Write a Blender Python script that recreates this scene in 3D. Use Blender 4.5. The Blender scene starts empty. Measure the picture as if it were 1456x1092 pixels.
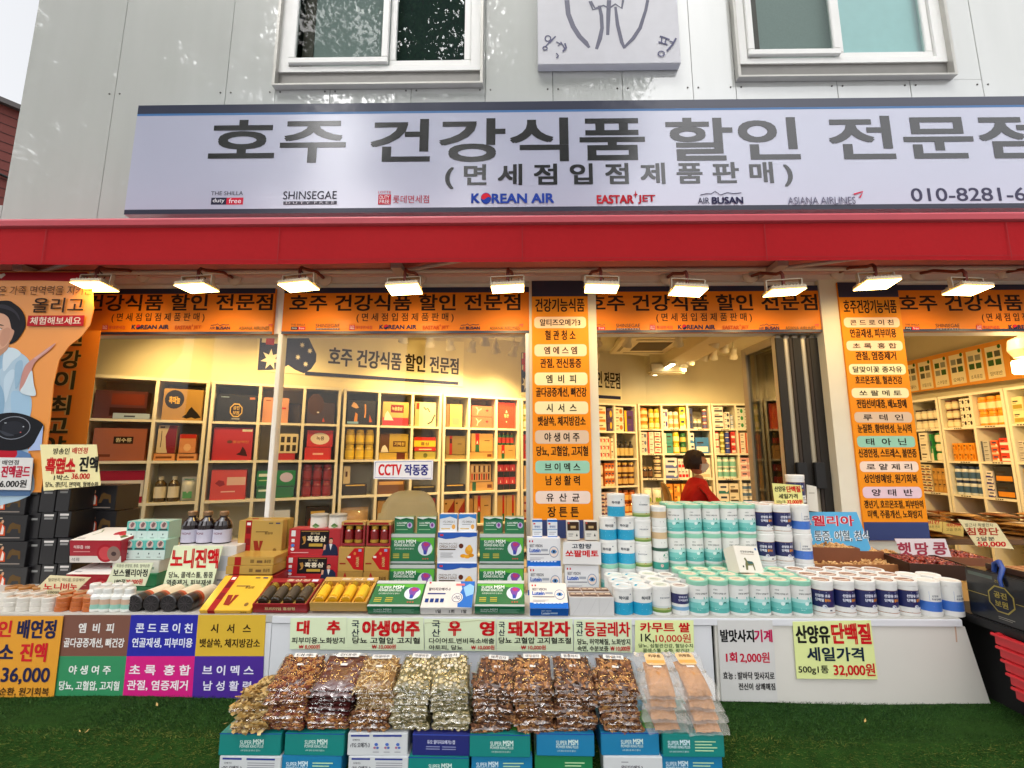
import bpy, math, random
import numpy as np
from mathutils import Matrix, Vector, noise as mnoise
R = math.radians
PI = math.pi
random.seed(7)
SC = bpy.context.scene
COL = SC.collection

# ------------------------------------------------------------------ camera, sky, sun, exposure
F_PX, PITCH, YAW, CAM_Y, CAM_Z = 656.0, R(8.6), R(0.8), -2.0, 1.5
cam_d = bpy.data.cameras.new('camera'); cam = bpy.data.objects.new('camera', cam_d); COL.objects.link(cam)
cam_d.sensor_width = 36.0; cam_d.lens = F_PX / 1456 * 36.0
cam_d.clip_start = 0.02; cam_d.clip_end = 500
cam.location = (0, CAM_Y, CAM_Z); cam.rotation_euler = (R(90) + PITCH, 0, YAW)
SC.camera = cam
SUN_EL, SUN_AZ = R(58), R(200)
world = bpy.data.worlds.new('World'); SC.world = world; world.use_nodes = True
wn = world.node_tree; bgn = wn.nodes['Background']
sky = wn.nodes.new('ShaderNodeTexSky'); sky.sky_type = 'NISHITA'; sky.sun_disc = False
sky.sun_elevation = SUN_EL; sky.sun_rotation = SUN_AZ
sky.air_density = 1.0; sky.dust_density = 6.0; sky.ozone_density = 1.0
hsv = wn.nodes.new('ShaderNodeHueSaturation'); hsv.inputs['Saturation'].default_value = .12; hsv.inputs['Value'].default_value = 1.75   # overcast: white sky
wn.links.new(sky.outputs[0], hsv.inputs['Color']); wn.links.new(hsv.outputs[0], bgn.inputs[0]); bgn.inputs[1].default_value = 0.15
sun_d = bpy.data.lights.new('sun', 'SUN'); sun_d.energy = .5; sun_d.angle = R(25); sun_d.color = (1, .97, .92)
sun = bpy.data.objects.new('sun', sun_d); COL.objects.link(sun)
# light travels along -Z of the lamp; sun stands in front of the shop, high up
sv = Vector((math.sin(SUN_AZ) * math.cos(SUN_EL), math.cos(SUN_AZ) * math.cos(SUN_EL), math.sin(SUN_EL)))
sun.rotation_euler = sv.to_track_quat('Z', 'Y').to_euler()
SC.view_settings.view_transform = 'Standard'; SC.view_settings.look = 'None'
SC.view_settings.gamma = 1.0; SC.view_settings.exposure = 0.3
SC.cycles.use_denoising = True
SC.cycles.max_bounces = 7; SC.cycles.transparent_max_bounces = 24
SC.cycles.sample_clamp_indirect = 6.0
SC.cycles.caustics_reflective = False; SC.cycles.caustics_refractive = False

# ------------------------------------------------------------------ measuring helpers (photo pixel -> place on a known plane)
def ray(px, py):
    x = (px - 728) / F_PX; y = (546 - py) / F_PX
    f = math.cos(PITCH) - y * math.sin(PITCH); u = math.sin(PITCH) + y * math.cos(PITCH)
    return x * math.cos(YAW) - f * math.sin(YAW), x * math.sin(YAW) + f * math.cos(YAW), u
def at(px, py, Y):
    a, b, c = ray(px, py); t = (Y - CAM_Y) / b
    return a * t, CAM_Z + c * t
def atz(px, py, Z):
    a, b, c = ray(px, py); t = (Z - CAM_Z) / c
    return a * t, CAM_Y + b * t

# ------------------------------------------------------------------ materials
MATS = {}
def lin(h):
    if not isinstance(h, str): return tuple(h)[:3]
    h = h.lstrip('#'); v = [int(h[i:i + 2], 16) / 255 for i in (0, 2, 4)]
    return tuple(c / 12.92 if c <= .04045 else ((c + .055) / 1.055) ** 2.4 for c in v)
def M(col, rough=.5, metal=0., var=.06, scale=14., bump=0., coat=0., spec=.5, coat_r=.05):
    key = (col, rough, metal, var, scale, bump, coat, spec, coat_r)
    if key in MATS: return MATS[key]
    m = bpy.data.materials.new('surface'); m.use_nodes = True; nt = m.node_tree
    p = nt.nodes['Principled BSDF']; c = lin(col)
    p.inputs['Roughness'].default_value = rough; p.inputs['Metallic'].default_value = metal
    p.inputs['Specular IOR Level'].default_value = spec
    p.inputs['Coat Weight'].default_value = coat; p.inputs['Coat Roughness'].default_value = coat_r
    p.inputs['Base Color'].default_value = (*c, 1)
    if var or bump:
        tc = nt.nodes.new('ShaderNodeTexCoord'); nz = nt.nodes.new('ShaderNodeTexNoise')
        nz.inputs['Scale'].default_value = scale; nz.inputs['Detail'].default_value = 3
        nt.links.new(tc.outputs['Object'], nz.inputs['Vector'])
        if var:
            mx = nt.nodes.new('ShaderNodeMix'); mx.data_type = 'RGBA'
            mx.inputs[6].default_value = (*[v * (1 - var) for v in c], 1)
            mx.inputs[7].default_value = (*[min(1, v * (1 + var)) for v in c], 1)
            nt.links.new(nz.outputs['Fac'], mx.inputs[0]); nt.links.new(mx.outputs[2], p.inputs['Base Color'])
        if bump:
            b = nt.nodes.new('ShaderNodeBump'); b.inputs['Strength'].default_value = bump; b.inputs['Distance'].default_value = .01
            nt.links.new(nz.outputs['Fac'], b.inputs['Height']); nt.links.new(b.outputs[0], p.inputs['Normal'])
    MATS[key] = m
    return m
def ink(col): return M(col, .6, var=0, spec=.15)
def EM(col, s):
    key = ('em', col, s)
    if key in MATS: return MATS[key]
    m = bpy.data.materials.new('glowing'); m.use_nodes = True; p = m.node_tree.nodes['Principled BSDF']
    p.inputs['Base Color'].default_value = (*lin(col), 1); p.inputs['Emission Color'].default_value = (*lin(col), 1)
    p.inputs['Emission Strength'].default_value = s
    MATS[key] = m; return m
def glass(name, tint=(1, 1, 1), refl=1.0, rough=.0, bump=0., bscale=30.):
    if name in MATS: return MATS[name]
    m = bpy.data.materials.new(name); m.use_nodes = True; nt = m.node_tree; nt.nodes.clear()
    o = nt.nodes.new('ShaderNodeOutputMaterial'); mx = nt.nodes.new('ShaderNodeMixShader')
    t = nt.nodes.new('ShaderNodeBsdfTransparent'); t.inputs[0].default_value = (*tint, 1)
    g = nt.nodes.new('ShaderNodeBsdfGlossy'); g.inputs['Roughness'].default_value = rough
    fr = nt.nodes.new('ShaderNodeLayerWeight'); pw = nt.nodes.new('ShaderNodeMath'); pw.operation = 'POWER'; pw.inputs[1].default_value = 4.
    ml = nt.nodes.new('ShaderNodeMath'); ml.operation = 'MULTIPLY_ADD'; ml.inputs[1].default_value = .6 * refl; ml.inputs[2].default_value = .045 * refl; ml.use_clamp = True
    nt.links.new(fr.outputs['Facing'], pw.inputs[0]); nt.links.new(pw.outputs[0], ml.inputs[0]); nt.links.new(ml.outputs[0], mx.inputs[0])
    nt.links.new(t.outputs[0], mx.inputs[1]); nt.links.new(g.outputs[0], mx.inputs[2]); nt.links.new(mx.outputs[0], o.inputs[0])
    if bump:
        tc = nt.nodes.new('ShaderNodeTexCoord'); nz = nt.nodes.new('ShaderNodeTexNoise'); nz.inputs['Scale'].default_value = bscale
        nt.links.new(tc.outputs['Object'], nz.inputs['Vector'])
        b = nt.nodes.new('ShaderNodeBump'); b.inputs['Strength'].default_value = bump; b.inputs['Distance'].default_value = .02
        nt.links.new(nz.outputs['Fac'], b.inputs['Height']); nt.links.new(b.outputs[0], g.inputs['Normal']); nt.links.new(b.outputs[0], fr.inputs['Normal'])
    MATS[name] = m; return m

# ------------------------------------------------------------------ mesh builder
TXT = {}
def text_shape(s):
    if s not in TXT:
        cu = bpy.data.curves.new('lettering', 'FONT'); cu.body = s; cu.resolution_u = 4
        o = bpy.data.objects.new('lettering', cu); 
        me = bpy.data.meshes.new_from_object(o)
        v = np.array([x.co[:2] for x in me.vertices]); fs = [tuple(p.vertices) for p in me.polygons]
        bpy.data.objects.remove(o); bpy.data.curves.remove(cu); bpy.data.meshes.remove(me)
        TXT[s] = (v, fs)
    return TXT[s]
class MB:
    def __init__(s): s.v = []; s.f = []; s.m = []; s.mats = []; s.sm = []
    def mi(s, m):
        if m not in s.mats: s.mats.append(m)
        return s.mats.index(m)
    def add(s, vs, fs, m, smooth=False, T=None):
        n = len(s.v); k = s.mi(m)
        for v in vs:
            v = Vector(v)
            s.v.append(tuple(T @ v) if T is not None else tuple(v))
        for f in fs: s.f.append(tuple(i + n for i in f)); s.m.append(k); s.sm.append(smooth)
        return s
    def box(s, x0, x1, y0, y1, z0, z1, m, T=None):
        vs = [(x, y, z) for z in (z0, z1) for y in (y0, y1) for x in (x0, x1)]
        return s.add(vs, [(0, 2, 3, 1), (4, 5, 7, 6), (0, 1, 5, 4), (2, 6, 7, 3), (0, 4, 6, 2), (1, 3, 7, 5)], m, T=T)
    def cbox(s, c, d, m, T=None):
        return s.box(c[0] - d[0] / 2, c[0] + d[0] / 2, c[1] - d[1] / 2, c[1] + d[1] / 2, c[2] - d[2] / 2, c[2] + d[2] / 2, m, T)
    def rbox(s, x0, x1, y0, y1, z0, z1, m, b=.003, T=None):   # box with chamfered edges
        import bmesh
        bm = bmesh.new(); bmesh.ops.create_cube(bm, size=1)
        for v in bm.verts: v.co = ((x0 + x1) / 2 + v.co.x * (x1 - x0), (y0 + y1) / 2 + v.co.y * (y1 - y0), (z0 + z1) / 2 + v.co.z * (z1 - z0))
        bmesh.ops.bevel(bm, geom=bm.edges[:], offset=b, segments=2, affect='EDGES')
        bm.verts.index_update()
        s.add([v.co.copy() for v in bm.verts], [tuple(v.index for v in f.verts) for f in bm.faces], m, T=T); bm.free(); return s
    def quad(s, a, b, c, d, m, T=None): return s.add([a, b, c, d], [(0, 1, 2, 3)], m, T=T)
    def poly(s, pts, fn, m, k=0):       # flat outline laid on a surface by fn(u, v, layer)
        return s.add([fn(u, v, k) for u, v in pts], [tuple(range(len(pts)))], m)
    def disc(s, cx, cz, rx, rz, fn, m, k=0, n=20):
        return s.poly([(cx + rx * math.cos(2 * PI * i / n), cz + rz * math.sin(2 * PI * i / n)) for i in range(n)], fn, m, k)
    def ring(s, cx, cz, r0, r1, fn, m, k=0, n=20):
        a = [(cx + r1 * math.cos(2 * PI * i / n), cz + r1 * math.sin(2 * PI * i / n)) for i in range(n)]
        b = [(cx + r0 * math.cos(2 * PI * i / n), cz + r0 * math.sin(2 * PI * i / n)) for i in range(n)]
        return s.add([fn(u, v, k) for u, v in a + b], [(i, (i + 1) % n, n + (i + 1) % n, n + i) for i in range(n)], m)
    def pill(s, x0, x1, z0, z1, fn, m, k=0, r=None):
        r = r or min(x1 - x0, z1 - z0) / 2; pts = []
        for cx, cz, a0 in ((x1 - r, z1 - r, 0), (x0 + r, z1 - r, 90), (x0 + r, z0 + r, 180), (x1 - r, z0 + r, 270)):
            pts += [(cx + r * math.cos(R(a0 + 15 * i)), cz + r * math.sin(R(a0 + 15 * i))) for i in range(7)]
        return s.poly(pts, fn, m, k)
    def rect(s, x0, x1, z0, z1, fn, m, k=0, n=1):
        for i in range(n):
            a = x0 + (x1 - x0) * i / n; b = x0 + (x1 - x0) * (i + 1) / n
            s.poly([(a, z0), (b, z0), (b, z1), (a, z1)], fn, m, k)
        return s
    def stroke(s, pts, w, fn, m, k=0):  # brush line of width w along pts
        L = []; Rr = []
        for i, p in enumerate(pts):
            a = pts[max(0, i - 1)]; b = pts[min(len(pts) - 1, i + 1)]
            d = Vector((b[0] - a[0], b[1] - a[1])).normalized(); ww = w[i] if isinstance(w, (list, tuple)) else w
            L.append((p[0] - d.y * ww / 2, p[1] + d.x * ww / 2)); Rr.append((p[0] + d.y * ww / 2, p[1] - d.x * ww / 2))
        n = len(pts)
        return s.add([fn(u, v, k) for u, v in L + Rr], [(i, n + i, n + i + 1, i + 1) for i in range(n - 1)], m)
    def text(s, body, x0, x1, z0, z1, fn, m, bold=0., k=1, shear=0.):
        v, fs = text_shape(body)
        if not len(v): return s
        mn = v.min(0); mx = v.max(0); sp = np.maximum(mx - mn, 1e-6)
        u = (v - mn) / sp; w = x1 - x0; h = z1 - z0
        em = h / max(sp[1], .3)
        asp = getattr(fn, 'asp', 1.)
        if bold: x0 += bold * em * asp; w -= 2 * bold * em * asp; z0 += bold * .8 * em; h -= 1.6 * bold * em
        offs = [(0, 0)] if not bold else [(-bold, -bold * .8), (bold, bold * .8), (bold, -bold * .8), (-bold, bold * .8)]
        for j, (ox, oz) in enumerate(offs):
            vs = [fn(x0 + a * w + ox * em * asp + shear * (b - .5) * h, z0 + b * h + oz * em, k + j * .12) for a, b in u]
            s.add(vs, fs, m)
        return s
    def lathe(s, prof, m, n=24, T=None, smooth=True, caps=True):   # prof: (radius, z[, material of the band above])
        N = len(prof)
        vs = [(p[0] * math.cos(2 * PI * i / n), p[0] * math.sin(2 * PI * i / n), p[1]) for p in prof for i in range(n)]
        for j in range(N - 1):
            mm = prof[j][2] if len(prof[j]) > 2 else m
            s.add([vs[j * n + i] for i in range(n)] + [vs[(j + 1) * n + i] for i in range(n)],
                  [(i, (i + 1) % n, n + (i + 1) % n, n + i) for i in range(n)], mm, smooth, T)
        if caps:
            if prof[0][0] > 1e-4: s.add([vs[i] for i in range(n)], [tuple(reversed(range(n)))], prof[0][2] if len(prof[0]) > 2 else m, False, T)
            if prof[-1][0] > 1e-4: s.add([vs[(N - 1) * n + i] for i in range(n)], [tuple(range(n))], prof[-1][2] if len(prof[-1]) > 2 else m, False, T)
        return s
    def tube(s, pts, r, m, n=8, T=None):
        pts = [Vector(p) for p in pts]; rings = []; up = Vector((0, 0, 1)); prev = None
        for i, p in enumerate(pts):
            d = (pts[min(len(pts) - 1, i + 1)] - pts[max(0, i - 1)]).normalized()
            if prev is None:
                a = up if abs(d.z) < .9 else Vector((1, 0, 0)); x = d.cross(a).normalized()
            else: x = (prev - d * prev.dot(d)).normalized()
            prev = x; y = d.cross(x); rr = r[i] if isinstance(r, (list, tuple)) else r
            rings.append([p + x * rr * math.cos(2 * PI * k / n) + y * rr * math.sin(2 * PI * k / n) for k in range(n)])
        vs = [v for q in rings for v in q]; fs = [(i * n + k, i * n + (k + 1) % n, (i + 1) * n + (k + 1) % n, (i + 1) * n + k) for i in range(len(pts) - 1) for k in range(n)]
        s.add(vs, fs, m, True, T)
        return s.add(rings[0] + rings[-1], [tuple(reversed(range(n))), tuple(range(n, 2 * n))], m, False, T)
    def mesh(s, name):
        me = bpy.data.meshes.new(name); me.from_pydata(s.v, [], s.f)
        for m in s.mats: me.materials.append(m)
        me.polygons.foreach_set('material_index', s.m); me.polygons.foreach_set('use_smooth', s.sm); me.update()
        return me
    def build(s, name, parent=None, loc=(0, 0, 0), rot=(0, 0, 0)):
        o = bpy.data.objects.new(name, s.mesh(name)); COL.objects.link(o)
        o.location = loc; o.rotation_euler = rot
        if parent: o.parent = parent
        return o
def put(name, me, parent=None, loc=(0, 0, 0), rot=(0, 0, 0)):
    o = bpy.data.objects.new(name, me); COL.objects.link(o); o.location = loc; o.rotation_euler = rot
    if parent: o.parent = parent
    return o
def tag(o, label=None, cat=None, group=None, kind=None):
    if label: o['label'] = label
    if cat: o['category'] = cat
    if group: o['group'] = group
    if kind: o['kind'] = kind
    return o
def thing(name, label, cat, loc=(0, 0, 0), rot=(0, 0, 0), group=None):
    o = bpy.data.objects.new(name, None); COL.objects.link(o); o.empty_display_size = .05
    o.location = loc; o.rotation_euler = rot
    return tag(o, label, cat, group)
def dup(root, label, loc, rot=None, group=None):
    r = root.copy(); COL.objects.link(r); r.location = loc; r['label'] = label
    if rot is not None: r.rotation_euler = rot
    if group: r['group'] = group
    for ch in root.children:
        c = ch.copy(); COL.objects.link(c); c.parent = r
        for g in ch.children:
            d = g.copy(); COL.objects.link(d); d.parent = c
    return r
ORD = ['first', 'second', 'third', 'fourth', 'fifth', 'sixth', 'seventh', 'eighth', 'ninth', 'tenth', 'eleventh', 'twelfth']
def order(i, n):    # place in a row, read from the left
    if n == 1: return 'only'
    if i == 0: return 'leftmost'
    if i == n - 1: return 'rightmost'
    return ORD[i]
def front(y, o=(0, 0), g=.0003):         # laying on a face that looks towards -Y
    return lambda u, v, k: (u + o[0], y - g * (1 + k), v + o[1])
def top(z, g=.0003): return lambda u, v, k: (u, v, z + g * (1 + k))
def fit(fn, x0, x1, z0, z1):             # unit square -> rectangle
    f = lambda u, v, k: fn(x0 + u * (x1 - x0), z0 + v * (z1 - z0), k)
    f.asp = abs((z1 - z0) / (x1 - x0)); return f
def prints(mb, fn, rows, k0=0):
    """rows of printed marks on a unit face: r=rectangle d=disc t=text p=pill o=ring g=polygon s=brush line"""
    for i, r in enumerate(rows):
        k = k0 + i * .25; c = ink(r[-1]) if isinstance(r[-1], str) else r[-1]
        if r[0] == 'r': mb.rect(r[1], r[2], r[3], r[4], fn, c, k)
        elif r[0] == 'd': mb.disc(r[1], r[2], r[3], r[4], fn, c, k)
        elif r[0] == 'g': mb.poly(r[1], fn, c, k)
        elif r[0] == 's': mb.stroke(r[1], r[2], fn, c, k)
        elif r[0] == 't' and r[1] == 'SUPER MSM':
            w = r[3] - r[2]; h = r[5] - r[4]
            mb.text('SUPER', r[2], r[2] + w * .5, r[4], r[4] + h * .8, fn, c, .006, k); mb.text('MSM', r[2] + w * .55, r[3], r[4], r[5], fn, c, .02, k)
        elif r[0] == 't': mb.text(r[1], r[2], r[3], r[4], r[5], fn, c, r[6] if len(r) > 7 else 0., k)
# ------------------------------------------------------------------ the place: ground, turf, building
YF = .75            # shop front plane
ZC = .845           # counter top
steel = M('#8f9296', .3, .8); alu = M('#c9c6bd', .35, .55); white_pl = M('#e9e9e6', .45, var=.03)
navy = M('#20263f', .4); dark = M('#141416', .6); plaster = M('#d9cfae', .85, scale=5)
gm = M('#6d6a66', .9, scale=3, bump=.3, var=.15)
mb = MB(); mb.quad((-60, -60, 0), (60, -60, 0), (60, .2, 0), (-60, .2, 0), gm)
mb.quad((-60, .2, 0), (60, .2, 0), (60, 60, 0), (-60, 60, 0), gm)
tag(mb.build('ground'), kind='structure')

turf_m = M('#1f3a12', .95, scale=22, var=.45, bump=.5, spec=.1)
def turf_profile():
    return [(.2, .532), (-.20, .528), (-.245, .523), (-.268, .510), (-.30, .482), (-.345, .43), (-.37, .36), (-.40, .30), (-.9, .285), (-.93, .26), (-.94, 0)]
mb = MB(); pf = turf_profile(); XL, XR = -3.4, 3.4
NX = 60
for i in range(len(pf) - 1):
    for j in range(NX):
        xa = XL + (XR - XL) * j / NX; xb = XL + (XR - XL) * (j + 1) / NX
        w = lambda x, q: .006 * math.sin(x * 3.1 + q) + .004 * math.sin(x * 7.7 + 2 * q)
        (ya, za), (yb, zb) = pf[i], pf[i + 1]
        mb.quad((xa, ya, za + w(xa, i)), (xa, yb, zb + w(xa, i + 1)), (xb, yb, zb + w(xb, i + 1)), (xb, ya, za + w(xb, i)), turf_m)
tag(mb.build('turf_bank'), kind='structure')
def grass():
    rs = np.random.RandomState(3); V = []; Fc = []; MI = []
    pts = []
    for i in range(len(pf) - 1):
        (ya, za), (yb, zb) = pf[i], pf[i + 1]
        if ya > .03 or yb < -.75:
            if i == 0: ya = .01; za = .53
            else: continue
        L = math.hypot(yb - ya, zb - za); n = int(L * 5.2 * 46000)
        if i >= 6: n = int(n * .35)
        t = rs.rand(n); x = rs.rand(n) * 5.2 - 2.5
        nrm = np.array([(zb - za), -(yb - ya)]) / max(L, 1e-6)
        if nrm[1] < 0: nrm = -nrm
        pts.append(np.stack([x, ya + t * (yb - ya), za + t * (zb - za) + .004 * np.sin(x * 3.1 + i), np.full(n, nrm[0]), np.full(n, nrm[1])], 1))
    P = np.concatenate(pts); n = len(P)
    h = .005 + .006 * rs.rand(n); a = rs.rand(n) * 2 * PI; lx = rs.randn(n) * .006; ly = rs.randn(n) * .006 - .004; wd = .0011
    b = P[:, :3]; dx = np.cos(a) * wd; dy = np.sin(a) * wd
    v0 = b + np.stack([-dx, -dy, 0 * dx], 1); v1 = b + np.stack([dx, dy, 0 * dx], 1)
    v2 = b + np.stack([lx, P[:, 3] * h + ly, P[:, 4] * h], 1)
    V = np.stack([v0, v1, v2], 1).reshape(-1, 3)
    me = bpy.data.meshes.new('grass'); me.vertices.add(3 * n); me.vertices.foreach_set('co', V.ravel())
    me.loops.add(3 * n); me.loops.foreach_set('vertex_index', np.arange(3 * n)); me.polygons.add(n)
    me.polygons.foreach_set('loop_start', np.arange(0, 3 * n, 3)); me.polygons.foreach_set('loop_total', np.full(n, 3))
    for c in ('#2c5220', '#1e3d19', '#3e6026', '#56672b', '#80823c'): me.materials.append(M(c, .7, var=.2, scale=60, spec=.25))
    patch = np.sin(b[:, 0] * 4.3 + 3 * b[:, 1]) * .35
    me.polygons.foreach_set('material_index', np.clip(rs.rand(n) * 2.6 + patch + 2.2 * np.clip((-.185 - b[:, 1] + .02 * np.sin(b[:, 0] * 3)) / .06, 0, 1), 0, 4).astype(int)); me.update()  # outdoor light put into the colour: paler blades towards the front edge
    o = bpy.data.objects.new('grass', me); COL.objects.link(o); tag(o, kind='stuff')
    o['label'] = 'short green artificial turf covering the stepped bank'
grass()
mb = MB(); rs = random.Random(5)
litter = M('#b99a5a', .7)
for i in range(5):
    x, y = [(-1.42, -.1), (-1.1, -.24), (-1.62, -.27), (-1.5, -.285), (1.35, -.12), (1.0, -.14), (1.05, -.2), (1.7, -.14), (-1.9, -.2)][i % 9]
    x += rs.uniform(-.1, .1); y = max(-.25, y + rs.uniform(-.05, .05)); a = rs.uniform(0, 3); l = rs.uniform(.006, .014)
    c, s_ = math.cos(a) * l, math.sin(a) * l
    mb.quad((x - c, y - s_, .543), (x + s_ * .3, y - c * .3, .545), (x + c, y + s_, .548), (x - s_ * .3, y + c * .3, .543), litter)
lt = tag(mb.build('leaf_litter'), kind='stuff'); lt['label'] = 'few dry leaf scraps lying on the green turf'

# ---- shop building
bld = thing('shop_building', 'white panelled two storey shop building with an open glazed front', 'building', (0, YF, 0))
OY = -YF
def B(): return MB()
panel_m = None
def wall_panel_material():
    m = bpy.data.materials.new('coated_panel'); m.use_nodes = True; nt = m.node_tree; p = nt.nodes['Principled BSDF']
    p.inputs['Roughness'].default_value = .38; p.inputs['Coat Weight'].default_value = 1; p.inputs['Coat Roughness'].default_value = .03; p.inputs['Coat IOR'].default_value = 2.4
    tc = nt.nodes.new('ShaderNodeTexCoord'); mp = nt.nodes.new('ShaderNodeMapping'); mp.inputs['Scale'].default_value = (3.0, 3, .35)
    nz = nt.nodes.new('ShaderNodeTexNoise'); nz.inputs['Scale'].default_value = 2.2; nz.inputs['Detail'].default_value = 6
    cr = nt.nodes.new('ShaderNodeMix'); cr.data_type = 'RGBA'; cr.inputs[6].default_value = (.46, .475, .445, 1); cr.inputs[7].default_value = (.56, .575, .55, 1)
    nt.links.new(tc.outputs['Object'], mp.inputs[0]); nt.links.new(mp.outputs[0], nz.inputs['Vector']); nt.links.new(nz.outputs['Fac'], cr.inputs[0]); nt.links.new(cr.outputs[2], p.inputs['Base Color'])
    n2 = nt.nodes.new('ShaderNodeTexNoise'); n2.inputs['Scale'].default_value = 1.3; n2.inputs['Detail'].default_value = 1
    b = nt.nodes.new('ShaderNodeBump'); b.inputs['Strength'].default_value = .12; b.inputs['Distance'].default_value = .01
    nt.links.new(tc.outputs['Object'], n2.inputs['Vector']); nt.links.new(n2.outputs['Fac'], b.inputs['Height']); nt.links.new(b.outputs[0], p.inputs['Coat Normal'])
    return m
panel_m = wall_panel_material()
wl = at(28, 155, YF)[0]; WTOP = 7.2; WBOT = 2.62
seams = [wl] + [at(x, 120, YF)[0] for x in (165, 322, 392, 470, 585, 690, 786, 885, 985, 1046, 1190, 1294, 1397)] + [3.6, 4.2, 4.8, 5.3]
win = []
for (tl, tr, bl, br) in (((403, 0), (685, 0), (391, 128), (687, 125)), ((1043, 0), (1322, 0), (1046, 118), (1353, 112))):
    x0 = at(*bl, YF)[0]; x1 = at(*br, YF)[0]; z0 = (at(*bl, YF)[1] + at(*br, YF)[1]) / 2
    win.append((x0, x1, z0, z0 + 1.75))
mb = B()
for a, b in zip(seams, seams[1:]):
    spans = [(WBOT, WTOP)]
    a2, b2 = a + .0015, b - .0015
    cuts = [w for w in win if w[0] < b2 and w[1] > a2]
    if not cuts: mb.rbox(a2, b2, 0, .06, WBOT, WTOP, panel_m, .0015)
    else:
        w = cuts[0]
        mb.rbox(a2, b2, 0, .06, WBOT, w[2], panel_m, .0015); mb.rbox(a2, b2, 0, .06, w[3], WTOP, panel_m, .0015)
        if a2 < w[0]: mb.rbox(a2, w[0], 0, .06, w[2], w[3], panel_m, .0015)
        if b2 > w[1]: mb.rbox(w[1], b2, 0, .06, w[2], w[3], panel_m, .0015)
mb.box(wl + .002, 5.3, .07, .11, WBOT, win[0][2] - .001, dark)
mb.build('wall', bld)
mb = B()
scr = M('#55534f', .4, .6)
for sx in seams[1:-4]:
    for dx in (-.035, .035):
        for z in (at(400, 131, YF)[1], ):
            mb.lathe([(.0, -.002), (.006, -.002), (.006, .002), (0, .004)], scr, 8, T=Matrix.Translation((sx + dx, -.001, z)) @ Matrix.Rotation(R(90), 4, 'X'))
for z in (3.9, 4.5):
    pass
o = mb.build('wall_screw', bld); tag(o, kind='stuff')
# side and rear of the building, roof edge
WX = wl - 1.0; mb = B(); mb.box(WX, WX + .1, .0, 7, .0, 3.02, panel_m); mb.box(WX, wl - .002, 0.0, 7, 3.022, 3.10, panel_m); mb.box(WX + .1, wl - .002, .0, .1, 2.622, 3.02, panel_m); mb.box(wl, wl + .1, .115, 7, 2.64, WTOP, panel_m); mb.box(5.2, 5.3, .06, 7, 0, WTOP, panel_m); mb.box(wl + .1, 5.2, 6.9, 7, 2.64, WTOP, panel_m); mb.box(WX + .1, wl + .1, 6.9, 7, 0, 3.02, panel_m); mb.box(wl + .101, 5.2, 6.9, 7, 0, 2.639, panel_m)
mb.build('outer_wall', bld)
mb = B(); mb.box(wl - .05, 5.35, -.05, 7.05, WTOP, WTOP + .12, white_pl); mb.build('roof', bld)

glass_sc = glass('screened_glass', (.62, .68, .66), .7, .02); glass_up = glass('window_glass', (.70, .84, .82), 2.2)
def upstairs_window(i, w, split, left_col, right_col):
    x0, x1, z0, z1 = w
    mb = B(); f = white_pl; tin = M('#b9b7b0', .4, .3, scale=9, var=.1); tin2 = M('#7f7d79', .5, .2, scale=9, var=.15)
    # metal casing round the opening, standing proud of the wall
    mb.box(x0, x1, -.045, .0, z0, z0 + .012, tin); mb.box(x0, x0 + .018, -.045, .0, z0 + .012, z1, tin); mb.box(x1 - .018, x1, -.045, .0, z0 + .012, z1, tin)
    mb.box(x0, x1, -.045, 0, z1, z1 + .03, tin); mb.box(x0 + .018, x1 - .018, .0, .05, z0 + .012, z0 + .125, tin2)
    wd = mb.build('window', bld)
    mb = B(); fz = z0 + .125
    mb.box(x0 + .018, x1 - .018, -.012, .04, fz, fz + .04, f); mb.box(x0 + .018, x0 + .085, -.012, .04, fz + .04, z1, f); mb.box(x1 - .085, x1 - .018, -.012, .04, fz + .04, z1, f)
    mb.box(x0 + .018, x1 - .018, -.012, .04, z1 - .05, z1 - .001, f)
    mb.build('frame', wd)
    xm = x0 + (x1 - x0) * split
    for k, (a, b, yy) in enumerate(((x0 + .088, xm + .03, -.03), (xm + .032, x1 - .088, .004))):
        mb = B(); t = .043
        mb.rbox(a, b, yy, yy + .03, fz + .052, fz + .052 + t, f, .004); mb.rbox(a, a + t, yy, yy + .03, fz + .052 + t, z1 - .053 - t, f, .004); mb.rbox(b - t, b, yy, yy + .03, fz + .052 + t, z1 - .053 - t, f, .004)
        mb.rbox(a, b, yy, yy + .03, z1 - .053 - t, z1 - .053, f, .004)
        mb.build('sash', wd)
        mb = B(); mb.quad((a + t, yy + .015, fz + .052 + t), (b - t, yy + .015, fz + .052 + t), (b - t, yy + .015, z1 - .053 - t), (a + t, yy + .015, z1 - .053 - t), glass_up if k else glass_sc)
        mb.build('pane', wd)
    mb = B()   # net screen behind the left sash; right sheet's colour imitates mirrored tree and sky
    mb.box(x0 + .14, x0 + .14 + (xm - x0 - .1) * .12, .048, .053, fz + .06, z1, M('#5a5148', .8)); mb.box(x0 + .14 + (xm - x0 - .1) * .12, xm + .05, .055, .06, fz + .06, z1, M(left_col, .9, var=.12, scale=120))
    mb.box(xm + .05, x1, .065, .07, fz, z1, M(right_col, .9)); mb.build('pane_backing', wd)
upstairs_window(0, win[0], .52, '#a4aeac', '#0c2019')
upstairs_window(1, win[1], .47, '#9fadaa', '#bfe2e4')

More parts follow.
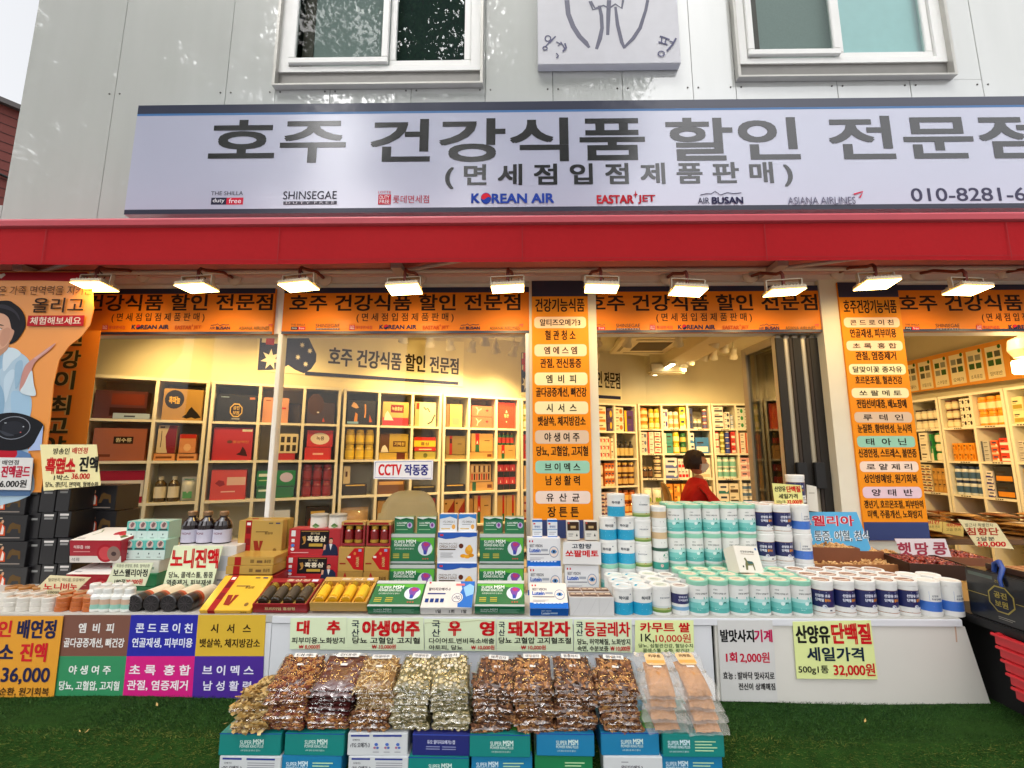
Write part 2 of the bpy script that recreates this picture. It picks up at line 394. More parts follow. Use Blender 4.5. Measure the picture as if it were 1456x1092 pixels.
# shop front: lintel, soffit, posts
ZH = 2.235
mb = B()
mb.box(WX, 5.3, .012, .12, ZH, 2.62, white_pl)                                   # lintel carrying the orange fascia boards
mb.box(WX, 5.3, -.03, .012, 2.555, 2.62, M('#d8c4be', .6)); mb.build('lintel', bld)
mb = B(); sf = M('#d3a7a0', .7)
mb.box(WX, 5.3, -.07, -.03, 2.585, 2.62, sf); mb.box(WX, 5.3, -.40, -.07, 2.60, 2.62, M('#c26f68', .8)); mb.tube([(WX, -.12, 2.585), (5.3, -.12, 2.585)], .014, M('#c2b3ad', .5), 10)
mb.build('soffit', bld)
# columns
def colx(px, py): return at(px, py, YF - .03)[0]
c1 = (colx(756, 560), colx(838, 560)); c2 = (colx(1186, 580), colx(1276, 580))
cw = M('#d8d2c0', .6, scale=6)
for (a, b) in (c1, c2):
    mb = B(); mb.box(a - .012, b + .055, -.025, .20, .25, 2.60, cw); mb.build('column', bld)
mb = B(); mx = at(398, 500, YF)[0]
mb.rbox(mx - .014, mx + .014, -.01, .05, .6, ZH, white_pl, .003); mb.build('mullion', bld); mb = B(); mb.rbox(c1[0] - .035, c1[0] - .0125, -.01, .05, .6, ZH, alu, .003); mb.build('mullion', bld)
mb = B(); mb.box(WX + .1, c1[0] - .013, 0, .1, 0.2, .6, white_pl); mb.build('low_wall', bld); mb = B(); mb.box(c2[1] + .056, 5.3, 0, .1, .2, .6, white_pl); mb.build('low_wall', bld)
gl = glass('shop_glass', (.96, .97, .94), 1.0)
mb = B(); mb.quad((WX + .1, .02, .6), (mx - .015, .02, .6), (mx - .015, .02, ZH), (WX + .1, .02, ZH), gl); mb.build('pane', bld)
mb = B(); mb.quad((mx + .015, .02, .6), (c1[0] - .036, .02, .6), (c1[0] - .036, .02, ZH), (mx + .015, .02, ZH), gl); mb.build('pane', bld)

# interior shell
LA, LB = Vector((-3.5, 1.82)), Vector((1.99, 4.50)); LU = (LB - LA).normalized(); LN = Vector((LU.y, -LU.x))   # slanted left wall, normal into the room
ZF, ZCEIL = .2, 2.95; YB, XRW = 4.82, 4.95
mb = B(); fl = M('#a58f6e', .35, scale=3)
mb.box(WX + .1, 5.2, .11, 6.2, ZF - .1, ZF, fl); mb.build('floor', bld)
mb = B(); mb.box(WX + .1, 5.2, .125, 6.2, ZCEIL, ZCEIL + .05, M('#d8d0b4', .9)); mb.build('ceiling', bld)
mb = B()
s0 = LA - LU * .6 + LU * 0; e0 = LB + LU * .35
off = -LN * .33; a = s0 + off; b = e0 + off; c = b - LN * .05; d = a - LN * .05
ys = OY
mb.add([(a.x, a.y + ys, ZF), (b.x, b.y + ys, ZF), (c.x, c.y + ys, ZF), (d.x, d.y + ys, ZF), (a.x, a.y + ys, ZCEIL), (b.x, b.y + ys, ZCEIL), (c.x, c.y + ys, ZCEIL), (d.x, d.y + ys, ZCEIL)],
       [(0, 1, 5, 4), (1, 2, 6, 5), (2, 3, 7, 6), (3, 0, 4, 7)], plaster)
mb.build('inner_wall', bld)
mb = B(); mb.box(1.6, 5.19, YB + ys, YB + .05 + ys, ZF, ZCEIL, plaster); mb.build('inner_wall', bld)
mb = B(); mb.box(XRW, XRW + .05, .13, YB + ys, ZF, ZCEIL, plaster); mb.build('inner_wall', bld)
xb = 1.95
mb = B(); mb.rbox(xb - .03, xb + .3, 1.2, 3.9, 2.66, 2.95, M('#cfc3a0', .8), .006); mb.build('ceiling_beam', bld)
mb = B(); mb.rbox(xb - .2, xb + .28, 3.30, 3.5, 2.56, 2.70, M('#bdb190', .5, .2), .02); mb.build('wall_bracket', bld)
mb = B(); mb.box(3.6, 3.72, 3.95, 4.05, 2.2, ZCEIL, plaster); mb.build('inner_column', bld)

# neighbour's building beyond the left edge
px0 = ray(14, 146); t = 9.5 / px0[1]
nb = thing('neighbour_building', 'red brown clad building beside the white shop wall', 'building', (px0[0] * t, CAM_Y + px0[1] * t, 0), (0, 0, -R(36)))
hz = CAM_Z + px0[2] * t
mb = MB(); mb.box(-6, 0, -7, 7, 0, hz - .12, M('#6e2f27', .7, scale=2)); 
for i in range(40):
    z = hz - .35 - i * .22
    if z > .2: mb.box(-.002, .006, -7, 7, z, z + .015, M('#3a1714', .8))
mb.build('wall', nb)
mb = MB(); mb.box(-6.1, .12, -7.1, 7.1, hz - .12, hz, M('#55504f', .6)); mb.build('roof', nb)
mb = MB(); mb.tube([(.05, -1.7, hz - 1.5), (.05, -1.2, hz - 1.6), (.05, .6, hz - 1.9)], .03, dark, 6); mb.build('cable', nb)

# tall trees across the street: what the upstairs panes and the coated panels mirror
def tree(x, y, h, r, z0, label, seed, n=230):
    rs = np.random.RandomState(seed)
    t = thing('tree', label, 'tree', (x, y, 0), group='tall trees across the street')
    mb = MB(); bark = M('#5a4a3a', .9, bump=.5)
    mb.tube([(0, 0, 0), (.1, .05, h * .35), (-.1, 0, h * .7), (0, 0, h * .97)], [.26, .2, .13, .03], bark, 9)
    tips = []
    for i in range(34):
        a = i * 2.4 + rs.rand(); f = i / 33; z = z0 + (h - z0) * f; L = r * (math.sin(PI * (.12 + .8 * f)) ** .7) * (.65 + .45 * rs.rand())
        e = Vector((math.cos(a) * L, math.sin(a) * L * .7, z + L * .2))
        mb.tube([(0, 0, z - .3), e * .5 + Vector((0, 0, z * .5 - .1)), e], [.06, .04, .012], bark, 5)
        for q in (.25, .5, .75, 1.0): tips.append(Vector((e.x * q, e.y * q, z + (e.z - z) * q)))
    mb.build('trunk', t)
    c0 = [rs.randn(n, 3) * np.array([.36, .3, .34]) + np.array(tp) for tp in tips]
    P = np.concatenate(c0); N = len(P); d = rs.randn(N, 3); d /= np.linalg.norm(d, axis=1)[:, None]; e = np.cross(d, rs.randn(N, 3)); e /= np.linalg.norm(e, axis=1)[:, None]
    L = (.10 + .08 * rs.rand(N))[:, None]; V = np.stack([P, P + d * L * .5 + e * L * .32, P + d * L, P + d * L * .5 - e * L * .32], 1).reshape(-1, 3)
    me = bpy.data.meshes.new('crown'); me.vertices.add(4 * N); me.vertices.foreach_set('co', V.ravel()); me.loops.add(4 * N); me.loops.foreach_set('vertex_index', np.arange(4 * N))
    me.polygons.add(N); me.polygons.foreach_set('loop_start', np.arange(0, 4 * N, 4)); me.polygons.foreach_set('loop_total', np.full(N, 4))
    for c in ('#3f6a3c', '#527d48', '#335a34'): me.materials.append(M(c, .6))
    me.polygons.foreach_set('material_index', rs.randint(0, 3, N)); me.update(); put('crown', me, t)
tree(-2.5, -7.2, 15.5, 2.5, 7.5, 'tall tree across the street mirrored in the left upstairs window', 1, 130)
tree(-7.9, -7.6, 16, 3.4, 6.5, 'broad tree across the street mirrored in the left wall panels', 2, 340)
tree(-12.2, -7.8, 15.5, 3.2, 6.5, 'farthest left tree across the street mirrored near the wall edge', 3, 340)
tree(.9, -7.4, 15, 2.4, 7, 'tree across the street mirrored behind the emblem sign', 4, 260)
# ------------------------------------------------------------------ signs on the front
def fix(label): return label
def px_sign(name, label, cat, Y, quad, bg, rows, thick=.01, group=None, border=None):
    """a flat sign standing in the plane Y; quad and rows are measured on the photo and turned into metres"""
    P = [at(x, y, Y) for x, y in quad]
    cx = sum(p[0] for p in P) / 4; cz = min(p[1] for p in P)
    t = thing(name, label, cat, (cx, Y, cz), group=group)
    mb = MB(); L = [(p[0] - cx, p[1] - cz) for p in P]; m = bg if not isinstance(bg, str) else M(bg, .5, var=.03)
    f = [(u, 0, v) for u, v in L]; b = [(u, thick, v) for u, v in L]
    mb.add(f + b, [(3, 2, 1, 0), (4, 5, 6, 7), (0, 1, 5, 4), (1, 2, 6, 5), (2, 3, 7, 6), (3, 0, 4, 7)], m)
    mb.build('panel', t)
    lt = MB(); px_rows(lt, rows, Y, (cx, cz))
    if lt.f: lt.build('lettering', t)
    return t
def curved(P, n=5):      # closed smooth outline through the points
    o = []; N = len(P)
    for i in range(N):
        a, b, c, d = P[i - 1], P[i], P[(i + 1) % N], P[(i + 2) % N]
        for j in range(n):
            t = j / n; o.append(tuple(.5 * (2 * b[q] + (c[q] - a[q]) * t + (2 * a[q] - 5 * b[q] + 4 * c[q] - d[q]) * t * t + (3 * b[q] - a[q] - 3 * c[q] + d[q]) * t ** 3) for q in (0, 1)))
    return o
def px_rows(mb, rows, Y, c, g=.0003, y0=0.):
    fn = front(y0, g=g)
    def X(px, py): return at(px, py, Y)[0] - c[0]
    def Z(px, py): return at(px, py, Y)[1] - c[1]
    for i, r in enumerate(rows):
        k = i * .45; col = ink(r[-1]) if isinstance(r[-1], str) else r[-1]
        if r[0] in 'trpob':
            q = 2 if r[0] == 't' else 1
            x0, x1, y0, y1 = r[q:q + 4]; ym = (y0 + y1) / 2; xm = (x0 + x1) / 2
            a, b = X(x0, ym), X(x1, ym); d, u = Z(xm, y1), Z(xm, y0)
            if r[0] == 't': mb.text(r[1], a, b, d, u, fn, col, r[6] if len(r) > 7 else 0., k + 2)
            elif r[0] == 'r': mb.rect(a, b, d, u, fn, col, k)
            elif r[0] == 'p': mb.pill(a, b, d, u, fn, col, k)
            elif r[0] == 'o': mb.disc((a + b) / 2, (d + u) / 2, (b - a) / 2, (u - d) / 2, fn, col, k, 24)
        elif r[0] == 'g': mb.poly([(X(*p), Z(*p)) for p in r[1]], fn, col, k)
        elif r[0] == 'G': mb.poly([(X(*p), Z(*p)) for p in curved(r[1])], fn, col, k)
        elif r[0] == 's': mb.stroke([(X(*p), Z(*p)) for p in r[1]], [abs(X(728 + w, 546) - X(728, 546)) for w in (r[2] if isinstance(r[2], list) else [r[2]] * len(r[1]))], fn, col, k)
def logos(xs, y0, y1, small=False, dim=None):
    h = y1 - y0; c = lambda a: dim or a; r = []
    def sx(i, w): return xs[i] - w / 2, xs[i] + w / 2
    W = h * 2.4
    a, b = sx(0, W); r += [('t', 'THE SHILLA', a, b, y0, y0 + h * .3, '#33333c'), ('r', a, a + W * .48, y0 + h * .48, y1, '#23233a'), ('r', a + W * .48, b, y0 + h * .48, y1, '#c5203c'),
                           ('t', 'duty', a + W * .06, a + W * .42, y0 + h * .55, y1 - h * .08, '#e8e8ee'), ('t', 'free', a + W * .56, b - W * .06, y0 + h * .55, y1 - h * .1, '#e8e8ee')]
    W = h * 4.0; a, b = sx(1, W); r += [('t', 'SHINSEGAE', a, b, y0, y0 + h * .6, '#33333c'), ('r', a, b, y0 + h * .75, y1, '#55555f'), ('t', 'D U T Y  F R E E', a + W * .05, b - W * .05, y0 + h * .79, y1 - h * .05, '#d5d5de')]
    W = h * 3.8; a, b = sx(2, W); s = h * .95
    r += [('r', a, a + s, y0 + h * .25, y1, '#c0283c'), ('t', 'LOTTE', a, a + s, y0, y0 + h * .17, '#c0283c'), ('t', 'DUTY', a + s * .12, a + s * .88, y0 + h * .34, y0 + h * .6, '#eeeef2'), ('t', 'FREE', a + s * .12, a + s * .88, y0 + h * .66, y0 + h * .92, '#eeeef2'),
          ('t', '롯데면세점', a + s * 1.15, b, y0 + h * .32, y1 - h * .1, '#b03040')]
    W = h * 6.2; a, b = sx(3, W); blue = '#1d3f9c' if not small else '#222a50'; z0, z1 = y0 + h * .18, y1 - h * .1
    r += [('t', 'K', a, a + W * .105, z0, z1, .03, blue), ('t', 'REAN AIR', a + W * .245, b, z0, z1, .03, blue), ('o', a + W * .115, a + W * .24, z0 - h * .06, z1 + h * .06, blue),
          ('g', [(a + W * .118 + W * .12 * t / 8, (z0 + z1) / 2 + h * .10 * math.sin(t / 8 * 2 * PI)) for t in range(9)] + [(a + W * .1775 + W * .06 * math.cos(R(20 * q)), (z0 + z1) / 2 - h * .38 * math.sin(R(20 * q))) for q in range(1, 9)], '#cc2233')]
    W = h * 4.4; a, b = sx(4, W); red = '#b3202e' if not small else '#c0501e'
    r += [('t', 'EASTAR', a, a + W * .63, y0 + h * .3, y1 - h * .05, .03, red), ('t', 'JET', a + W * .7, b, y0 + h * .3, y1 - h * .05, .03, red), ('g', [(a + W * .66, y0 - h * .05), (a + W * .675, y0 + h * .2), (a + W * .7, y0 + h * .27), (a + W * .675, y0 + h * .32), (a + W * .66, y0 + h * .55), (a + W * .65, y0 + h * .32), (a + W * .62, y0 + h * .27), (a + W * .65, y0 + h * .22)], red)]
    W = h * 3.4; a, b = sx(5, W)
    r += [('t', 'AIR', a, a + W * .26, y0 + h * .5, y1 - h * .03, '#33334a'), ('t', 'BUSAN', a + W * .31, b, y0 + h * .45, y1 - h * .03, .03, '#2a2a4a'),
          ('s', [(a + W * .06, y0 + h * .3), (a + W * .2, y0 + h * .2), (a + W * .3, y0 + h * .22), (a + W * .38, y0 + h * .02), (a + W * .5, y0 + h * .3), (a + W * .65, y0 + h * .12), (a + W * .8, y0 + h * .2), (a + W * .96, y0 + h * .14)], max(.8, h * .06), '#33334a')]
    W = h * 5.6; a, b = sx(6, W)
    r += [('t', 'ASIANA AIRLINES', a, a + W * .9, y0 + h * .45, y1, '#66667a' if not small else '#6b5a3a'), ('s', [(a + W * .88, y0 + h * .25), (b, y0 + h * .05), (a + W * .96, y0 + h * .5)], max(1, h * .14), '#d0455a')]
    return r
# main sign board
YS = .5
ink_d = M('#121217', .5, var=.01, coat=1., coat_r=.12, spec=.2); lav = M('#b3b6cc', .32, var=.05, scale=1.5, coat=1., coat_r=.16)
for m_, i_ in ((ink_d, 1.75), (lav, 2.0)): m_.node_tree.nodes['Principled BSDF'].inputs['Coat IOR'].default_value = i_
P0 = at(197, 150, YS); P1 = at(175, 305, YS); sxr = 3.35
sg = thing('shop_sign', 'long lavender shop sign board with large dark Korean lettering above the awning', 'shop sign', (0, YS, P1[1]))
zt = P0[1] - P1[1]; zq = lambda py: at(728, py, YS)[1] - P1[1]
mb = MB(); mb.box(P0[0], sxr, 0, .25, 0, zt, lav); mb.build('panel', sg)
mb = MB(); fn = front(0, g=.0003)
mb.rect(P0[0], sxr, zt - .058, zt, fn, M('#2a2e44', .3, coat=.5)); mb.rect(P0[0], sxr, zt - .072, zt - .058, fn, M('#3e6fa6', .3)); mb.rect(P0[0], sxr, 0, .03, fn, M('#23253a', .3)); mb.build('border', sg)
mb = MB()
big = [('호주', 298, 492, 170, 232), ('건강식품', 527, 917, 168, 230), ('할인', 947, 1136, 167, 228), ('전문점', 1178, 1482, 164, 226)]
px_rows(mb, [('t', t, a, b, c, d, .026, ink_d) for t, a, b, c, d in big] + [('t', '( 면 세 점 입 점 제 품 판 매 )', 633, 1127, 232, 267, .028, ink_d)], YS, (0, P1[1]), .0004)
px_rows(mb, logos([323, 441, 574, 729, 890, 1024, 1173], 272, 291), YS, (0, P1[1]), .0004)
px_rows(mb, [('t', '010-8281-66', 1295, 1476, 267, 286, .012, '#4a4a60')], YS, (0, P1[1]), .0004)
mb.build('lettering', sg)

# white sign box with a brush emblem
YW = .69
bx = [at(765, 80, YW)[0], at(968, 80, YW)[0], at(860, 91, YW)[1]]
bs = thing('emblem_sign', 'square white sign box with dark brush drawn emblem between the upstairs windows', 'sign', (0, YW, bx[2]))
mb = MB(); mb.rbox(bx[0], bx[1], 0, .058, 0, 1.0, M('#c4c4ca', .4, coat=.3), .004); mb.build('sign_box', bs)
gry = M('#55556a', .5, var=.1); mb = MB()
br = lambda pts, w: ('s', pts, w, gry)
L = [br([(806, 0), (808, 20), (815, 38), (824, 52), (833, 61), (838, 68)], [8, 8, 8, 8, 8, 4]), br([(852, 8), (855, 22), (856, 40), (853, 55), (848, 70)], [5, 6, 6, 7, 5]), br([(866, 0), (865, 20), (864, 50)], [7, 7, 5]),
     br([(875, 10), (878, 35), (884, 60), (888, 69)], [4, 6, 6, 4]), br([(888, 67), (900, 55), (910, 40), (918, 15), (921, 0)], [4, 6, 6, 5, 5]), br([(840, 2), (846, 12), (858, 8), (866, 12), (875, 6), (884, 12), (886, 0)], [4, 3, 3, 4, 3, 4, 4]),
     br([(838, 2), (843, 14), (852, 12)], [3, 3, 2]), br([(842, -3), (866, -4), (888, -3)], [4, 4, 4]), br([(848, -16), (866, -18), (884, -16)], [4, 5, 4])]
ink2 = M('#45456a', .5)
def b2(pts, w=2.4): return ('s', pts, w, ink2)
def circ(cx, cy, rx, ry): return b2([(cx + rx * math.cos(R(a)), cy + ry * math.sin(R(a))) for a in range(0, 361, 30)], 2)
L += [circ(779, 55, 4, 4), b2([(781, 62), (786, 56), (790, 52)]), b2([(776, 66), (783, 58), (790, 52)], 2), circ(775, 69, 3, 2.6), b2([(791, 60), (797, 63), (793, 66)], 2), b2([(797, 60), (801, 66), (804, 72)], 2), b2([(803, 62), (805, 68), (800, 74)], 3), b2([(791, 76), (794, 80), (791, 83)], 2),
      b2([(938, 52), (945, 54), (952, 57)]), b2([(936, 60), (942, 62), (949, 64)]), b2([(941, 53), (940, 62)], 2), b2([(947, 56), (945, 63)], 2), b2([(961, 55), (956, 64), (948, 73)], 3), b2([(952, 59), (957, 61)], 2), circ(940, 77, 4.5, 3.6)]
px_rows(mb, L, YW, (0, bx[2]), .0004); mb.build('lettering', bs)

# red awning: roll cassette with the hanging valance
YA = .3
za = [at(728, y, YA)[1] for y in (304, 318, 371)]
aw = thing('awning', 'red roll awning with straight valance running across the whole shop front', 'awning', (0, YA, za[2]))
red_c = M('#a80813', .7, scale=40, var=.07, bump=.08, spec=.2); red_p = M('#b53a46', .45, scale=8, var=.1)
h0 = za[0] - za[2]; h1 = za[1] - za[2]; XA0, XA1 = -3.3, 3.6
mb = MB(); prof = [(.22, h0 - .0), (.04, h0), (.008, h0 - .006), (-.004, h0 - .02), (-.004, h1 + .006), (.004, h1), (.012, h1 - .004), (.22, h1 - .004)]
n = len(prof); vs = [(x, y, z) for x in (XA0, XA1) for y, z in prof]
mb.add(vs, [(i, (i + 1) % n, n + (i + 1) % n, n + i) for i in range(n)] + [tuple(range(n)), tuple(range(2 * n - 1, n - 1, -1))], red_p); mb.build('front_bar', aw)
mb = MB(); N = 90
for i in range(N):
    xa, xc = XA0 + (XA1 - XA0) * i / N, XA0 + (XA1 - XA0) * (i + 1) / N
    w = lambda x: .003 * math.sin(x * 2.3) + .0025 * math.sin(x * 5.1 + 1) + .0015 * math.sin(x * 17 + math.sin(x * 3)) + .005; s = lambda x: .004 * math.sin(x * 1.7 + .5)
    for (za_, zb_, q, p) in ((0, h1 * .5, 1, .6), (h1 * .5, h1 - .005, .6, 0)):
        mb.add([(xa, .010 + w(xa) * q, za_ + (s(xa) if za_ == 0 else 0)), (xc, .010 + w(xc) * q, za_ + (s(xc) if za_ == 0 else 0)), (xc, .010 + w(xc) * p, zb_), (xa, .010 + w(xa) * p, zb_)], [(0, 1, 2, 3)], red_c, True)
mb.build('valance', aw)
mb = MB(); mb.rect(XA0, XA1, .016, .0185, front(.004, g=.0), M('#8a0a12', .8), 0, 1)
for x in (-2.55, -1.28, .02, 1.3, 2.56): mb.rect(x, x + .004, .0, h1 - .006, front(.0045, g=.0), M('#940a13', .8))
mb.build('seam', aw)
mb = MB(); mb.box(XA0, XA1, .02, .30, h0 - .09, h0 - .055, M('#a01c26', .7)); mb.build('canopy_roll', aw)
mb = MB()
for x in (-2.9, -.7, 1.5, 3.3): mb.box(x - .03, x + .03, .20, .45, .05, .085, M('#b7a29c', .5)); mb.tube([(x, .3, .07), (x + .55, .06, .06)], .012, M('#b7a29c', .5))
mb.build('folding_arm', aw)

# orange fascia boards
OR = M('#e27c0a', .55, var=.03, scale=3, coat=.06, coat_r=.2, spec=.25); NV = '#232a44'
def fascia(label, x0, x1, t0, t1, s0, s1, lx):
    zt = at(728, 409, YF)[1]; zb = at(728, 474.5, YF)[1]; a, b = at(x0, 440, YF)[0], at(x1, 440, YF)[0]; cx = (a + b) / 2
    t = thing('fascia_banner', label, 'banner', (cx, YF, zb), group='orange fascia banners over the shop windows')
    mb = MB(); mb.box(a - cx, b - cx, -.012, .010, 0, zt - zb, OR); mb.build('panel', t)
    mb = MB(); fn = front(-.012); mb.rect(a - cx, b - cx, zt - zb - .034, zt - zb, fn, M(NV, .4)); mb.rect(a - cx, b - cx, 0, .017, fn, M(NV, .4)); mb.build('border', t)
    mb = MB(); W = t1 - t0
    rows = [('t', '호주 건강식품 할인 전문점', t0, t1, 418.5, 442, .022, '#2c1c12'), ('t', '( 면 세 점 입 점 제 품 판 매 )', s0, s1, 445, 458.5, .014, '#3a2412')]
    rows += logos(lx, 460.5, 469, True)
    lt = MB(); px_rows(lt, rows, YF - .012, (cx, zb), y0=-.012); lt.build('lettering', t)
    return t
fascia('leftmost orange banner with dark Korean lettering, partly behind the portrait banner', 10, 391, 58, 388, 159, 291, [40, 105, 162, 214, 268, 313, 364])
fascia('orange banner with dark Korean lettering over the second glass pane', 404, 754, 412, 740, 507, 645, [424, 466, 513, 566, 620, 668, 720])
fascia('orange banner with dark Korean lettering over the open doorway', 833, 1172, 835, 1162, 933, 1069, [850, 893, 940, 990, 1046, 1093, 1140])
fascia('rightmost orange banner with dark Korean lettering beyond the second column', 1264, 1640, 1278, 1610, 1396, 1520, [1297, 1347, 1404, 1460, 1520, 1560, 1600])

# column banners
def col_banner(label, px, ys, title, title_y, items, yend, ybot):
    Y = YF - .03; x0 = at(px[0], (ys[0] + ys[1]) / 2, Y)[0]; x1 = at(px[1], (ys[0] + ys[1]) / 2, Y)[0]; cx = (x0 + x1) / 2; w = x1 - x0
    Z = lambda y: at((px[0] + px[1]) / 2, y, Y)[1]
    zb = Z(ybot); t = thing('column_banner', label, 'banner', (cx, Y, zb), group='tall orange banners on the columns')
    mb = MB(); mb.box(-w / 2, w / 2, -.008, .004, 0, Z(ys[0]) - zb, M('#e88c0c', .55, var=.03, spec=.25)); mb.build('panel', t)
    fn = front(-.008); mb = MB(); mb.rect(-w / 2, w / 2, Z(ys[1]) - zb, Z(ys[0]) - zb, fn, M('#262a3f', .4)); mb.rect(-w / 2, w / 2, 0, Z(yend) - zb, fn, M('#2b3a6b', .4)); mb.build('border', t)
    mb = MB(); tx = '#24140a'
    mb.text(title, -w * .44, w * .44, Z(title_y[1]) - zb, Z(title_y[0]) - zb, fn, ink(tx), .016, 2)
    pl = MB()
    for (ya, yb2, head, hx, hc, sub) in items:
        pl.pill(-w * .46, w * .46, Z(yb2) - zb, Z(ya) - zb, fn, M(hc, .5, var=0), 0, .022)
        mb.text(head, -w * hx, w * hx, Z(yb2 - 3) - zb, Z(ya + 3.2) - zb, fn, ink(tx), .02, 2)
        for (sy0, sy1, st, sw) in sub: mb.text(st, -w * sw, w * sw, Z(sy1) - zb, Z(sy0) - zb, fn, ink(tx), .02, 2)
    pl.build('heading_patch', t); mb.build('lettering', t)
pk, cr_, mv, tl = '#f3cfae', '#efe3b4', '#d3b9a0', '#8ec4ae'
col_banner('tall orange column banner of health words between window and doorway', (756, 835), (400, 422), '건강기능식품', (425, 444), [
    (451, 467, '알티즈오메가3', .36, pk, [(470, 484, '혈 관 청 소', .27)]), (490, 507, '엠 에 스 엠', .29, pk, [(510, 524, '관절, 전신통증', .36)]),
    (530, 548, '엠  비  피', .26, cr_, [(551, 565, '골다공증개선, 뼈건강', .44)]), (571, 589, '시  서  스', .26, cr_, [(592, 606, '뱃살쏙, 체지방감소', .41)]),
    (612, 631, '야 생 여 주', .30, mv, [(634, 649, '당뇨, 고혈압, 고지혈', .44)]), (655, 673, '브 이 멕 스', .30, tl, [(676, 690, '남 성 활 력', .29)]),
    (698, 716, '유  산  균', .28, '#e0cdc4', [(720, 735, '장 튼 튼', .26)])], 739, 765)
col_banner('tall orange column banner of health words right of the folding doors', (1190, 1275), (402, 423), '호주건강기능식품', (427, 446), [
    (452, 466, '콘 드 로 이 친', .36, pk, [(468, 481, '연골재생, 피부미용', .38)]), (485, 499, '초 록  홍 합', .36, pk, [(500, 513, '관절, 염증제거', .33)]),
    (518, 533, '달맞이꽃 종자유', .40, cr_, [(535, 547, '호르몬조절, 혈관건강', .38)]), (552, 566, '쏘 팔 메 토', .34, cr_, [(568, 581, '전립선비대증, 배뇨장애', .40)]),
    (586, 601, '루  테  인', .32, mv, [(603, 616, '눈질환, 황반변성, 눈시력', .43)]), (620, 636, '태  아  닌', .32, tl, [(638, 651, '신경안정, 스트레스, 불면증', .46)]),
    (656, 671, '로 얄 제 리', .36, '#ecd3c0', [(674, 687, '성인병예방, 원기회복', .42)]), (692, 708, '양  태  반', .32, '#dcc0cc', [(711, 723, '갱년기, 호르몬조절, 피부탄력', .46), (725, 737, '미백, 주름개선, 노화방지', .42)])], 742, 768)

# flood lamps on bent arms under the awning
mounts = [(205, 393), (335, 397), (463, 398), (597, 397), (729, 395), (836, 395), (947, 396), (1065, 394), (1189, 389), (1303, 390), (1424, 388)]
lamps = [(135, 408), (280, 410), (425, 408), (575, 412), (722, 411), (855, 411), (978, 415), (1115, 416), (1247, 405), (1376, 413), (1515, 412)]
lens_m = EM('#ffd27a', 20.0); hous = M('#b9aa92', .5, .3); rust = M('#7a3b30', .6, .3, scale=30, var=.25)
for i, ((mx_, my), (lx, ly)) in enumerate(zip(mounts, lamps)):
    xm, zm = at(mx_, my, YF - .03); xl, zl = at(lx, ly, .40)
    lab = f'{order(i, 11)} of the lit flood lamps on bent arms under the awning'
    if i == 4: lab = 'lit flood lamp on a bent arm just left of the middle column'
    t = thing('flood_lamp', lab, 'flood lamp', (xl, .40, zl), group='flood lamps under the awning')
    rz = random.uniform(-.12, .12)
    mb = MB(); dx, dz = xm - xl, zm - zl
    mb.lathe([(.0, -.002), (.042, -.002), (.042, .012), (.018, .03), (.0, .03)], M('#c9b3a8', .6), 14, T=Matrix.Translation((dx, YF - .40 - .033, dz)) @ Matrix.Rotation(R(90), 4, 'X')); mb.build('mount', t)
    mb = MB(); mb.tube([(dx, YF - .43, dz), (dx * .75, .20, dz * .5 + .085), (dx * .18, .05, .125), (dx * .05, .015, .12), (0, .0, .10), (0, 0, .045)], .009, rust, 8); mb.build('arm', t)
    T = Matrix.Rotation(rz, 4, 'Z') @ Matrix.Rotation(R(random.uniform(-7, 3)), 4, 'X') @ Matrix.Rotation(random.uniform(-.06, .06), 4, 'Y')
    mb = MB(); mb.rbox(-.088, .088, -.062, .062, .002, .022, hous, .004, T=T)
    for q in range(9): mb.box(-.07 + q * .0175 - .002, -.07 + q * .0175 + .002, -.045, .045, .0215, .034, hous, T=T)
    for sx_ in (-1, 1): mb.box(sx_ * .09 - .003, sx_ * .09 + .003, -.012, .012, .01, .07, hous, T=T)
    mb.box(-.09, .09, -.012, .012, .067, .072, hous, T=T); mb.build('housing', t)
    mb = MB(); mb.quad(*[T @ Vector(p) for p in ((-.086, -.06, -.001), (-.086, .06, -.001), (.086, .06, -.001), (.086, -.06, -.001))], lens_m); mb.build('lens', t)
    Ls = bpy.data.lights.new('lamp_beam', 'SPOT'); Ls.energy = 5.5; Ls.color = (1, .70, .30); Ls.spot_size = R(120); Ls.spot_blend = 1.; Ls.shadow_soft_size = .05
    lo_ = bpy.data.objects.new('lamp_beam', Ls); COL.objects.link(lo_); lo_.parent = t; lo_.location = (0, .02, -.02); lo_.rotation_euler = (R(48), 0, 0)
    mb = MB(); mb.tube([(0, .01, .10), (.02, .03, .07), (.01, .03, .05), (-.02, .02, .03)], .003, dark, 6); mb.build('cable', t)

# portrait banner hanging at the left end, and the calligraphy banner behind it
YP = .42
pb = thing('portrait_banner', 'orange advertising banner of a woman in light blue jacket holding a black device', 'banner', (0, YP, at(0, 700, YP)[1]))
c = (0, pb.location.z); mb = MB(); curve = [(-120, 386), (126, 386), (131, 410), (133, 440), (128, 462), (116, 478), (98, 492), (84, 512), (76, 545), (72, 590), (66, 640), (58, 700), (-120, 700)]
pts = [(at(x, y, YP)[0], at(x, y, YP)[1] - c[1]) for x, y in curve]
po = M('#e28c30', .45, var=.05, scale=3, coat=.25, coat_r=.15); nn = len(pts)
mb.add([(u, 0, v) for u, v in pts] + [(u, .004, v) for u, v in pts], [tuple(reversed(range(nn))), tuple(range(nn, 2 * nn))] + [(i, (i + 1) % nn, nn + (i + 1) % nn, nn + i) for i in range(nn)], po); mb.build('panel', pb)
mb = MB(); skin = '#d9a583'; bl = '#a9c4d8'; bl2 = '#7fa2c0'; bl3 = '#c3d8e6'
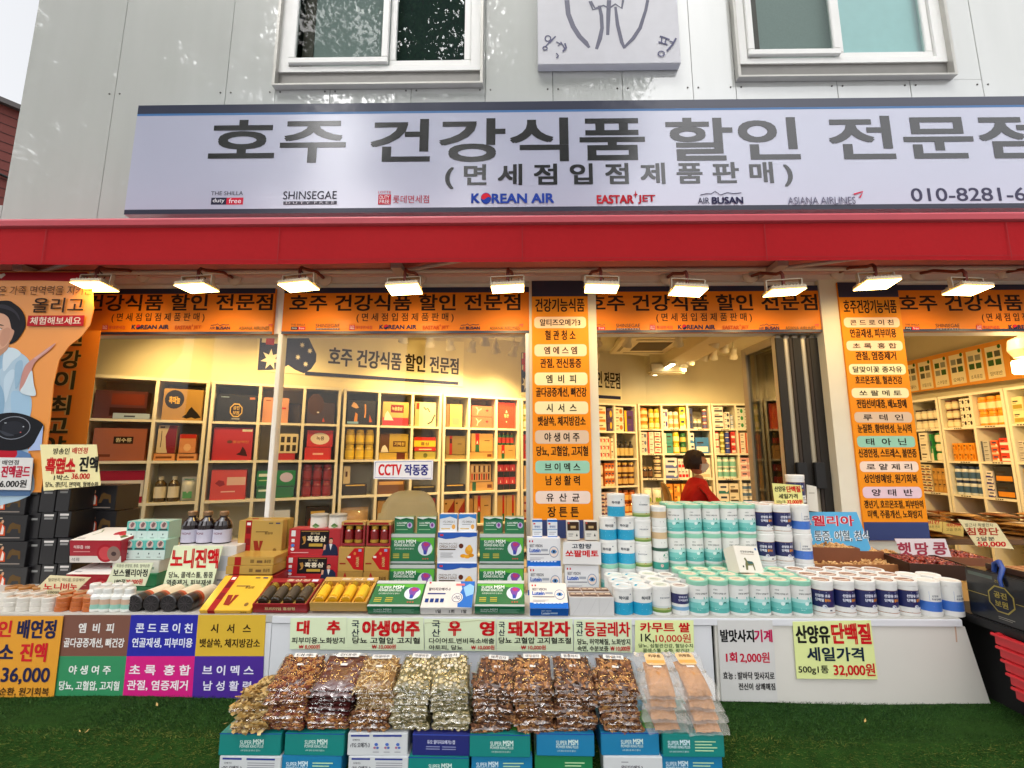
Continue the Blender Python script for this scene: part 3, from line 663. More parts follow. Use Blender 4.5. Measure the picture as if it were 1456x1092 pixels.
rows = [('g', [(-118, 387), (124, 387), (129, 401), (60, 399), (-118, 399)], '#96101a'), ('g', [(-6, 392), (6, 388.5), (8, 391), (2, 396)], '#d8c8b8'),
        ('G', [(-70, 705), (-60, 515), (-30, 498), (-8, 496), (14, 494), (30, 502), (42, 514), (40, 535), (34, 552), (44, 566), (43, 596), (40, 640), (42, 705)], '#a9c1d2'),
        ('G', [(-30, 520), (-10, 506), (8, 500), (12, 512), (0, 526), (-20, 540)], '#8fb0c8'), ('G', [(8, 497), (20, 495), (30, 503), (18, 514), (6, 528), (4, 514)], '#c6d6e0'), ('G', [(16, 560), (26, 556), (44, 564), (43, 592), (30, 598), (18, 590)], '#9cbcd4'),
        ('G', [(-20, 560), (-4, 545), (6, 560), (4, 590), (-14, 600)], '#86a8c2'), ('G', [(6, 540), (16, 526), (22, 530), (14, 556), (8, 572)], '#bcd0de'), ('G', [(22, 520), (31, 512), (33, 522), (28, 545), (22, 552)], '#94b2c8'),
        ('G', [(-16, 470), (8, 478), (13, 484), (12, 495), (2, 505), (-10, 512), (-20, 500)], '#b98a70'), ('G', [(-34, 446), (-10, 440), (10, 446), (15, 458), (17, 470), (16, 480), (10, 491), (0, 497), (-14, 498), (-30, 486), (-36, 466)], '#cf9f84'),
        ('G', [(4, 470), (13, 466), (16, 474), (12, 486), (4, 493), (0, 484)], '#c08d74'), ('G', [(15, 470), (20, 468), (21, 476), (18, 485), (15, 483)], '#c4937a'), ('G', [(-12, 473), (-4, 472), (-2, 478), (-8, 481), (-13, 478)], '#dbab90'),
        ('G', [(-42, 450), (-38, 437), (-22, 430), (0, 428), (14, 428), (21, 432), (29, 438), (35, 447), (37, 457), (36, 467), (31, 476), (25, 484), (19, 488), (14, 489), (18, 481), (21, 471), (17, 467), (15, 458), (12, 451), (4, 446), (-12, 444), (-26, 448), (-38, 460)], '#1b191d'),
        ('G', [(-10, 436), (4, 433), (16, 437), (26, 446), (29, 456), (22, 446), (10, 440)], '#34323a'), ('G', [(-6, 463), (0, 461), (7, 463.4), (0, 463)], '#4a342a'), ('G', [(-7, 468), (-2, 466), (4, 468), (-1, 469.4)], '#e4dcd4'), ('o', -3.4, 0.4, 466, 469.6, '#1c1416'), ('s', [(-7, 467.6), (-2, 465.6), (4.4, 468)], .8, '#2a1c18'), ('G', [(-16, 487), (-9, 485), (-2, 487), (-8, 490.5)], '#a8504c'),
        ('G', [(29, 556), (31, 538), (36, 522), (43, 514), (54, 506), (66, 497), (80, 488), (74, 496), (63, 505), (54, 512), (48, 521), (44, 536), (37, 549)], '#c08a80'), ('G', [(50, 509), (62, 501), (76, 491), (66, 500), (54, 510)], '#d0a096'), ('G', [(36, 546), (46, 527), (49, 545), (52, 562), (40, 562), (30, 557)], '#c9d6dc'),
        ('g', [(-60, 705), (-60, 640), (30, 640), (44, 645), (50, 660), (44, 705)], '#5a7aa4'), ('G', [(-60, 640), (-20, 630), (14, 632), (25, 640), (20, 652), (-20, 660), (-60, 662)], '#b3182a'),
        ('G', [(-30, 606), (-10, 592), (12, 587), (30, 588), (48, 594), (63, 604), (60, 618), (50, 631), (36, 639), (14, 641), (-12, 638), (-30, 630)], '#17181d'), ('g', [(63, 605), (60, 640), (40, 641), (50, 630)], '#a4b6da'), ('o', -4.6, 44.6, 592, 625, '#8a8f98'), ('o', -3.6, 43.6, 593, 624, '#191a20'), ('o', 4, 36, 599, 618, '#24262d'), ('r', 8, 11, 601, 602, '#b8bcc4'), ('r', 34, 36, 606, 607.5, '#b8bcc4'), ('r', 30, 32, 614, 615.5, '#b85a5a'), ('G', [(2, 612), (14, 616), (22, 619), (12, 620), (4, 616)], '#3a3d46'),
        ('t', '온 가족 면역력을 지키는', 0, 133, 407, 420, '#5a3212'), ('t', '올리고', 48, 121, 424, 445, .012, '#33200f'), ('r', 41, 121, 449, 464, '#b01a24'), ('t', '체험해보세요', 45, 117, 451, 462, .012, '#e6d2c0')]
px_rows(mb, rows, YP, c, .0004); mb.build('lettering', pb)
px_sign('calligraphy_banner', 'narrow orange banner with brush lettering down it behind the portrait banner', 'banner', .62, [(40, 470), (143, 470), (113, 700), (20, 700)], '#d97f1e',
        [('t', '건', 88, 118, 468, 492, .075, '#c8a860'), ('t', '강', 87, 115, 498, 524, .075, '#c8a860'), ('t', '이', 77, 107, 527, 554, .075, '#c8a860'), ('t', '최', 70, 101, 562, 590, .075, '#c8a860'), ('t', '고', 64, 98, 594, 616, .075, '#c8a860'), ('t', '건', 88, 118, 468, 492, .03, '#3a3a18'), ('t', '강', 87, 115, 498, 524, .03, '#3a3a18'), ('t', '이', 77, 107, 527, 554, .03, '#3a3a18'), ('t', '최', 70, 101, 562, 590, .03, '#3a3a18'), ('t', '고', 64, 98, 594, 616, .03, '#3a3a18'), ('t', '야', 58, 94, 620, 646, .03, '#3a3a18')], .004)
# ------------------------------------------------------------------ inside the shop
AL = math.atan2(LU.y, LU.x)
def on_left(px, py, back=0.):      # photo pixel -> (distance along the left wall, height)
    a, b, c = ray(px, py); A = LA - LN * back
    t = (A.x * LU.y + (CAM_Y - A.y) * LU.x) / (a * LU.y - b * LU.x)
    return (a * t - A.x) * LU.x + (CAM_Y + b * t - A.y) * LU.y, CAM_Z + c * t
XRS = 4.6; YBS = 4.5
def on_right(px, py, back=0.):
    a, b, c = ray(px, py); t = (XRS + back) / a
    return YBS - (CAM_Y + b * t), CAM_Z + c * t
WALLS = {'left': (lambda s, back: (LA.x + LU.x * s - LN.x * back, LA.y + LU.y * s - LN.y * back), AL),
         'back': (lambda s, back: (s, YBS + back), 0.), 'right': (lambda s, back: (XRS + back, YBS - s), -PI / 2)}
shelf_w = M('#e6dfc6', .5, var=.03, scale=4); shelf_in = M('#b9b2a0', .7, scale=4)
def bookcase(wall, s0, s1, divs, zs, label, depth=.30):
    fn, rz = WALLS[wall]; w = s1 - s0; x, y = fn((s0 + s1) / 2, 0); z0 = ZF + .005
    t = thing('bookcase', label, 'bookcase', (x, y, z0), (0, 0, rz), 'white cubby bookcases'); th = .026
    X = lambda s: s - (s0 + s1) / 2
    for sx in (-w / 2, w / 2 - th): b = MB(); b.box(sx, sx + th, 0, depth, 0, zs[0] - z0 - th, shelf_w); b.build('side_panel', t)
    b = MB(); b.box(-w / 2, w / 2, -.002, depth, zs[0] - z0 - th, zs[0] - z0, shelf_w); b.build('top_board', t)
    for z in zs[1:]:
        b = MB(); b.box(-w / 2 + th, w / 2 - th, .002, depth - .01, z - z0 - .022, z - z0, shelf_w)
        if wall != 'left':
            rs = random.Random(int(z * 1000) + int(s0 * 100)); e = [-w / 2] + [X(d) for d in divs] + [w / 2]
            for a, c in zip(e, e[1:]):
                m = (a + c) / 2 + rs.uniform(-.03, .03); L = rs.uniform(.03, .07)
                for q in range(4): b.rect(m - L + q * L / 2, m - L + q * L / 2 + L * .38, z - z0 - .017, z - z0 - .006, front(.002), ink('#4a3a2a'))
        b.build('shelf', t)
    for d in divs:
        b = MB(); zz = zs + [z0 + .08]
        for za_, zb_ in zip(zz, zz[1:]): b.box(X(d) - th / 2, X(d) + th / 2, .001, depth - .012, zb_ - z0, za_ - z0 - (.022 if za_ != zs[0] else th), shelf_w)
        b.build('divider', t)
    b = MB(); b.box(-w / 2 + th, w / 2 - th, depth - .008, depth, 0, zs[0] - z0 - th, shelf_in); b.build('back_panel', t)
    b = MB(); b.box(-w / 2 + th, w / 2 - th, .02, depth - .02, 0, .08, shelf_w); b.build('plinth', t)
    return t
ZL = [2.165, 1.795, 1.44, 1.085, .73, .40]; ZBK = [2.20, 1.845, 1.505, 1.165, .82, .48]; ZR = [2.115, 1.775, 1.425, 1.08, .735, .40]
sl = lambda px, py=610: on_left(px, py)[0]
UA = (-.107, .745, [sl(217)]); UB = (.764, 1.885, [sl(366), sl(430)]); UC = (1.911, 2.945, [sl(538), sl(586)]); UD = (2.965, sl(741, 610) - .02, [sl(667), sl(706)]); e0 = UD[1] + .02; e1 = sl(906, 610)
UE = (e0, e1, [e0 + (sl(875, 610) - e0) * q for q in (.2, .4, .6, .8, 1)])
for u, n in zip((UA, UB, UC, UD, UE), ('first', 'second', 'third', 'fourth', 'fifth')):
    bookcase('left', u[0], u[1], u[2], ZL, f'white cubby bookcase along the slanted left wall, {n} from the street side')
xb_ = lambda px: at(px, 610, YBS)[0]
UF = (xb_(908.5), xb_(1012), [xb_(942), xb_(979)]); UG = (xb_(1013.5), 3.94, [xb_(1048), xb_(1084)])
bookcase('back', UF[0], UF[1], UF[2], ZBK, 'white cubby bookcase on the rear wall behind the seated woman'); bookcase('back', UG[0], UG[1], UG[2], ZBK, 'white cubby bookcase on the rear wall beside the folded doors')
sr = lambda px: on_right(px, 610)[0]
UH = (sr(1262), sr(1338), [sr(1297)]); UI = (sr(1339.5), sr(1434), [sr(1386)]); UJ = (sr(1435.5), sr(1530), [sr(1478)])
for u, n in zip((UH, UI, UJ), ('deepest', 'middle', 'nearest')): bookcase('right', u[0], u[1], u[2], ZR, f'white cubby bookcase on the right wall, {n} of three')

# ---- stock: every pack, jar and bottle is a thing of its own
SHAPES = {}
def carton_mesh(w, d, h, base, rows, trim=None):
    key = ('carton', round(w, 3), round(d, 3), round(h, 3), base, repr(rows))
    if key not in SHAPES:
        mb = MB(); m = base if not isinstance(base, str) else M(base, .42, var=.04, coat=.25, coat_r=.2)
        mb.rbox(-w / 2, w / 2, -d / 2, d / 2, 0, h, m, min(.0025, h * .04))
        prints(mb, fit(front(-d / 2, g=.0003), -w / 2, w / 2, 0, h), [r for r in rows if r[0] in 'rdtgs'])
        SHAPES[key] = mb.mesh('carton')
    return SHAPES[key]
def jar_mesh(r, h, body, lid, lab, k=14, neck=.82, lid_h=.18):
    key = ('jar', round(r, 3), round(h, 3), body, lid, lab)
    if key not in SHAPES:
        bm_ = M(body, .25, coat=.4, var=.03); lm = M(lid, .4); la = M(lab, .5); lz = h * (1 - lid_h)
        a = MB(); a.lathe([(r * .9, 0, bm_), (r, h * .04, bm_), (r, h * .16, la), (r * 1.004, h * .161, la), (r * 1.004, h * .6, la), (r, h * .601, bm_), (r * .98, h * .72, bm_), (r * neck, lz, bm_)], bm_, k)
        b = MB(); b.lathe([(r * neck * 1.05, lz, lm), (r * neck * 1.05, h * .985, lm), (r * neck * .98, h, lm)], lm, k)
        SHAPES[key] = (a.mesh('jar_body'), b.mesh('lid'))
    return SHAPES[key]
def pouch_mesh(w, h, d, col, lab):
    key = ('pouch', round(w, 3), round(h, 3), col, lab)
    if key not in SHAPES:
        mb = MB(); n = 8; vs = []; m = M(col, .4, bump=.3, scale=40, var=.08, coat=.3)
        for side in (-1, 1):
            for j in range(n + 1):
                for i in range(n + 1):
                    u, v = i / n, j / n; b = (math.sin(PI * u) * (math.sin(PI * min(1, v * 1.15)) ** .5 if v * 1.15 < 1 else 0)) ** .6
                    vs.append(((u - .5) * w, side * (.002 + b * d / 2), v * h))
        N = (n + 1) ** 2; fs = []
        for sd in (0, 1):
            for j in range(n):
                for i in range(n):
                    q = [sd * N + j * (n + 1) + i, sd * N + j * (n + 1) + i + 1, sd * N + (j + 1) * (n + 1) + i + 1, sd * N + (j + 1) * (n + 1) + i]
                    fs.append(tuple(q if sd == 0 else reversed(q)))
        mb.add(vs, fs, m, True); mb.rect(-w * .3, w * .3, h * .12, h * .4, front(-d / 2), ink(lab)); mb.rect(-w * .3, w * .3, h * .86, h * .9, front(-.003), ink(lab))
        SHAPES[key] = mb.mesh('pouch')
    return SHAPES[key]
def face(accent, style=0):
    a = accent
    return [[('r', .08, .92, .1, .42, a), ('r', .12, .6, .62, .72, '#3a3028'), ('r', .12, .45, .52, .56, '#5a5048')],
            [('d', .68, .5, .2, .3, a), ('r', .08, .42, .62, .76, '#4a2a22'), ('r', .08, .36, .3, .36, '#6a5a50'), ('r', .08, .3, .2, .24, '#6a5a50')],
            [('r', .0, .24, 0, 1, a), ('r', .34, .8, .6, .74, '#40342a'), ('r', .34, .7, .3, .36, '#6a5a4a')],
            [('r', 0, 1, .0, .28, a), ('r', .2, .8, .55, .75, '#33415a'), ('d', .8, .3, .12, .16, '#e8e0d0')]][style % 4]
def shelf_item(kind, wall, s, z, w, h, d, c1, c2, label, back=.03, style=0, rows=None, name=None, lab=None):
    fn, rz = WALLS[wall]
    if kind == 'box':
        x, y = fn(s, back + d / 2); o = put(name or ('gift_box' if rows is not None else 'medicine_box'), carton_mesh(w, d, h, c1, rows if rows is not None else face(c2, style)), None, (x, y, z), (0, 0, rz)); return tag(o, label, 'box')
    if kind in ('jar', 'bottle'):
        r = w / 2; x, y = fn(s, back + r); t = thing(kind, label, kind, (x, y, z), (0, 0, rz))
        a, b = jar_mesh(r, h, c1, c2, lab or '#e8dcc0', neck=.82 if kind == 'jar' else .42, lid_h=.18 if kind == 'jar' else .14)
        put('body', a, t); put('lid' if kind == 'jar' else 'cap', b, t); return t
    if kind == 'pouch':
        x, y = fn(s, back + d / 2); return tag(put('pouch', pouch_mesh(w, h, d, c1, c2), None, (x, y, z), (0, 0, rz)), label, 'pouch')
RN = ['top', 'second', 'third', 'fourth', 'fifth']
CN = {'#f': 0}
def stock(wall, unit, zs, col, row, colname, wallname, groups):
    """groups: (desc, kind, x0, x1, nx, nz, height share, c1, c2[, label colour])"""
    e = [unit[0] + .03] + [v for d in unit[2] for v in (d - .018, d + .018)] + [unit[1] - .03]
    a, b = e[2 * col], e[2 * col + 1]; W = b - a; z = zs[row + 1] + .001; Hh = zs[row] - zs[row + 1] - .03
    for gi, g in enumerate(groups):
        desc, kind, x0, x1, nx, nz, hs, c1, c2 = g[:9]; lab = g[9] if len(g) > 9 else None
        cw = W * (x1 - x0) / nx; ih = Hh * hs / nz
        for j in range(nz):
            for i in range(nx):
                sx = a + W * x0 + cw * (i + .5); w = cw * (.95 if kind == 'box' else .94); dd = .2 if kind == 'box' else w
                lay = '' if nz == 1 else (', ' + ['bottom', 'upper'][j] + ' layer' if nz == 2 else ', ' + ['bottom', 'second', 'third', 'fourth', 'fifth'][j] + ' layer')
                pos = '' if nx == 1 else ', ' + order(i, nx)
                ihh = ih if kind == 'box' else min(ih, w * 2.2)
                # jars keep the full layer height so that the next layer rests on them
                shelf_item(kind, wall, sx, z + j * ih, w, ih * (.985 if kind == 'box' else .995), min(dd, .22), c1, c2,
                           f'{desc}{pos}{lay}, {colname} cubby, {RN[row]} shelf, {wallname}', back=.02 + random.uniform(0, .015) if nz == 1 else .02, style=(gi + col + row), lab=lab)
W_, K_ = '#e3dccb', '#2a211c'
BW = 'rear wall'
E_ = 'left wall end'
stock('left', UE, ZL, 5, 0, 'last', E_, [('cream patterned box', 'box', 0, .45, 1, 3, .95, '#e4d3b4', '#b06a2a'), ('purple yellow box', 'box', .48, .98, 1, 1, .85, '#4a2a6a', '#e8b020')])
stock('left', UE, ZL, 4, 0, 'fifth', E_, [('white orange box', 'box', 0, .55, 1, 3, .95, '#e8d8b8', '#c87a30'), ('violet box', 'box', .6, .98, 1, 2, .9, '#3c2858', '#e0b030')])
stock('left', UE, ZL, 5, 1, 'last', E_, [('dark glass bottle', 'bottle', .0, .98, 4, 1, .7, '#2a2114', '#1c1a14', '#c9b070')])
stock('left', UE, ZL, 4, 1, 'fifth', E_, [('white red box', 'box', 0, .72, 3, 3, .86, '#e6d9c0', '#b8322a'), ('cream box', 'box', .75, .98, 1, 2, .8, '#e8dcc0', '#c87a4a')])
stock('left', UE, ZL, 5, 2, 'last', E_, [('dark honey jar', 'jar', 0, .98, 3, 2, .92, '#4a2410', '#c8a050', '#d0a860')])
stock('left', UE, ZL, 4, 2, 'fifth', E_, [('white striped tin', 'jar', 0, .3, 1, 2, .9, '#e0d4b8', '#6a4a2a'), ('small orange box', 'box', .35, .98, 3, 3, .9, '#c86a2a', '#e8d0a0')])
stock('left', UE, ZL, 5, 3, 'last', E_, [('amber honey jar', 'jar', 0, .98, 3, 2, .9, '#b8641a', '#7a3a1a', '#e0b060')])
stock('left', UE, ZL, 4, 3, 'fifth', E_, [('pale mauve box', 'box', .0, .98, 3, 3, .85, '#cdb4b0', '#5a3a5a')])
stock('left', UE, ZL, 0, 0, 'first', E_, [('green yellow jar', 'jar', .0, .9, 2, 2, .9, '#a8b03a', '#e0d070')])
stock('left', UE, ZL, 0, 1, 'first', E_, [('red gift box', 'box', .05, .9, 1, 1, .9, '#b82418', '#e8c890')])
stock('left', UE, ZL, 0, 2, 'first', E_, [('brown red box', 'box', .05, .9, 1, 2, .85, '#8a3a20', '#d8a860')])
stock('left', UE, ZL, 0, 3, 'first', E_, [('kraft box', 'box', .05, .9, 1, 3, .85, '#c89858', '#8a2a1a')])
for q_, (ca, cb, cl) in enumerate((('#c9a552', '#8a2a1a', '#e0c890'), ('#b8301f', '#e8d0a0', '#d8b070'), ('#2f6a44', '#d8e0c0', '#c8d0a0'))):
    for r_i in range(4):
        stock('left', UE, ZL, q_ + 1, r_i, ORD[q_ + 1], E_, [((('gold tin', 'red tin', 'green tin')[q_], 'jar', .02, .98, 2 + (r_i + q_) % 2, 2, .8, ca, cb, cl) if (r_i + q_) % 2 else (('gold carton', 'red carton', 'green carton')[q_], 'box', .03, .96, 1 + (r_i + q_) % 3, 2, .84, ca, cb))])
def F(c, r, g): stock('back', UF, ZBK, c, r, ORD[c], BW, g)
def G(c, r, g): stock('back', UG, ZBK, c, r, ORD[c + 3], BW, g)
F(0, 0, [('orange lidded jar', 'jar', .0, .42, 1, 3, .9, '#e0a040', '#d8802a', '#f0d8a0'), ('yellow tub', 'jar', .44, .98, 2, 2, .86, '#e2b020', '#e8c850', '#f0e0a0')])
F(0, 1, [('grey banded box', 'box', 0, .3, 1, 3, .95, '#cfc8bc', '#5a6478'), ('red white box', 'box', .32, .64, 1, 4, .95, '#e0d4c4', '#c0342a'), ('white red carton', 'box', .67, .98, 1, 4, .95, '#e2dac8', '#b8302a')])
F(0, 2, [('dark brown jar', 'jar', .02, .55, 2, 1, .5, '#2c1a12', '#a88a5a', '#6a4a2a'), ('cream lidded dark jar', 'jar', .6, .98, 1, 3, .95, '#3a2418', '#e0d0b0', '#d8c49c')])
F(0, 3, [('white refill pouch', 'pouch', .02, .48, 1, 1, .68, '#e3ddcc', '#8aa03a'), ('white green pouch', 'pouch', .5, .97, 1, 1, .68, '#e3ddcc', '#7a9a3a')])
F(1, 0, [('white violet box', 'box', 0, .22, 1, 2, .85, '#e8e0d4', '#4a3a8a'), ('white tub', 'jar', .24, .7, 2, 2, .74, '#ece4d2', '#f0e8d8', '#e0a060'), ('yellow box', 'box', .72, .97, 1, 2, .95, '#e0c030', '#e8e0c0')])
F(1, 1, [('teal white box', 'box', 0, .38, 1, 2, .9, '#3c8a80', '#e8e0cc'), ('yellow tub', 'jar', .40, .70, 1, 2, .95, '#e4b422', '#e8c850', '#f4e4a8'), ('green tub', 'jar', .72, .98, 1, 2, .9, '#1f5a34', '#2a6a3a', '#c8b860')])
F(1, 2, [('white lilac box', 'box', 0, .52, 1, 2, .9, '#d8d2d4', '#5a68a8'), ('red white box', 'box', .55, .98, 3, 2, .86, '#e4d8cc', '#c02a2a')])
F(1, 3, [('orange carton', 'box', .0, .28, 1, 2, .85, '#d88a1e', '#e8b850'), ('orange box', 'box', .32, .6, 1, 2, .85, '#dc9020', '#f0c860'), ('amber carton', 'box', .64, .95, 1, 2, .85, '#d4861c', '#e8b850')])
F(2, 0, [('navy box', 'box', 0, .22, 1, 1, .9, '#26305a', '#c8c0b8'), ('small tub', 'jar', .25, .68, 2, 1, .42, '#e4dcc8', '#c8b890', '#5a5a5a'), ('slim banded jar', 'jar', .72, .97, 1, 3, .84, '#8a4a3a', '#e0d8c8', '#5a5a8a')])
F(2, 1, [('white blue box', 'box', 0, .22, 1, 2, .92, '#e2dcd0', '#3a7ab0'), ('big white blue box', 'box', .26, .97, 1, 1, .72, '#2f6ea8', '#e8e2d4')])
F(2, 2, [('white cream box', 'box', .35, .97, 1, 2, .9, '#e6dcc8', '#c8b894')])
F(2, 3, [('cream box', 'box', .5, .97, 1, 2, .75, '#e2d4b0', '#b89a5a')])
G(0, 0, [('white dark banded box', 'box', 0, .48, 1, 4, .95, '#e6ded0', '#3a4250'), ('white striped box', 'box', .5, .78, 1, 3, .72, '#e6ded0', '#3a4250'), ('small blue jar', 'jar', .82, .98, 1, 3, .6, '#dcd6cc', '#4a7ab0', '#b8c8d8')])
G(0, 1, [('white red tub', 'jar', 0, .24, 1, 3, .95, '#e4dcd0', '#c03a3a', '#d8c8b8'), ('olive tub', 'jar', .26, .49, 1, 4, .97, '#8a8a2a', '#a8a040', '#d8d090'), ('blue tub', 'jar', .51, .74, 1, 4, .97, '#2a3a8a', '#e0d8d0', '#3a4a9a'), ('red box', 'box', .77, .98, 1, 3, .97, '#c82a22', '#e8d8c8')])
G(0, 2, [('mint tub', 'jar', .0, .98, 3, 2, .92, '#dfe2d6', '#9cc8b4', '#7ab8a8')])
G(0, 3, [('white teal box', 'box', 0, .5, 1, 2, .88, '#e4ddcc', '#3a7a78'), ('cream box', 'box', .52, .98, 1, 2, .88, '#e2d8bc', '#5a4a3a')])
G(1, 0, [('green white box', 'box', .0, .98, 3, 3, .92, '#d8dccc', '#3a8a52')])
G(1, 1, [('cream red box', 'box', .0, .6, 2, 3, .92, '#e4d6c0', '#c05a3a')])
G(1, 2, [('pink white box', 'box', .0, .98, 3, 3, .9, '#e0a8a0', '#e8e0d8')])
G(1, 3, [('white lidded tub', 'jar', .0, .98, 3, 3, .88, '#e6e0d0', '#e8e4d8', '#5a7a9a')])
RW = 'right wall'
def H(c, r, g): stock('right', UH, ZR, c, r, ORD[c], RW, g)
def I(c, r, g): stock('right', UI, ZR, c, r, ORD[c + 2], RW, g)
def J(c, r, g): stock('right', UJ, ZR, c, r, ORD[c + 4], RW, g)
H(0, 0, [('white dark box', 'box', .1, .95, 2, 3, .8, '#e2d8bc', '#4a4a3a')]); H(0, 1, [('yellow bottle', 'bottle', .3, .95, 2, 1, .7, '#d0a020', '#8a6a1a', '#e8d060')]); H(0, 2, [('orange white box', 'box', .1, .95, 2, 2, .8, '#e0c8a0', '#d8701e')])
H(1, 0, [('dark lidded jar', 'jar', 0, .98, 4, 2, .72, '#cfc4a8', '#3a2a2a', '#e0d4b4')])
H(1, 1, [('white black printed box', 'box', 0, .45, 1, 3, .98, '#e8e0c8', '#2a2620'), ('green banded box', 'box', .5, .6, 1, 1, .92, '#2a8a4a', '#e0d8b8'), ('white tub', 'jar', .62, .98, 1, 3, .94, '#e2d8b8', '#3a7a4a', '#e4dcc0')])
H(1, 2, [('beige patterned box', 'box', 0, .42, 2, 5, .95, '#dcc898', '#8a4a2a'), ('kraft box', 'box', .46, .98, 3, 2, .84, '#b8883e', '#c8984e')])
I(0, 0, [('maroon lidded jar', 'jar', 0, .46, 2, 3, .94, '#c8b890', '#5a2018', '#e0d0a8'), ('white black box', 'box', .58, .98, 2, 4, .94, '#e8dfc6', '#3a342a')])
I(0, 1, [('orange box', 'box', .12, .9, 4, 2, .58, '#dc901c', '#c06a10'), ('amber box', 'box', .24, .72, 1, 1, .95, '#d8891a', '#b8620e')][:1])
I(0, 2, [('navy lidded jar', 'jar', 0, .98, 4, 2, .92, '#c2c6c4', '#2a3a5a', '#3a5a78')])
I(1, 0, [('orange honey jar', 'jar', 0, .98, 3, 2, .92, '#e08a1e', '#e8a02a', '#f0d8a8')])
I(1, 1, [('silver box', 'box', 0, .3, 1, 5, .62, '#bdbab0', '#5a5a60'), ('orange red box', 'box', .34, .6, 1, 3, .64, '#d85a28', '#e8b890'), ('red white box', 'box', .64, .98, 1, 3, .7, '#d83a20', '#f0e0d0')])
I(1, 2, [('white violet box', 'box', 0, .26, 1, 4, .8, '#dcd4cc', '#3a3478'), ('black gift box', 'box', .3, .98, 1, 2, .94, '#1c1a1c', '#d88a2a')])
J(0, 0, [('cream box', 'box', 0, .5, 1, 2, .8, '#e4d49c', '#a8903a'), ('violet lidded jar', 'jar', .52, .98, 2, 2, .84, '#d8c8a8', '#4a2a6a', '#c8b0c0')])
J(0, 1, [('grey box', 'box', 0, .5, 1, 4, .6, '#c4beb0', '#4a4a50'), ('white box', 'box', .52, .98, 1, 3, .8, '#e4dcc4', '#b85a2a')])
J(0, 2, [('black gold box', 'box', .05, .95, 1, 2, .9, '#201c1a', '#c8902a')])
J(1, 0, [('yellow jar', 'jar', 0, .98, 3, 2, .9, '#e0a82a', '#e8d8a0', '#f0e0b0')]); J(1, 1, [('red white box', 'box', .0, .95, 2, 3, .8, '#c83a2a', '#e8d8c0')])
for c, (u, cc) in enumerate(((UH, 0), (UH, 1), (UI, 0), (UI, 1), (UJ, 0))):
    stock('right', u, ZR, cc, 3, ORD[c], RW, [('flat brown snack pack pile', 'box', .04, .48, 1, 4, .42, '#8a4f26', '#c89a58'), ('flat tan snack pack pile', 'box', .52, .96, 1, 4, .42, '#b07a3c', '#6a3a1c')])

# ---- gift boxes along the left wall, cubby by cubby
def LEFT(u, un, c, r, items):
    e = [u[0] + .03] + [v for d in u[2] for v in (d - .018, d + .018)] + [u[1] - .03]
    a, b = e[2 * c], e[2 * c + 1]; W = b - a; z = ZL[r + 1] + .001; Hh = ZL[r] - ZL[r + 1] - .03
    where = f'{["left", "middle", "right"][c] if len(u[2]) > 1 else ["left", "right"][c]} cubby of {RN[r]} shelf, {un} bookcase'
    for it in items:
        desc, kind, x0, x1, z0, z1, c1, rows = it[:8]; extra = it[8] if len(it) > 8 else {}
        nx, nz = extra.get('n', (1, 1)); w = W * (x1 - x0) / nx; h = Hh * (z1 - z0) / nz
        for j in range(nz):
            for i in range(nx):
                pos = '' if nx * nz == 1 else ((order(i, nx) + ' ' if nx > 1 else '') + (['lower', 'upper'][j] + ' ' if nz > 1 else ''))
                shelf_item(kind, 'left', a + W * x0 + w * (i + .5), z + Hh * z0 + h * j, w * .96, h * .985, extra.get('d', .12), c1, extra.get('lid', '#c8a030'), f'{pos}{desc}, {where}',
                           back=extra.get('back', .03), rows=rows, lab=extra.get('lab'), name=extra.get('name'))
g_, k_, r_ = '#c9a552', '#1d1815', '#b01f1c'
LEFT(UA, 'first', 0, 0, [('dark red wood chest', 'box', 0, .9, 0, .72, '#4a1c14', [('r', .3, 1, .1, .4, '#2c100c'), ('r', .32, .95, .5, .9, '#6a2a1a')]), ('flat pale blue box', 'box', .35, .98, 0, .14, '#a8bccc', [('r', .3, .6, .3, .6, '#3a4a5a')], {'back': .0, 'd': .025})])
LEFT(UA, 'first', 1, 0, [('ochre gift box with black disc', 'box', .06, .98, 0, .84, '#a8803a', [('d', .28, .66, .24, .3, k_), ('t', '흑마늘', .14, .42, .52, .76, .02, '#e8b83a'), ('g', [(.5, .1), (.6, .2), (.66, .35), (.72, .44), (.78, .36), (.88, .25), (.98, .1), (.84, .06), (.74, .1), (.62, .06)], k_)])])
LEFT(UA, 'first', 0, 1, [('terracotta gift box with black plate', 'box', .06, .96, 0, .86, '#9a5432', [('r', .38, .75, .52, .74, k_), ('t', '원수류', .42, .72, .57, .70, .02, '#d8c89a'), ('r', .1, .35, .12, .2, '#6a3420')])])
LEFT(UA, 'first', 1, 1, [('maroon and cream upright box', 'box', .04, .46, .2, .96, '#c9b48c', [('g', [(1, 0), (1, 1), (.6, 1), (.42, .6), (.5, .2), (.6, 0)], '#7a1c2a'), ('r', .1, .34, .9, .96, k_), ('s', [(.2, .8), (.22, .5), (.2, .2)], .04, '#4a3a2a')]),
                         ('orange box with red band', 'box', .52, .9, .2, .72, '#c8824a', [('r', 0, 1, .78, 1, '#b02a1c'), ('d', .5, .3, .22, .2, '#d8a878')]), ('left orange base carton', 'box', .0, .47, 0, .19, '#c9884e', [('r', .1, .85, .3, .6, '#6a3a1c')]), ('right orange base carton', 'box', .5, .95, 0, .19, '#c9884e', [('r', .1, .85, .3, .6, '#6a3a1c')], {'back': .034})])
LEFT(UA, 'first', 0, 2, [('white crimson handled box', 'box', .2, 1, .0, .85, '#d8cdbd', [('r', 0, 1, .7, 1, '#9a1c38'), ('r', 0, 1, 0, .2, '#9a1c38'), ('t', '도라지', .3, .6, .38, .58, .02, '#b02040')])])
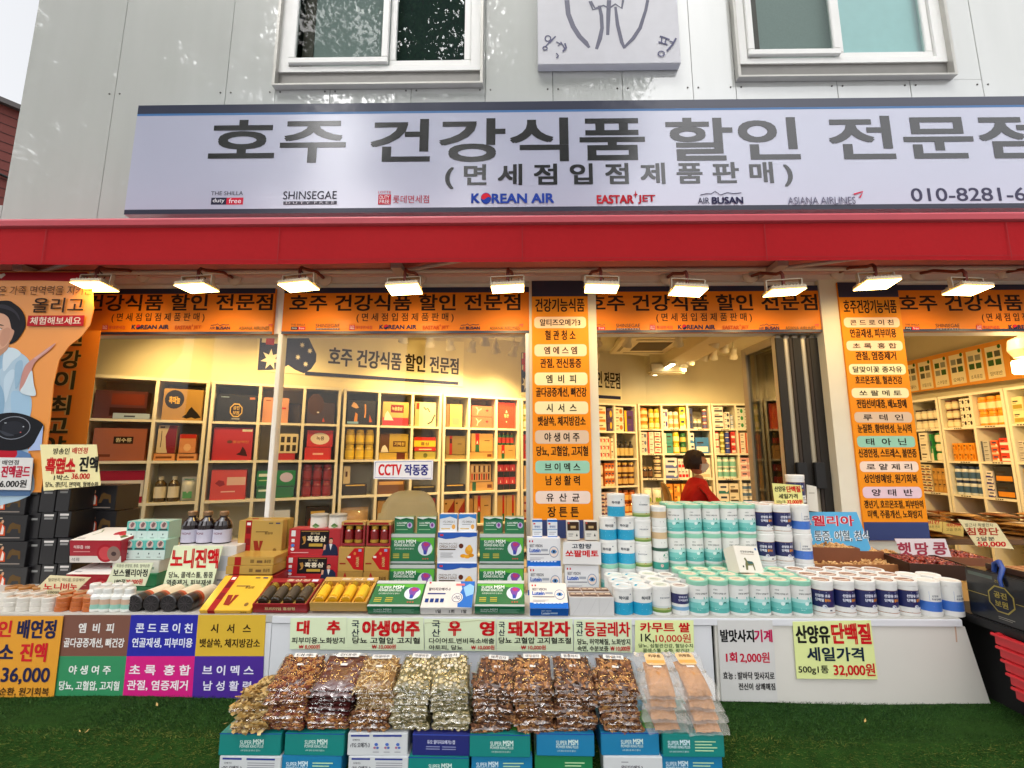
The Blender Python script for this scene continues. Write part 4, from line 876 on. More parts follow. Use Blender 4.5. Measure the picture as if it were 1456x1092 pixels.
LEFT(UA, 'first', 1, 2, [('glass bottle of yellow drink', 'bottle', .06, .34, 0, .68, '#4a3a1e', [], {'lid': '#dcd4bc', 'lab': '#d8ceb4'}), ('second bottle of yellow drink', 'bottle', .36, .62, 0, .68, '#4a3a1e', [], {'lid': '#dcd4bc', 'lab': '#d8ceb4'}), ('silver pouch with green label', 'pouch', .64, .99, 0, .66, '#b9bab0', [], {'lid': '#5a9a6a', 'd': .1})])
LEFT(UA, 'first', 1, 3, [('dark glass bottle', 'bottle', .05, .7, 0, .6, '#1c1814', [], {'n': (2, 1), 'lid': '#5a3a2a', 'lab': '#3a2a22'})])
LEFT(UB, 'second', 0, 0, [('black gift box with gold octagon', 'box', .02, .99, 0, .76, '#15161c', [('g', [(.5 + .17 * math.cos(R(45 * q + 22.5)), .42 + .27 * math.sin(R(45 * q + 22.5))) for q in range(8)], g_), ('g', [(.5 + .145 * math.cos(R(45 * q + 22.5)), .42 + .225 * math.sin(R(45 * q + 22.5))) for q in range(8)], k_), ('t', '공진', .42, .58, .44, .58, .02, g_), ('t', '보원', .42, .58, .26, .40, .02, g_), ('r', .4, .6, .08, .13, '#8a8a8a'), ('r', .1, .3, .88, .91, '#8aa0b8'), ('r', .82, .96, .84, .92, '#a8684a')])])
LEFT(UB, 'second', 1, 0, [('salmon gift box', 'box', .02, .68, 0, .72, '#c98a62', [('r', .1, .3, .86, .9, '#8a4a32'), ('r', .7, .9, .55, .62, r_)]), ('black gift box', 'box', .5, .99, 0, .62, '#241a1c', [('r', .1, .3, .4, .46, g_)], {'back': .17})])
LEFT(UB, 'second', 2, 0, [('dark brown gift box', 'box', .02, .94, 0, .64, '#3a2418', [('d', .3, .9, .3, .5, '#4c3222'), ('g', [(.56, .1), (.6, .3), (.66, .1)], '#b84a2a'), ('r', .36, .44, .5, .56, '#d8d0c0')])])
LEFT(UB, 'second', 0, 1, [('big red gift box with flower', 'box', .02, .97, 0, .94, '#b01a1a', [('d', .42, .56, .07, .05, '#6a3a2a'), ('t', '홍삼력진', .5, .9, .52, .6, .01, '#c8823a'), ('g', [(.6, .18), (.7, .24), (.76, .42), (.84, .3), (.9, .12), (.74, .14)], '#3a1a18'), ('r', .72, .98, .88, .95, '#d8ccb8')])])
LEFT(UB, 'second', 1, 1, [('red base box', 'box', .38, .92, 0, .2, r_, []), ('open cream tray of dark bottles', 'box', .34, .98, .2, .78, '#d8c89a', [('r', .05 + .24 * q, .2 + .24 * q, .55, .85, '#3a3020') for q in range(4)] + [('r', .05 + .24 * q, .2 + .24 * q, .1, .42, '#3a3020') for q in range(4)])])
LEFT(UB, 'second', 2, 1, [('red tray box', 'box', .04, .9, 0, .38, '#c8281e', [('r', .3, .7, .4, .55, '#e8b0a0')]), ('red box with white cloud label', 'box', .08, .94, .39, .9, '#c4281e', [('d', .5, .5, .36, .36, '#e4d8c4'), ('t', '녹용', .36, .66, .4, .64, .02, '#5a3a2a')], {'back': .05})])
LEFT(UB, 'second', 0, 2, [('coral red gift box with pale label', 'box', .06, .9, 0, .84, '#c83c30', [('r', .45, .98, .48, .75, '#d8b0a0'), ('g', [(.12, .55), (.22, .66), (.36, .62), (.4, .5), (.26, .44)], '#8a1a1a'), ('r', .3, .7, .25, .29, '#e8b8a8')])])
mm = [('g', [(0, .12), (1, .12), (1, .95), (0, .95)], '#1f7a44'), ('r', .05, .5, .62, .8, '#d8e4d8'), ('d', .76, .56, .17, .3, '#c4b8d0'), ('r', .06, .5, .36, .42, '#b8d090')]
LEFT(UB, 'second', 1, 2, [('green supplement box', 'box', .02, .96, 0, .32, '#1f6a40', mm[1:2]), ('green supplement box with picture', 'box', .0, .98, .33, .8, '#1f6a40', mm)])
LEFT(UB, 'second', 2, 2, [('dark red tin', 'jar', .03, .97, 0, .96, '#7a141a', [], {'n': (3, 2), 'lid': '#8a1a20', 'lab': '#8a1a1e'})])
LEFT(UB, 'second', 1, 3, [('white and blue box', 'box', .3, .9, 0, .75, '#cfd4da', [('g', [(.2, 0), (1, .5), (1, 0)], '#2f5aa0')])])
LEFT(UB, 'second', 2, 3, [('black gold gift box', 'box', .2, .95, 0, .8, '#1e1712', [('d', .3, .4, .2, .25, '#8a2a1a'), ('r', .2, .8, .75, .85, g_)])])
LEFT(UC, 'third', 0, 0, [('black box with orange brush art', 'box', .03, .97, 0, .76, '#171519', [('g', [(.12, .75), (.2, .92), (.3, .86), (.4, .7), (.3, .66), (.2, .7)], '#c89a6a'), ('s', [(.62, .85), (.64, .5), (.62, .3)], .05, '#c88a4a'), ('g', [(.24, .12), (.28, .5), (.36, .44), (.36, .12)], '#c8823a'), ('g', [(.78, .12), (.8, .42), (.9, .12)], '#b8562a'), ('r', .0, .4, .04, .13, '#7aa0c0')])])
LEFT(UC, 'third', 1, 0, [('gold box with maroon nameplate', 'box', .06, .96, 0, .76, '#b8a05a', [('r', 0, 1, 0, .34, '#b03a48'), ('r', .3, .8, .55, .88, '#7a1c1a'), ('t', '녹용홍삼', .35, .75, .64, .8, .02, '#e0c888'), ('g', [(.05, .22), (.1, .5), (.18, .62), (.26, .5), (.42, .22)], '#d8d0c4')])])
LEFT(UC, 'third', 2, 0, [('cream box with brush lettering', 'box', .04, .92, 0, .80, '#d8cba0', [('r', .0, .2, 0, 1, '#b89a6a'), ('r', .05, .2, .7, .95, '#a83a2a'), ('s', [(.4, .8), (.5, .7), (.6, .75), (.7, .6)], .05, '#4a3a22'), ('s', [(.6, .1), (.8, .2), (.9, .4), (.96, .5)], .06, '#3a3a34')])])
LEFT(UC, 'third', 0, 1, [('golden glass jar', 'jar', .04, .97, 0, .96, '#b89a3a', [], {'n': (3, 2), 'lid': '#c8a83a', 'lab': '#d8b83a'})])
LEFT(UC, 'third', 1, 1, [('gold base box', 'box', .0, .98, 0, .22, '#b8983a', [('r', .6, .9, 0, 1, '#5a2a1a')]), ('gold box with brown left panel', 'box', .02, .98, .23, .84, '#b09436', [('r', 0, .32, 0, 1, '#5a3a1e'), ('r', .45, .9, .3, .6, '#5a3a1c'), ('t', '기력원', .5, .86, .36, .54, .02, '#d8b85a'), ('g', [(.02, 0), (.08, .3), (.16, .4), (.24, .25), (.3, 0)], '#d8d0c0')])])
LEFT(UC, 'third', 2, 1, [('olive printed box', 'box', .08, .95, 0, .26, '#9a9040', [('d', .5, .5, .1, .3, '#5a5a2a')]), ('red thin box', 'box', .06, .95, .27, .40, '#b82a1e', [('r', .2, .8, .3, .6, '#e0c090')]), ('yellow box with red top band', 'box', .04, .94, .41, .74, '#dcb41e', [('r', 0, 1, .65, 1, '#b82a1c'), ('t', '홍삼', .3, .7, .15, .5, .02, '#5a3a1a')])])
LEFT(UC, 'third', 0, 2, [('black tray with gold sticks', 'box', .02, .8, 0, .34, '#2a2420', [('r', .1, .9, .84, .96, '#c8a860')]), ('upright cream booklet box', 'box', .02, .24, .35, .9, '#c8b48a', [('r', .3, .6, .4, .7, '#5a3a2a')])])
LEFT(UC, 'third', 1, 2, [('brown open gift tray', 'box', .0, .9, 0, .42, '#6a4426', [('r', .05, .95, .7, .94, '#c89a5a')])])
LEFT(UC, 'third', 2, 2, [('black flat gift tray', 'box', .02, .96, 0, .22, '#201c1c', [('r', .05, .95, .75, .95, '#8a7a4a')])])
LEFT(UC, 'third', 0, 3, [('clear bag of pale dried mushrooms', 'pouch', .0, .9, 0, .72, '#b89468', [], {'lid': '#c8b08a', 'd': .12})])
LEFT(UC, 'third', 1, 3, [('kraft gift box with maroon portrait label', 'box', .02, .95, 0, .9, '#b08850', [('r', .34, .7, .5, .9, '#6a1c20'), ('d', .52, .72, .1, .12, '#d8c8b0'), ('r', .3, .74, .36, .44, '#5a3a22')])])
LEFT(UC, 'third', 2, 3, [('red and black ginseng gift box', 'box', .02, .98, 0, .92, '#a01c1c', [('r', .26, .72, .4, .95, k_), ('t', '흑홍삼', .32, .66, .56, .76, .03, '#c8a04a'), ('r', .05, .18, .5, .9, '#d8d0c8'), ('g', [(.68, 0), (.7, .4), (.8, .62), (.95, .4), (.98, 0)], '#1c2030')])])
LEFT(UD, 'fourth', 0, 0, [('cream gold gift box', 'box', .2, .8, 0, .78, '#b8a060', [('r', .2, .8, .1, .4, '#c8906a')]), ('narrow brown box', 'box', .04, .18, 0, .78, '#8a6a40', [])])
LEFT(UD, 'fourth', 1, 0, [('salmon antler box', 'box', .06, .96, 0, .76, '#b8684a', [('s', [(.25, .2), (.3, .6), (.2, .85)], .04, '#e0c8a8'), ('s', [(.3, .5), (.45, .75)], .04, '#e0c8a8'), ('g', [(.65, .6), (.72, .7), (.8, .6), (.72, .45)], '#8a2a2a')], {'n': (1, 2)})])
LEFT(UD, 'fourth', 2, 0, [('bright orange red gift box', 'box', .03, .94, 0, .92, '#d8431c', [('g', [(.44, .6), (.5, .72), (.56, .6)], '#e8d0b0'), ('t', '정관', .36, .64, .42, .56, .02, '#e8c890'), ('d', .5, .26, .04, .03, '#e8c8a0')])])
LEFT(UD, 'fourth', 0, 1, [('flat bronze box', 'box', .04, .98, 0, .14, '#8a7440', []), ('bronze gift box with red stripe', 'box', .04, .97, .15, .8, '#7a6636', [('r', .18, .32, 0, 1, '#8a1c1a'), ('r', .2, .3, .6, .85, '#2a1a14'), ('r', .6, .8, .55, .6, '#4a3a1c')])])
kr = lambda x: [('r', x, x + .18, 0, .4, '#2a5a3c'), ('r', x, x + .18, .4, 1, '#b02018'), ('g', [(x + .05, .45), (x + .09, .62), (x + .13, .45)], '#e8d8c0'), ('r', .6, .85, .6, .64, '#6a4a2a')]
LEFT(UD, 'fourth', 1, 1, [('flat kraft base box', 'box', .0, .97, 0, .24, '#b88c4c', [('r', .75, .95, .3, .7, '#6a3a1c')]), ('kraft gift box with red green band', 'box', .06, .97, .25, .9, '#c09450', kr(.18))])
LEFT(UD, 'fourth', 2, 1, [('kraft box with red green band', 'box', .04, .96, 0, .5, '#c09450', kr(.2)), ('small green red bottle', 'bottle', .06, .9, .5, .95, '#2a5a38', [], {'n': (4, 1), 'lid': '#c8a04a', 'lab': '#b8301e'})])
LEFT(UD, 'fourth', 0, 2, [('black open gift tray with gold sticks', 'box', .02, .99, 0, .24, '#1d1a1e', [('r', .1, .9, .8, .96, '#c8a050')]), ('upright black tray lid', 'box', .0, .12, .24, .9, '#1d1a1e', [])])
LEFT(UD, 'fourth', 1, 2, [('kraft base box', 'box', .02, .98, 0, .3, '#b88c4c', [('r', .1, .26, 0, 1, '#2a5a3c'), ('r', .75, .95, .3, .7, '#6a3a1c')]), ('open kraft box of red dark sticks', 'box', .03, .9, .31, .92, '#b89058', [('r', .05 + q * .115, .12 + q * .115, .1, .46, '#3a2420' if q % 2 else '#b03a24') for q in range(8)] + [('r', .05 + q * .115, .12 + q * .115, .54, .92, '#3a2420' if q % 2 else '#c8b08a') for q in range(8)])])
LEFT(UD, 'fourth', 2, 2, [('small red and black carton', 'box', .04, .96, 0, .9, '#b8281c', [('r', 0, 1, 0, .45, '#2a241e'), ('g', [(.4, .55), (.5, .8), (.6, .55)], '#e8d8c0')], {'n': (3, 2)})])
dm = [('g', [(1, .1), (1, .95), (.35, .52)], '#8a2a1e'), ('r', .1, .3, .8, .86, '#5a3a1c')]
LEFT(UD, 'fourth', 0, 3, [('kraft carton with maroon diamond', 'box', .02, .97, 0, .86, '#b88a4a', dm, {'n': (2, 1)})])
LEFT(UD, 'fourth', 1, 3, [('tall kraft box with red green band', 'box', .2, .9, 0, .95, '#c09450', kr(.2)), ('slim kraft box', 'box', .02, .18, 0, .85, '#a87a40', [])])
LEFT(UD, 'fourth', 2, 3, [('kraft carton with red stripe', 'box', .0, .97, 0, .92, '#c09450', [('r', .6, .8, .3, 1, '#b02018'), ('r', .6, .8, 0, .3, '#2a5a3c')], {'n': (2, 1)})])

# ---- wall signs inside
def wall_sign(label, wall, back, quad, bgc, fnrows, thick=.012):
    pos = (on_left if wall == 'left' else on_right)
    P = [pos(x, y, back) for x, y in quad]; s0 = sum(p[0] for p in P) / 4; z0 = min(p[1] for p in P)
    x, y = WALLS[wall][0](s0, back); t = thing('wall_sign', label, 'wall sign', (x, y, z0), (0, 0, WALLS[wall][1]))
    mb = MB(); L = [(p[0] - s0, p[1] - z0) for p in P]
    mb.add([(u, 0, v) for u, v in L] + [(u, thick, v) for u, v in L], [(3, 2, 1, 0), (4, 5, 6, 7), (0, 1, 5, 4), (1, 2, 6, 5), (2, 3, 7, 6), (3, 0, 4, 7)], bgc); mb.build('panel', t)
    mb = MB(); fn = fit(front(0, g=.0004), L[3][0], L[1][0], min(L[2][1], L[3][1]), max(L[0][1], L[1][1])); fnrows(mb, fn); mb.build('lettering', t); return t
def star(cx, cy, r, ry, n=7): return [(cx + (r if q % 2 == 0 else r * .45) * math.cos(PI / 2 + PI * q / n), cy + (ry if q % 2 == 0 else ry * .45) * math.sin(PI / 2 + PI * q / n)) for q in range(2 * n)]
def flag_map(x0, x1, full=True):
    w = x1 - x0; f = lambda u, v: (x0 + u * w, v)
    r = [('g', [f(*p) for p in ([(0, .06), (0, .98), (.35, 1), (.55, 1), (.58, .9), (.66, .9), (.68, 1), (.75, .98), (.8, .8), (.9, .6), (.98, .45), (.98, .3), (.9, .15), (.78, .06), (.62, .12), (.5, .2), (.4, .12), (.2, .08)])], '#262a4c'),
         ('r', x0 + .03 * w, x0 + .42 * w, .58, .97, '#e8dcc0'), ('r', x0 + .1 * w, x0 + .24 * w, .55, .98, '#b8281c'), ('r', x0 + .03 * w, x0 + .44 * w, .7, .84, '#b8281c'), ('g', [(x0 + p * w, q) for p, q in star(.2, .28, .17, .2)], '#e8e0d0')]
    for (u, v) in ((.72, .6), (.86, .5), (.66, .36), (.8, .24)): r.append(('g', [(x0 + p * w, q) for p, q in star(u, v, .05, .06)], '#e8e0d0'))
    return r
cream = M('#e9dfb8', .6, var=.02)
wall_sign('long cream wall sign with navy map flag and Korean lettering above the bookcases', 'left', .318, [(366, 474), (660, 486), (658, 550), (366, 527)], cream,
          lambda mb, fn: prints(mb, fn, flag_map(0, .25) + [('r', .2, .97, .03, .1, '#262a4c'), ('t', '호주 건강식품 할인 전문점', .3, .97, .25, .62, .022, '#2a2018')]))
wall_sign('cream wall sign with flag, cut off by the middle column', 'left', .318, [(741, 500), (884, 535), (884, 570), (741, 562)], cream,
          lambda mb, fn: prints(mb, fn, flag_map(0, .2) + [('r', .2, .98, .04, .12, '#262a4c'), ('t', '호주 건강식품 할인 전문점', .28, .98, .3, .72, .02, '#2a2018')]))
def cards(mb, fn):
    rr = random.Random(4)
    for i in range(7):
        x = .02 + i * .098
        mb.poly([(x, .12), (x + .082, .12), (x + .082, .88), (x, .88)], fn, ink('#e6d8b0'), 0)
        for q in range(4): a, b = x + .008 + .036 * (q % 2), .42 + .2 * (q // 2); mb.poly([(a, b), (a + .028, b), (a + .028, b + .14), (a, b + .14)], fn, ink(rr.choice(['#5a5a4a', '#8a8a7a', '#3a5a2a', '#a89a7a'])), .3)
        mb.text(['유산균', '프로폴리스', '크릴오일', '스쿠알렌', '오메가', '초록홍합', '양태반'][i], x + .01, x + .07, .18, .28, fn, ink('#4a3a22'), 0, 1)
        mb.disc(x + .07, .85, .008, .05, fn, ink('#2a5a2a'), 1)
    mb.text('오스트레일리아', .72, .9, .66, .84, fn, ink('#6a4a1a'), .01, 1)
    for q in range(3): mb.text(['호주 청정자연 건강식품', '최고 품질의 제품만을', '엄선하여 판매합니다'][q], .72, .92, .46 - q * .15, .56 - q * .15, fn, ink('#6a4a1a'), 0, 1)
wall_sign('orange information board with product cards above the right wall bookcases', 'right', .25, [(1268, 519), (1530, 458), (1530, 528), (1268, 562)], M('#d98f2c', .5, var=.03), cards)

# ---- ceiling fittings
ac = thing('air_conditioner', 'square white ceiling cassette air conditioner with brown grille', 'air conditioner', (1.62, 3.55, 2.80))
mb = MB(); w_ = M('#d9cfae', .5); mb.rbox(-.42, .42, -.45, .45, 0, .04, w_, .01); mb.box(-.36, .36, -.4, .4, .04, .14, w_); mb.build('casing', ac)
mb = MB()
for i in range(16): mb.box(-.2, .2, -.22 + i * .0275, -.22 + i * .0275 + .012, -.006, -.001, M('#6a5a3e', .6))
mb.build('grille', ac)
mb = MB()
for a in range(4): mb.box(-.26, .26, -.36, -.32, -.003, -.0005, M('#8a7e62', .6), T=Matrix.Rotation(a * PI / 2, 4, 'Z'))
mb.build('louvre', ac)
warm = (1.0, .67, .28)
def spot_lamp(x, y, z, aim, label, lit=True, power=46):
    t = thing('track_spotlight', label, 'spotlight', (x, y, z), group='white spotlights on the ceiling tracks')
    d = (Vector(aim) - Vector((x, y, z))).normalized(); q = d.to_track_quat('-Z', 'Y').to_matrix().to_4x4(); wm = M('#d8cfb4', .4)
    mb = MB(); mb.tube([(0, 0, .17), (0, 0, .06)], .008, wm, 6); mb.tube([(-.035, 0, .0), (-.035, 0, .04), (0, 0, .065), (.035, 0, .04), (.035, 0, 0)], .004, wm, 5); mb.build('bracket', t)
    mb = MB(); mb.lathe([(.026, .055), (.034, .03), (.036, -.02), (.052, -.055), (.054, -.075), (.048, -.076), (.044, -.06)], wm, 14, T=q); mb.build('lamp_head', t)
    mb = MB(); mb.lathe([(0, -.062), (.044, -.062)], EM('#ffe2a8', 22.) if lit else M('#3a3026', .3), 14, T=q, caps=False); mb.build('bulb', t)
    if lit or power:
        L = bpy.data.lights.new('spot_beam', 'SPOT'); L.energy = power; L.color = warm; L.spot_size = R(100); L.spot_blend = 1.; L.shadow_soft_size = .05
        o = bpy.data.objects.new('spot_beam', L); COL.objects.link(o); o.parent = t; o.location = d * .09; o.rotation_euler = d.to_track_quat('-Z', 'Y').to_euler()
    return t
def track(a, b):
    mb = MB(); mb.tube([a, b], .013, M('#cfc6aa', .4), 6); mb.tube([(a[0], a[1], a[2]), (a[0], a[1], ZCEIL)], .006, M('#cfc6aa', .4), 6); mb.tube([b, (b[0], b[1], ZCEIL)], .006, M('#cfc6aa', .4), 6); return mb
tk = thing('ceiling_track', 'white lighting track in front of the left wall bookcases', 'lighting track', (0, 0, 2.88))
track((-1.6, 2.2, 0), (1.0, 3.5, 0)).build('rail', tk); tk.children[0].location.z = 0
tk2 = thing('ceiling_track', 'white lighting track across the rear room by the ceiling beam', 'lighting track', (0, 0, 2.88)); track((.3, 2.9, 0), (3.2, 2.9, 0)).build('rail', tk2)
for o in (tk, tk2):
    for c in o.children:
        for v in c.data.vertices:
            if v.co.z > 1: v.co.z = ZCEIL - 2.88
spots = [(575, 477, 0), (612, 483, 0), (640, 488, 0), (672, 491, 0), (690, 481, 0), (705, 493, 0), (731, 497, 0), (746, 482, 0), (848, 483, 1), (848, 507, 1), (893, 483, 1), (965, 482, 1), (1019, 483, 1), (1031, 491, 1), (1005, 504, 1), (1015, 502, 1), (1043, 501, 1), (963, 517, 1), (973, 514, 1), (984, 509, 1)]
for i, (x, y, g) in enumerate(spots):
    X, Y = atz(x, y, 2.70); n = 8 if g == 0 else 12; k = i if g == 0 else i - 8
    aim = (X - .5 + (i % 3) * .3, Y + .9, .9) if g == 0 else (X + random.uniform(-.6, .6), Y + 1.4, 1.0)
    spot_lamp(X, Y, 2.70, aim, f'white track spotlight, {order(k, n)} over the ' + ('left wall shelves' if g == 0 else 'doorway room'), i in (0, 14, 16, 17, 18, 19), 52 if g == 0 or i % 2 == 0 else 0)
# further spotlights along the same walls, partly hidden by the fascia
for i, (X, Y, aim) in enumerate([(-3.0, 1.5, (-3.2, 3, 1.2)), (-2.2, 1.8, (-2.6, 3.2, 1.2)), (3.2, 3.2, (4.6, 3.6, 1.2)), (3.3, 2.2, (4.6, 2.6, 1.2)), (3.4, 1.5, (4.6, 1.9, 1.2)), (-.6, 1.9, (-1.2, 3.6, 1.2)), (2.6, 2.4, (2.8, 4.6, 1.0))]):
    spot_lamp(X, Y, 2.74, aim, f'white ceiling spotlight behind the orange fascia, {order(i, 7)} of seven', True, 62)
tb = thing('tube_lamp', 'lit tube lamp under the sloping ceiling beam', 'tube lamp', (xb + .02, 4.2, 2.63)); mb = MB(); mb.rbox(-.035, .035, -.42, .42, 0, .028, M('#e0d8c0', .5), .004); mb.build('casing', tb)
mb = MB(); mb.box(-.025, .025, -.4, .4, -.012, -.001, EM('#fff0cc', 14.)); mb.build('tube', tb)
xl_, zl_ = at(1459, 522, 1.6); pl = thing('pendant_lamp', 'bright square pendant lamp in the right hand bay under a pale globe', 'pendant lamp', (xl_, 1.6, zl_))
mb = MB(); mb.rbox(-.06, .06, -.06, .06, -.05, .06, EM('#ffe0a0', 7.), .01); mb.build('lamp_glass', pl); mb = MB(); mb.lathe([(.0, .07), (.06, .08), (.09, .14), (.08, .22), (0, .26)], M('#e0d8bc', .3), 14); mb.build('globe', pl); mb = MB(); mb.tube([(0, 0, .26), (0, 0, ZCEIL - zl_)], .006, dark, 5); mb.build('cord', pl)
L = bpy.data.lights.new('pendant_light', 'POINT'); L.energy = 14; L.color = warm; L.shadow_soft_size = .08; lo = bpy.data.objects.new('pendant_light', L); COL.objects.link(lo); lo.parent = pl; lo.location = (0, .1, -.25)

# ---- folding doors stacked open at the right of the doorway
dk_gl = glass('door_glass', (.45, .46, .42), 1.2)
for i in range(5):
    x = at(1114, 600, .8)[0] + i * .052 + .012; L_ = .42
    t = thing('folding_door', f'{order(i, 5)} leaf of the folded glass doors stacked beside the column', 'folding door', (x, .80, ZF + .05), (0, 0, R(2 - i)), 'folded door leaves')
    hgt = ZH - ZF - .06; fr_ = M('#b5ab95', .4, .4); mb = MB()
    mb.rbox(-.017, .017, 0, .05, 0, hgt, fr_, .003); mb.rbox(-.017, .017, L_ - .06, L_, 0, hgt, fr_, .003); mb.rbox(-.017, .017, .051, L_ - .061, 0, .08, fr_, .003); mb.rbox(-.017, .017, .051, L_ - .061, hgt - .05, hgt, fr_, .003); mb.build('frame', t)
    mb = MB(); mb.quad((-.004, .05, .08), (-.004, L_ - .06, .08), (-.004, L_ - .06, hgt - .05), (-.004, .05, hgt - .05), dk_gl); mb.build('pane', t)
    mb = MB(); mb.box(-.024, .024, -.012, -.001, .02, hgt - .02, M('#17130f', .7)) if i % 2 == 0 else mb.box(.008, .024, -.012, -.001, .02, hgt - .02, M('#2a1f18', .7)); mb.build('seal', t)
    if i in (1, 3): mb = MB(); mb.rbox(-.03, .03, -.04, -.013, 1.05, 1.20, M('#0e0d0d', .5), .004); mb.build('handle', t)
px_sign('cctv_sign', 'small white notice reading CCTV in operation on the window glass', 'sign', YF - .012, [(532, 655), (616, 654), (615, 682), (531, 681)], '#e8e8ec',
        [('s', [(534, 657), (614, 656), (613, 680), (533, 679), (534, 657)], .7, '#3a4a9a'), ('t', 'CCTV', 538, 571, 660, 676, .02, '#c81e28'), ('t', '작동중', 575, 609, 660, 676, .025, '#2a2a80')], .004)

# ---- chairs and the seated woman
def chair(x, y, rz, label, col='#b59a5c'):
    t = thing('chair', label, 'chair', (x, y, ZF), (0, 0, rz)); m = M(col, .55)
    mb = MB(); vs = []; n = 12; w = .42
    for sd in (0, .018):
        for j in range(6):
            for i in range(n + 1):
                u = i / n * 2 - 1; v = j / 5; hw = w / 2 * (1 - .14 * v ** 3) ; z = .5 + v * .36 - (abs(u) ** 4) * .09 * (v > .7)
                vs.append((u * hw, .20 + .06 * v - .05 * u * u + sd, z))
    N = 6 * (n + 1); fs = []
    for sd in (0, 1):
        for j in range(5):
            for i in range(n):
                q = [sd * N + j * (n + 1) + i + k for k in (0, 1, n + 2, n + 1)]; fs.append(tuple(q))
    for j in range(5):
        for i in (0, n): a = j * (n + 1) + i; fs.append((a, a + n + 1, N + a + n + 1, N + a))
    for i in range(n): a = 5 * (n + 1) + i; fs.append((a, a + 1, N + a + 1, N + a))
    mb.add(vs, fs, m, True); mb.build('backrest', t)
    mb = MB(); mb.rbox(-.22, .22, -.22, .2, .41, .45, m, .015); mb.build('seat', t)
    for sx in (-1, 1):
        for sy in (-1, 1): mb = MB(); mb.tube([(sx * .18, sy * .17, .41), (sx * .21, sy * .2, 0)], .014, steel, 8); mb.build('leg', t)
        mb = MB(); mb.tube([(sx * .15, .18, .43), (sx * .15, .24, .5), (sx * .15, .245, .6)], .01, steel, 6); mb.build('backrest_post', t)
    return t
hx, hzc = at(990, 659, 2.9)
cx_, cy_ = at(582, 715, 1.75)[0], 1.75
ch0 = chair(cx_, cy_ - .24, R(0), 'cream chair with rounded back behind the boxed goods', '#c4b48a')
ch0.scale = (1.15, 1.1, 1.17)
ch1 = chair(hx - .06, 2.9, R(78), 'tan chair with curved back under the woman in red', '#b08a48')
ch1.scale = (1.1, 1.1, 1.17)

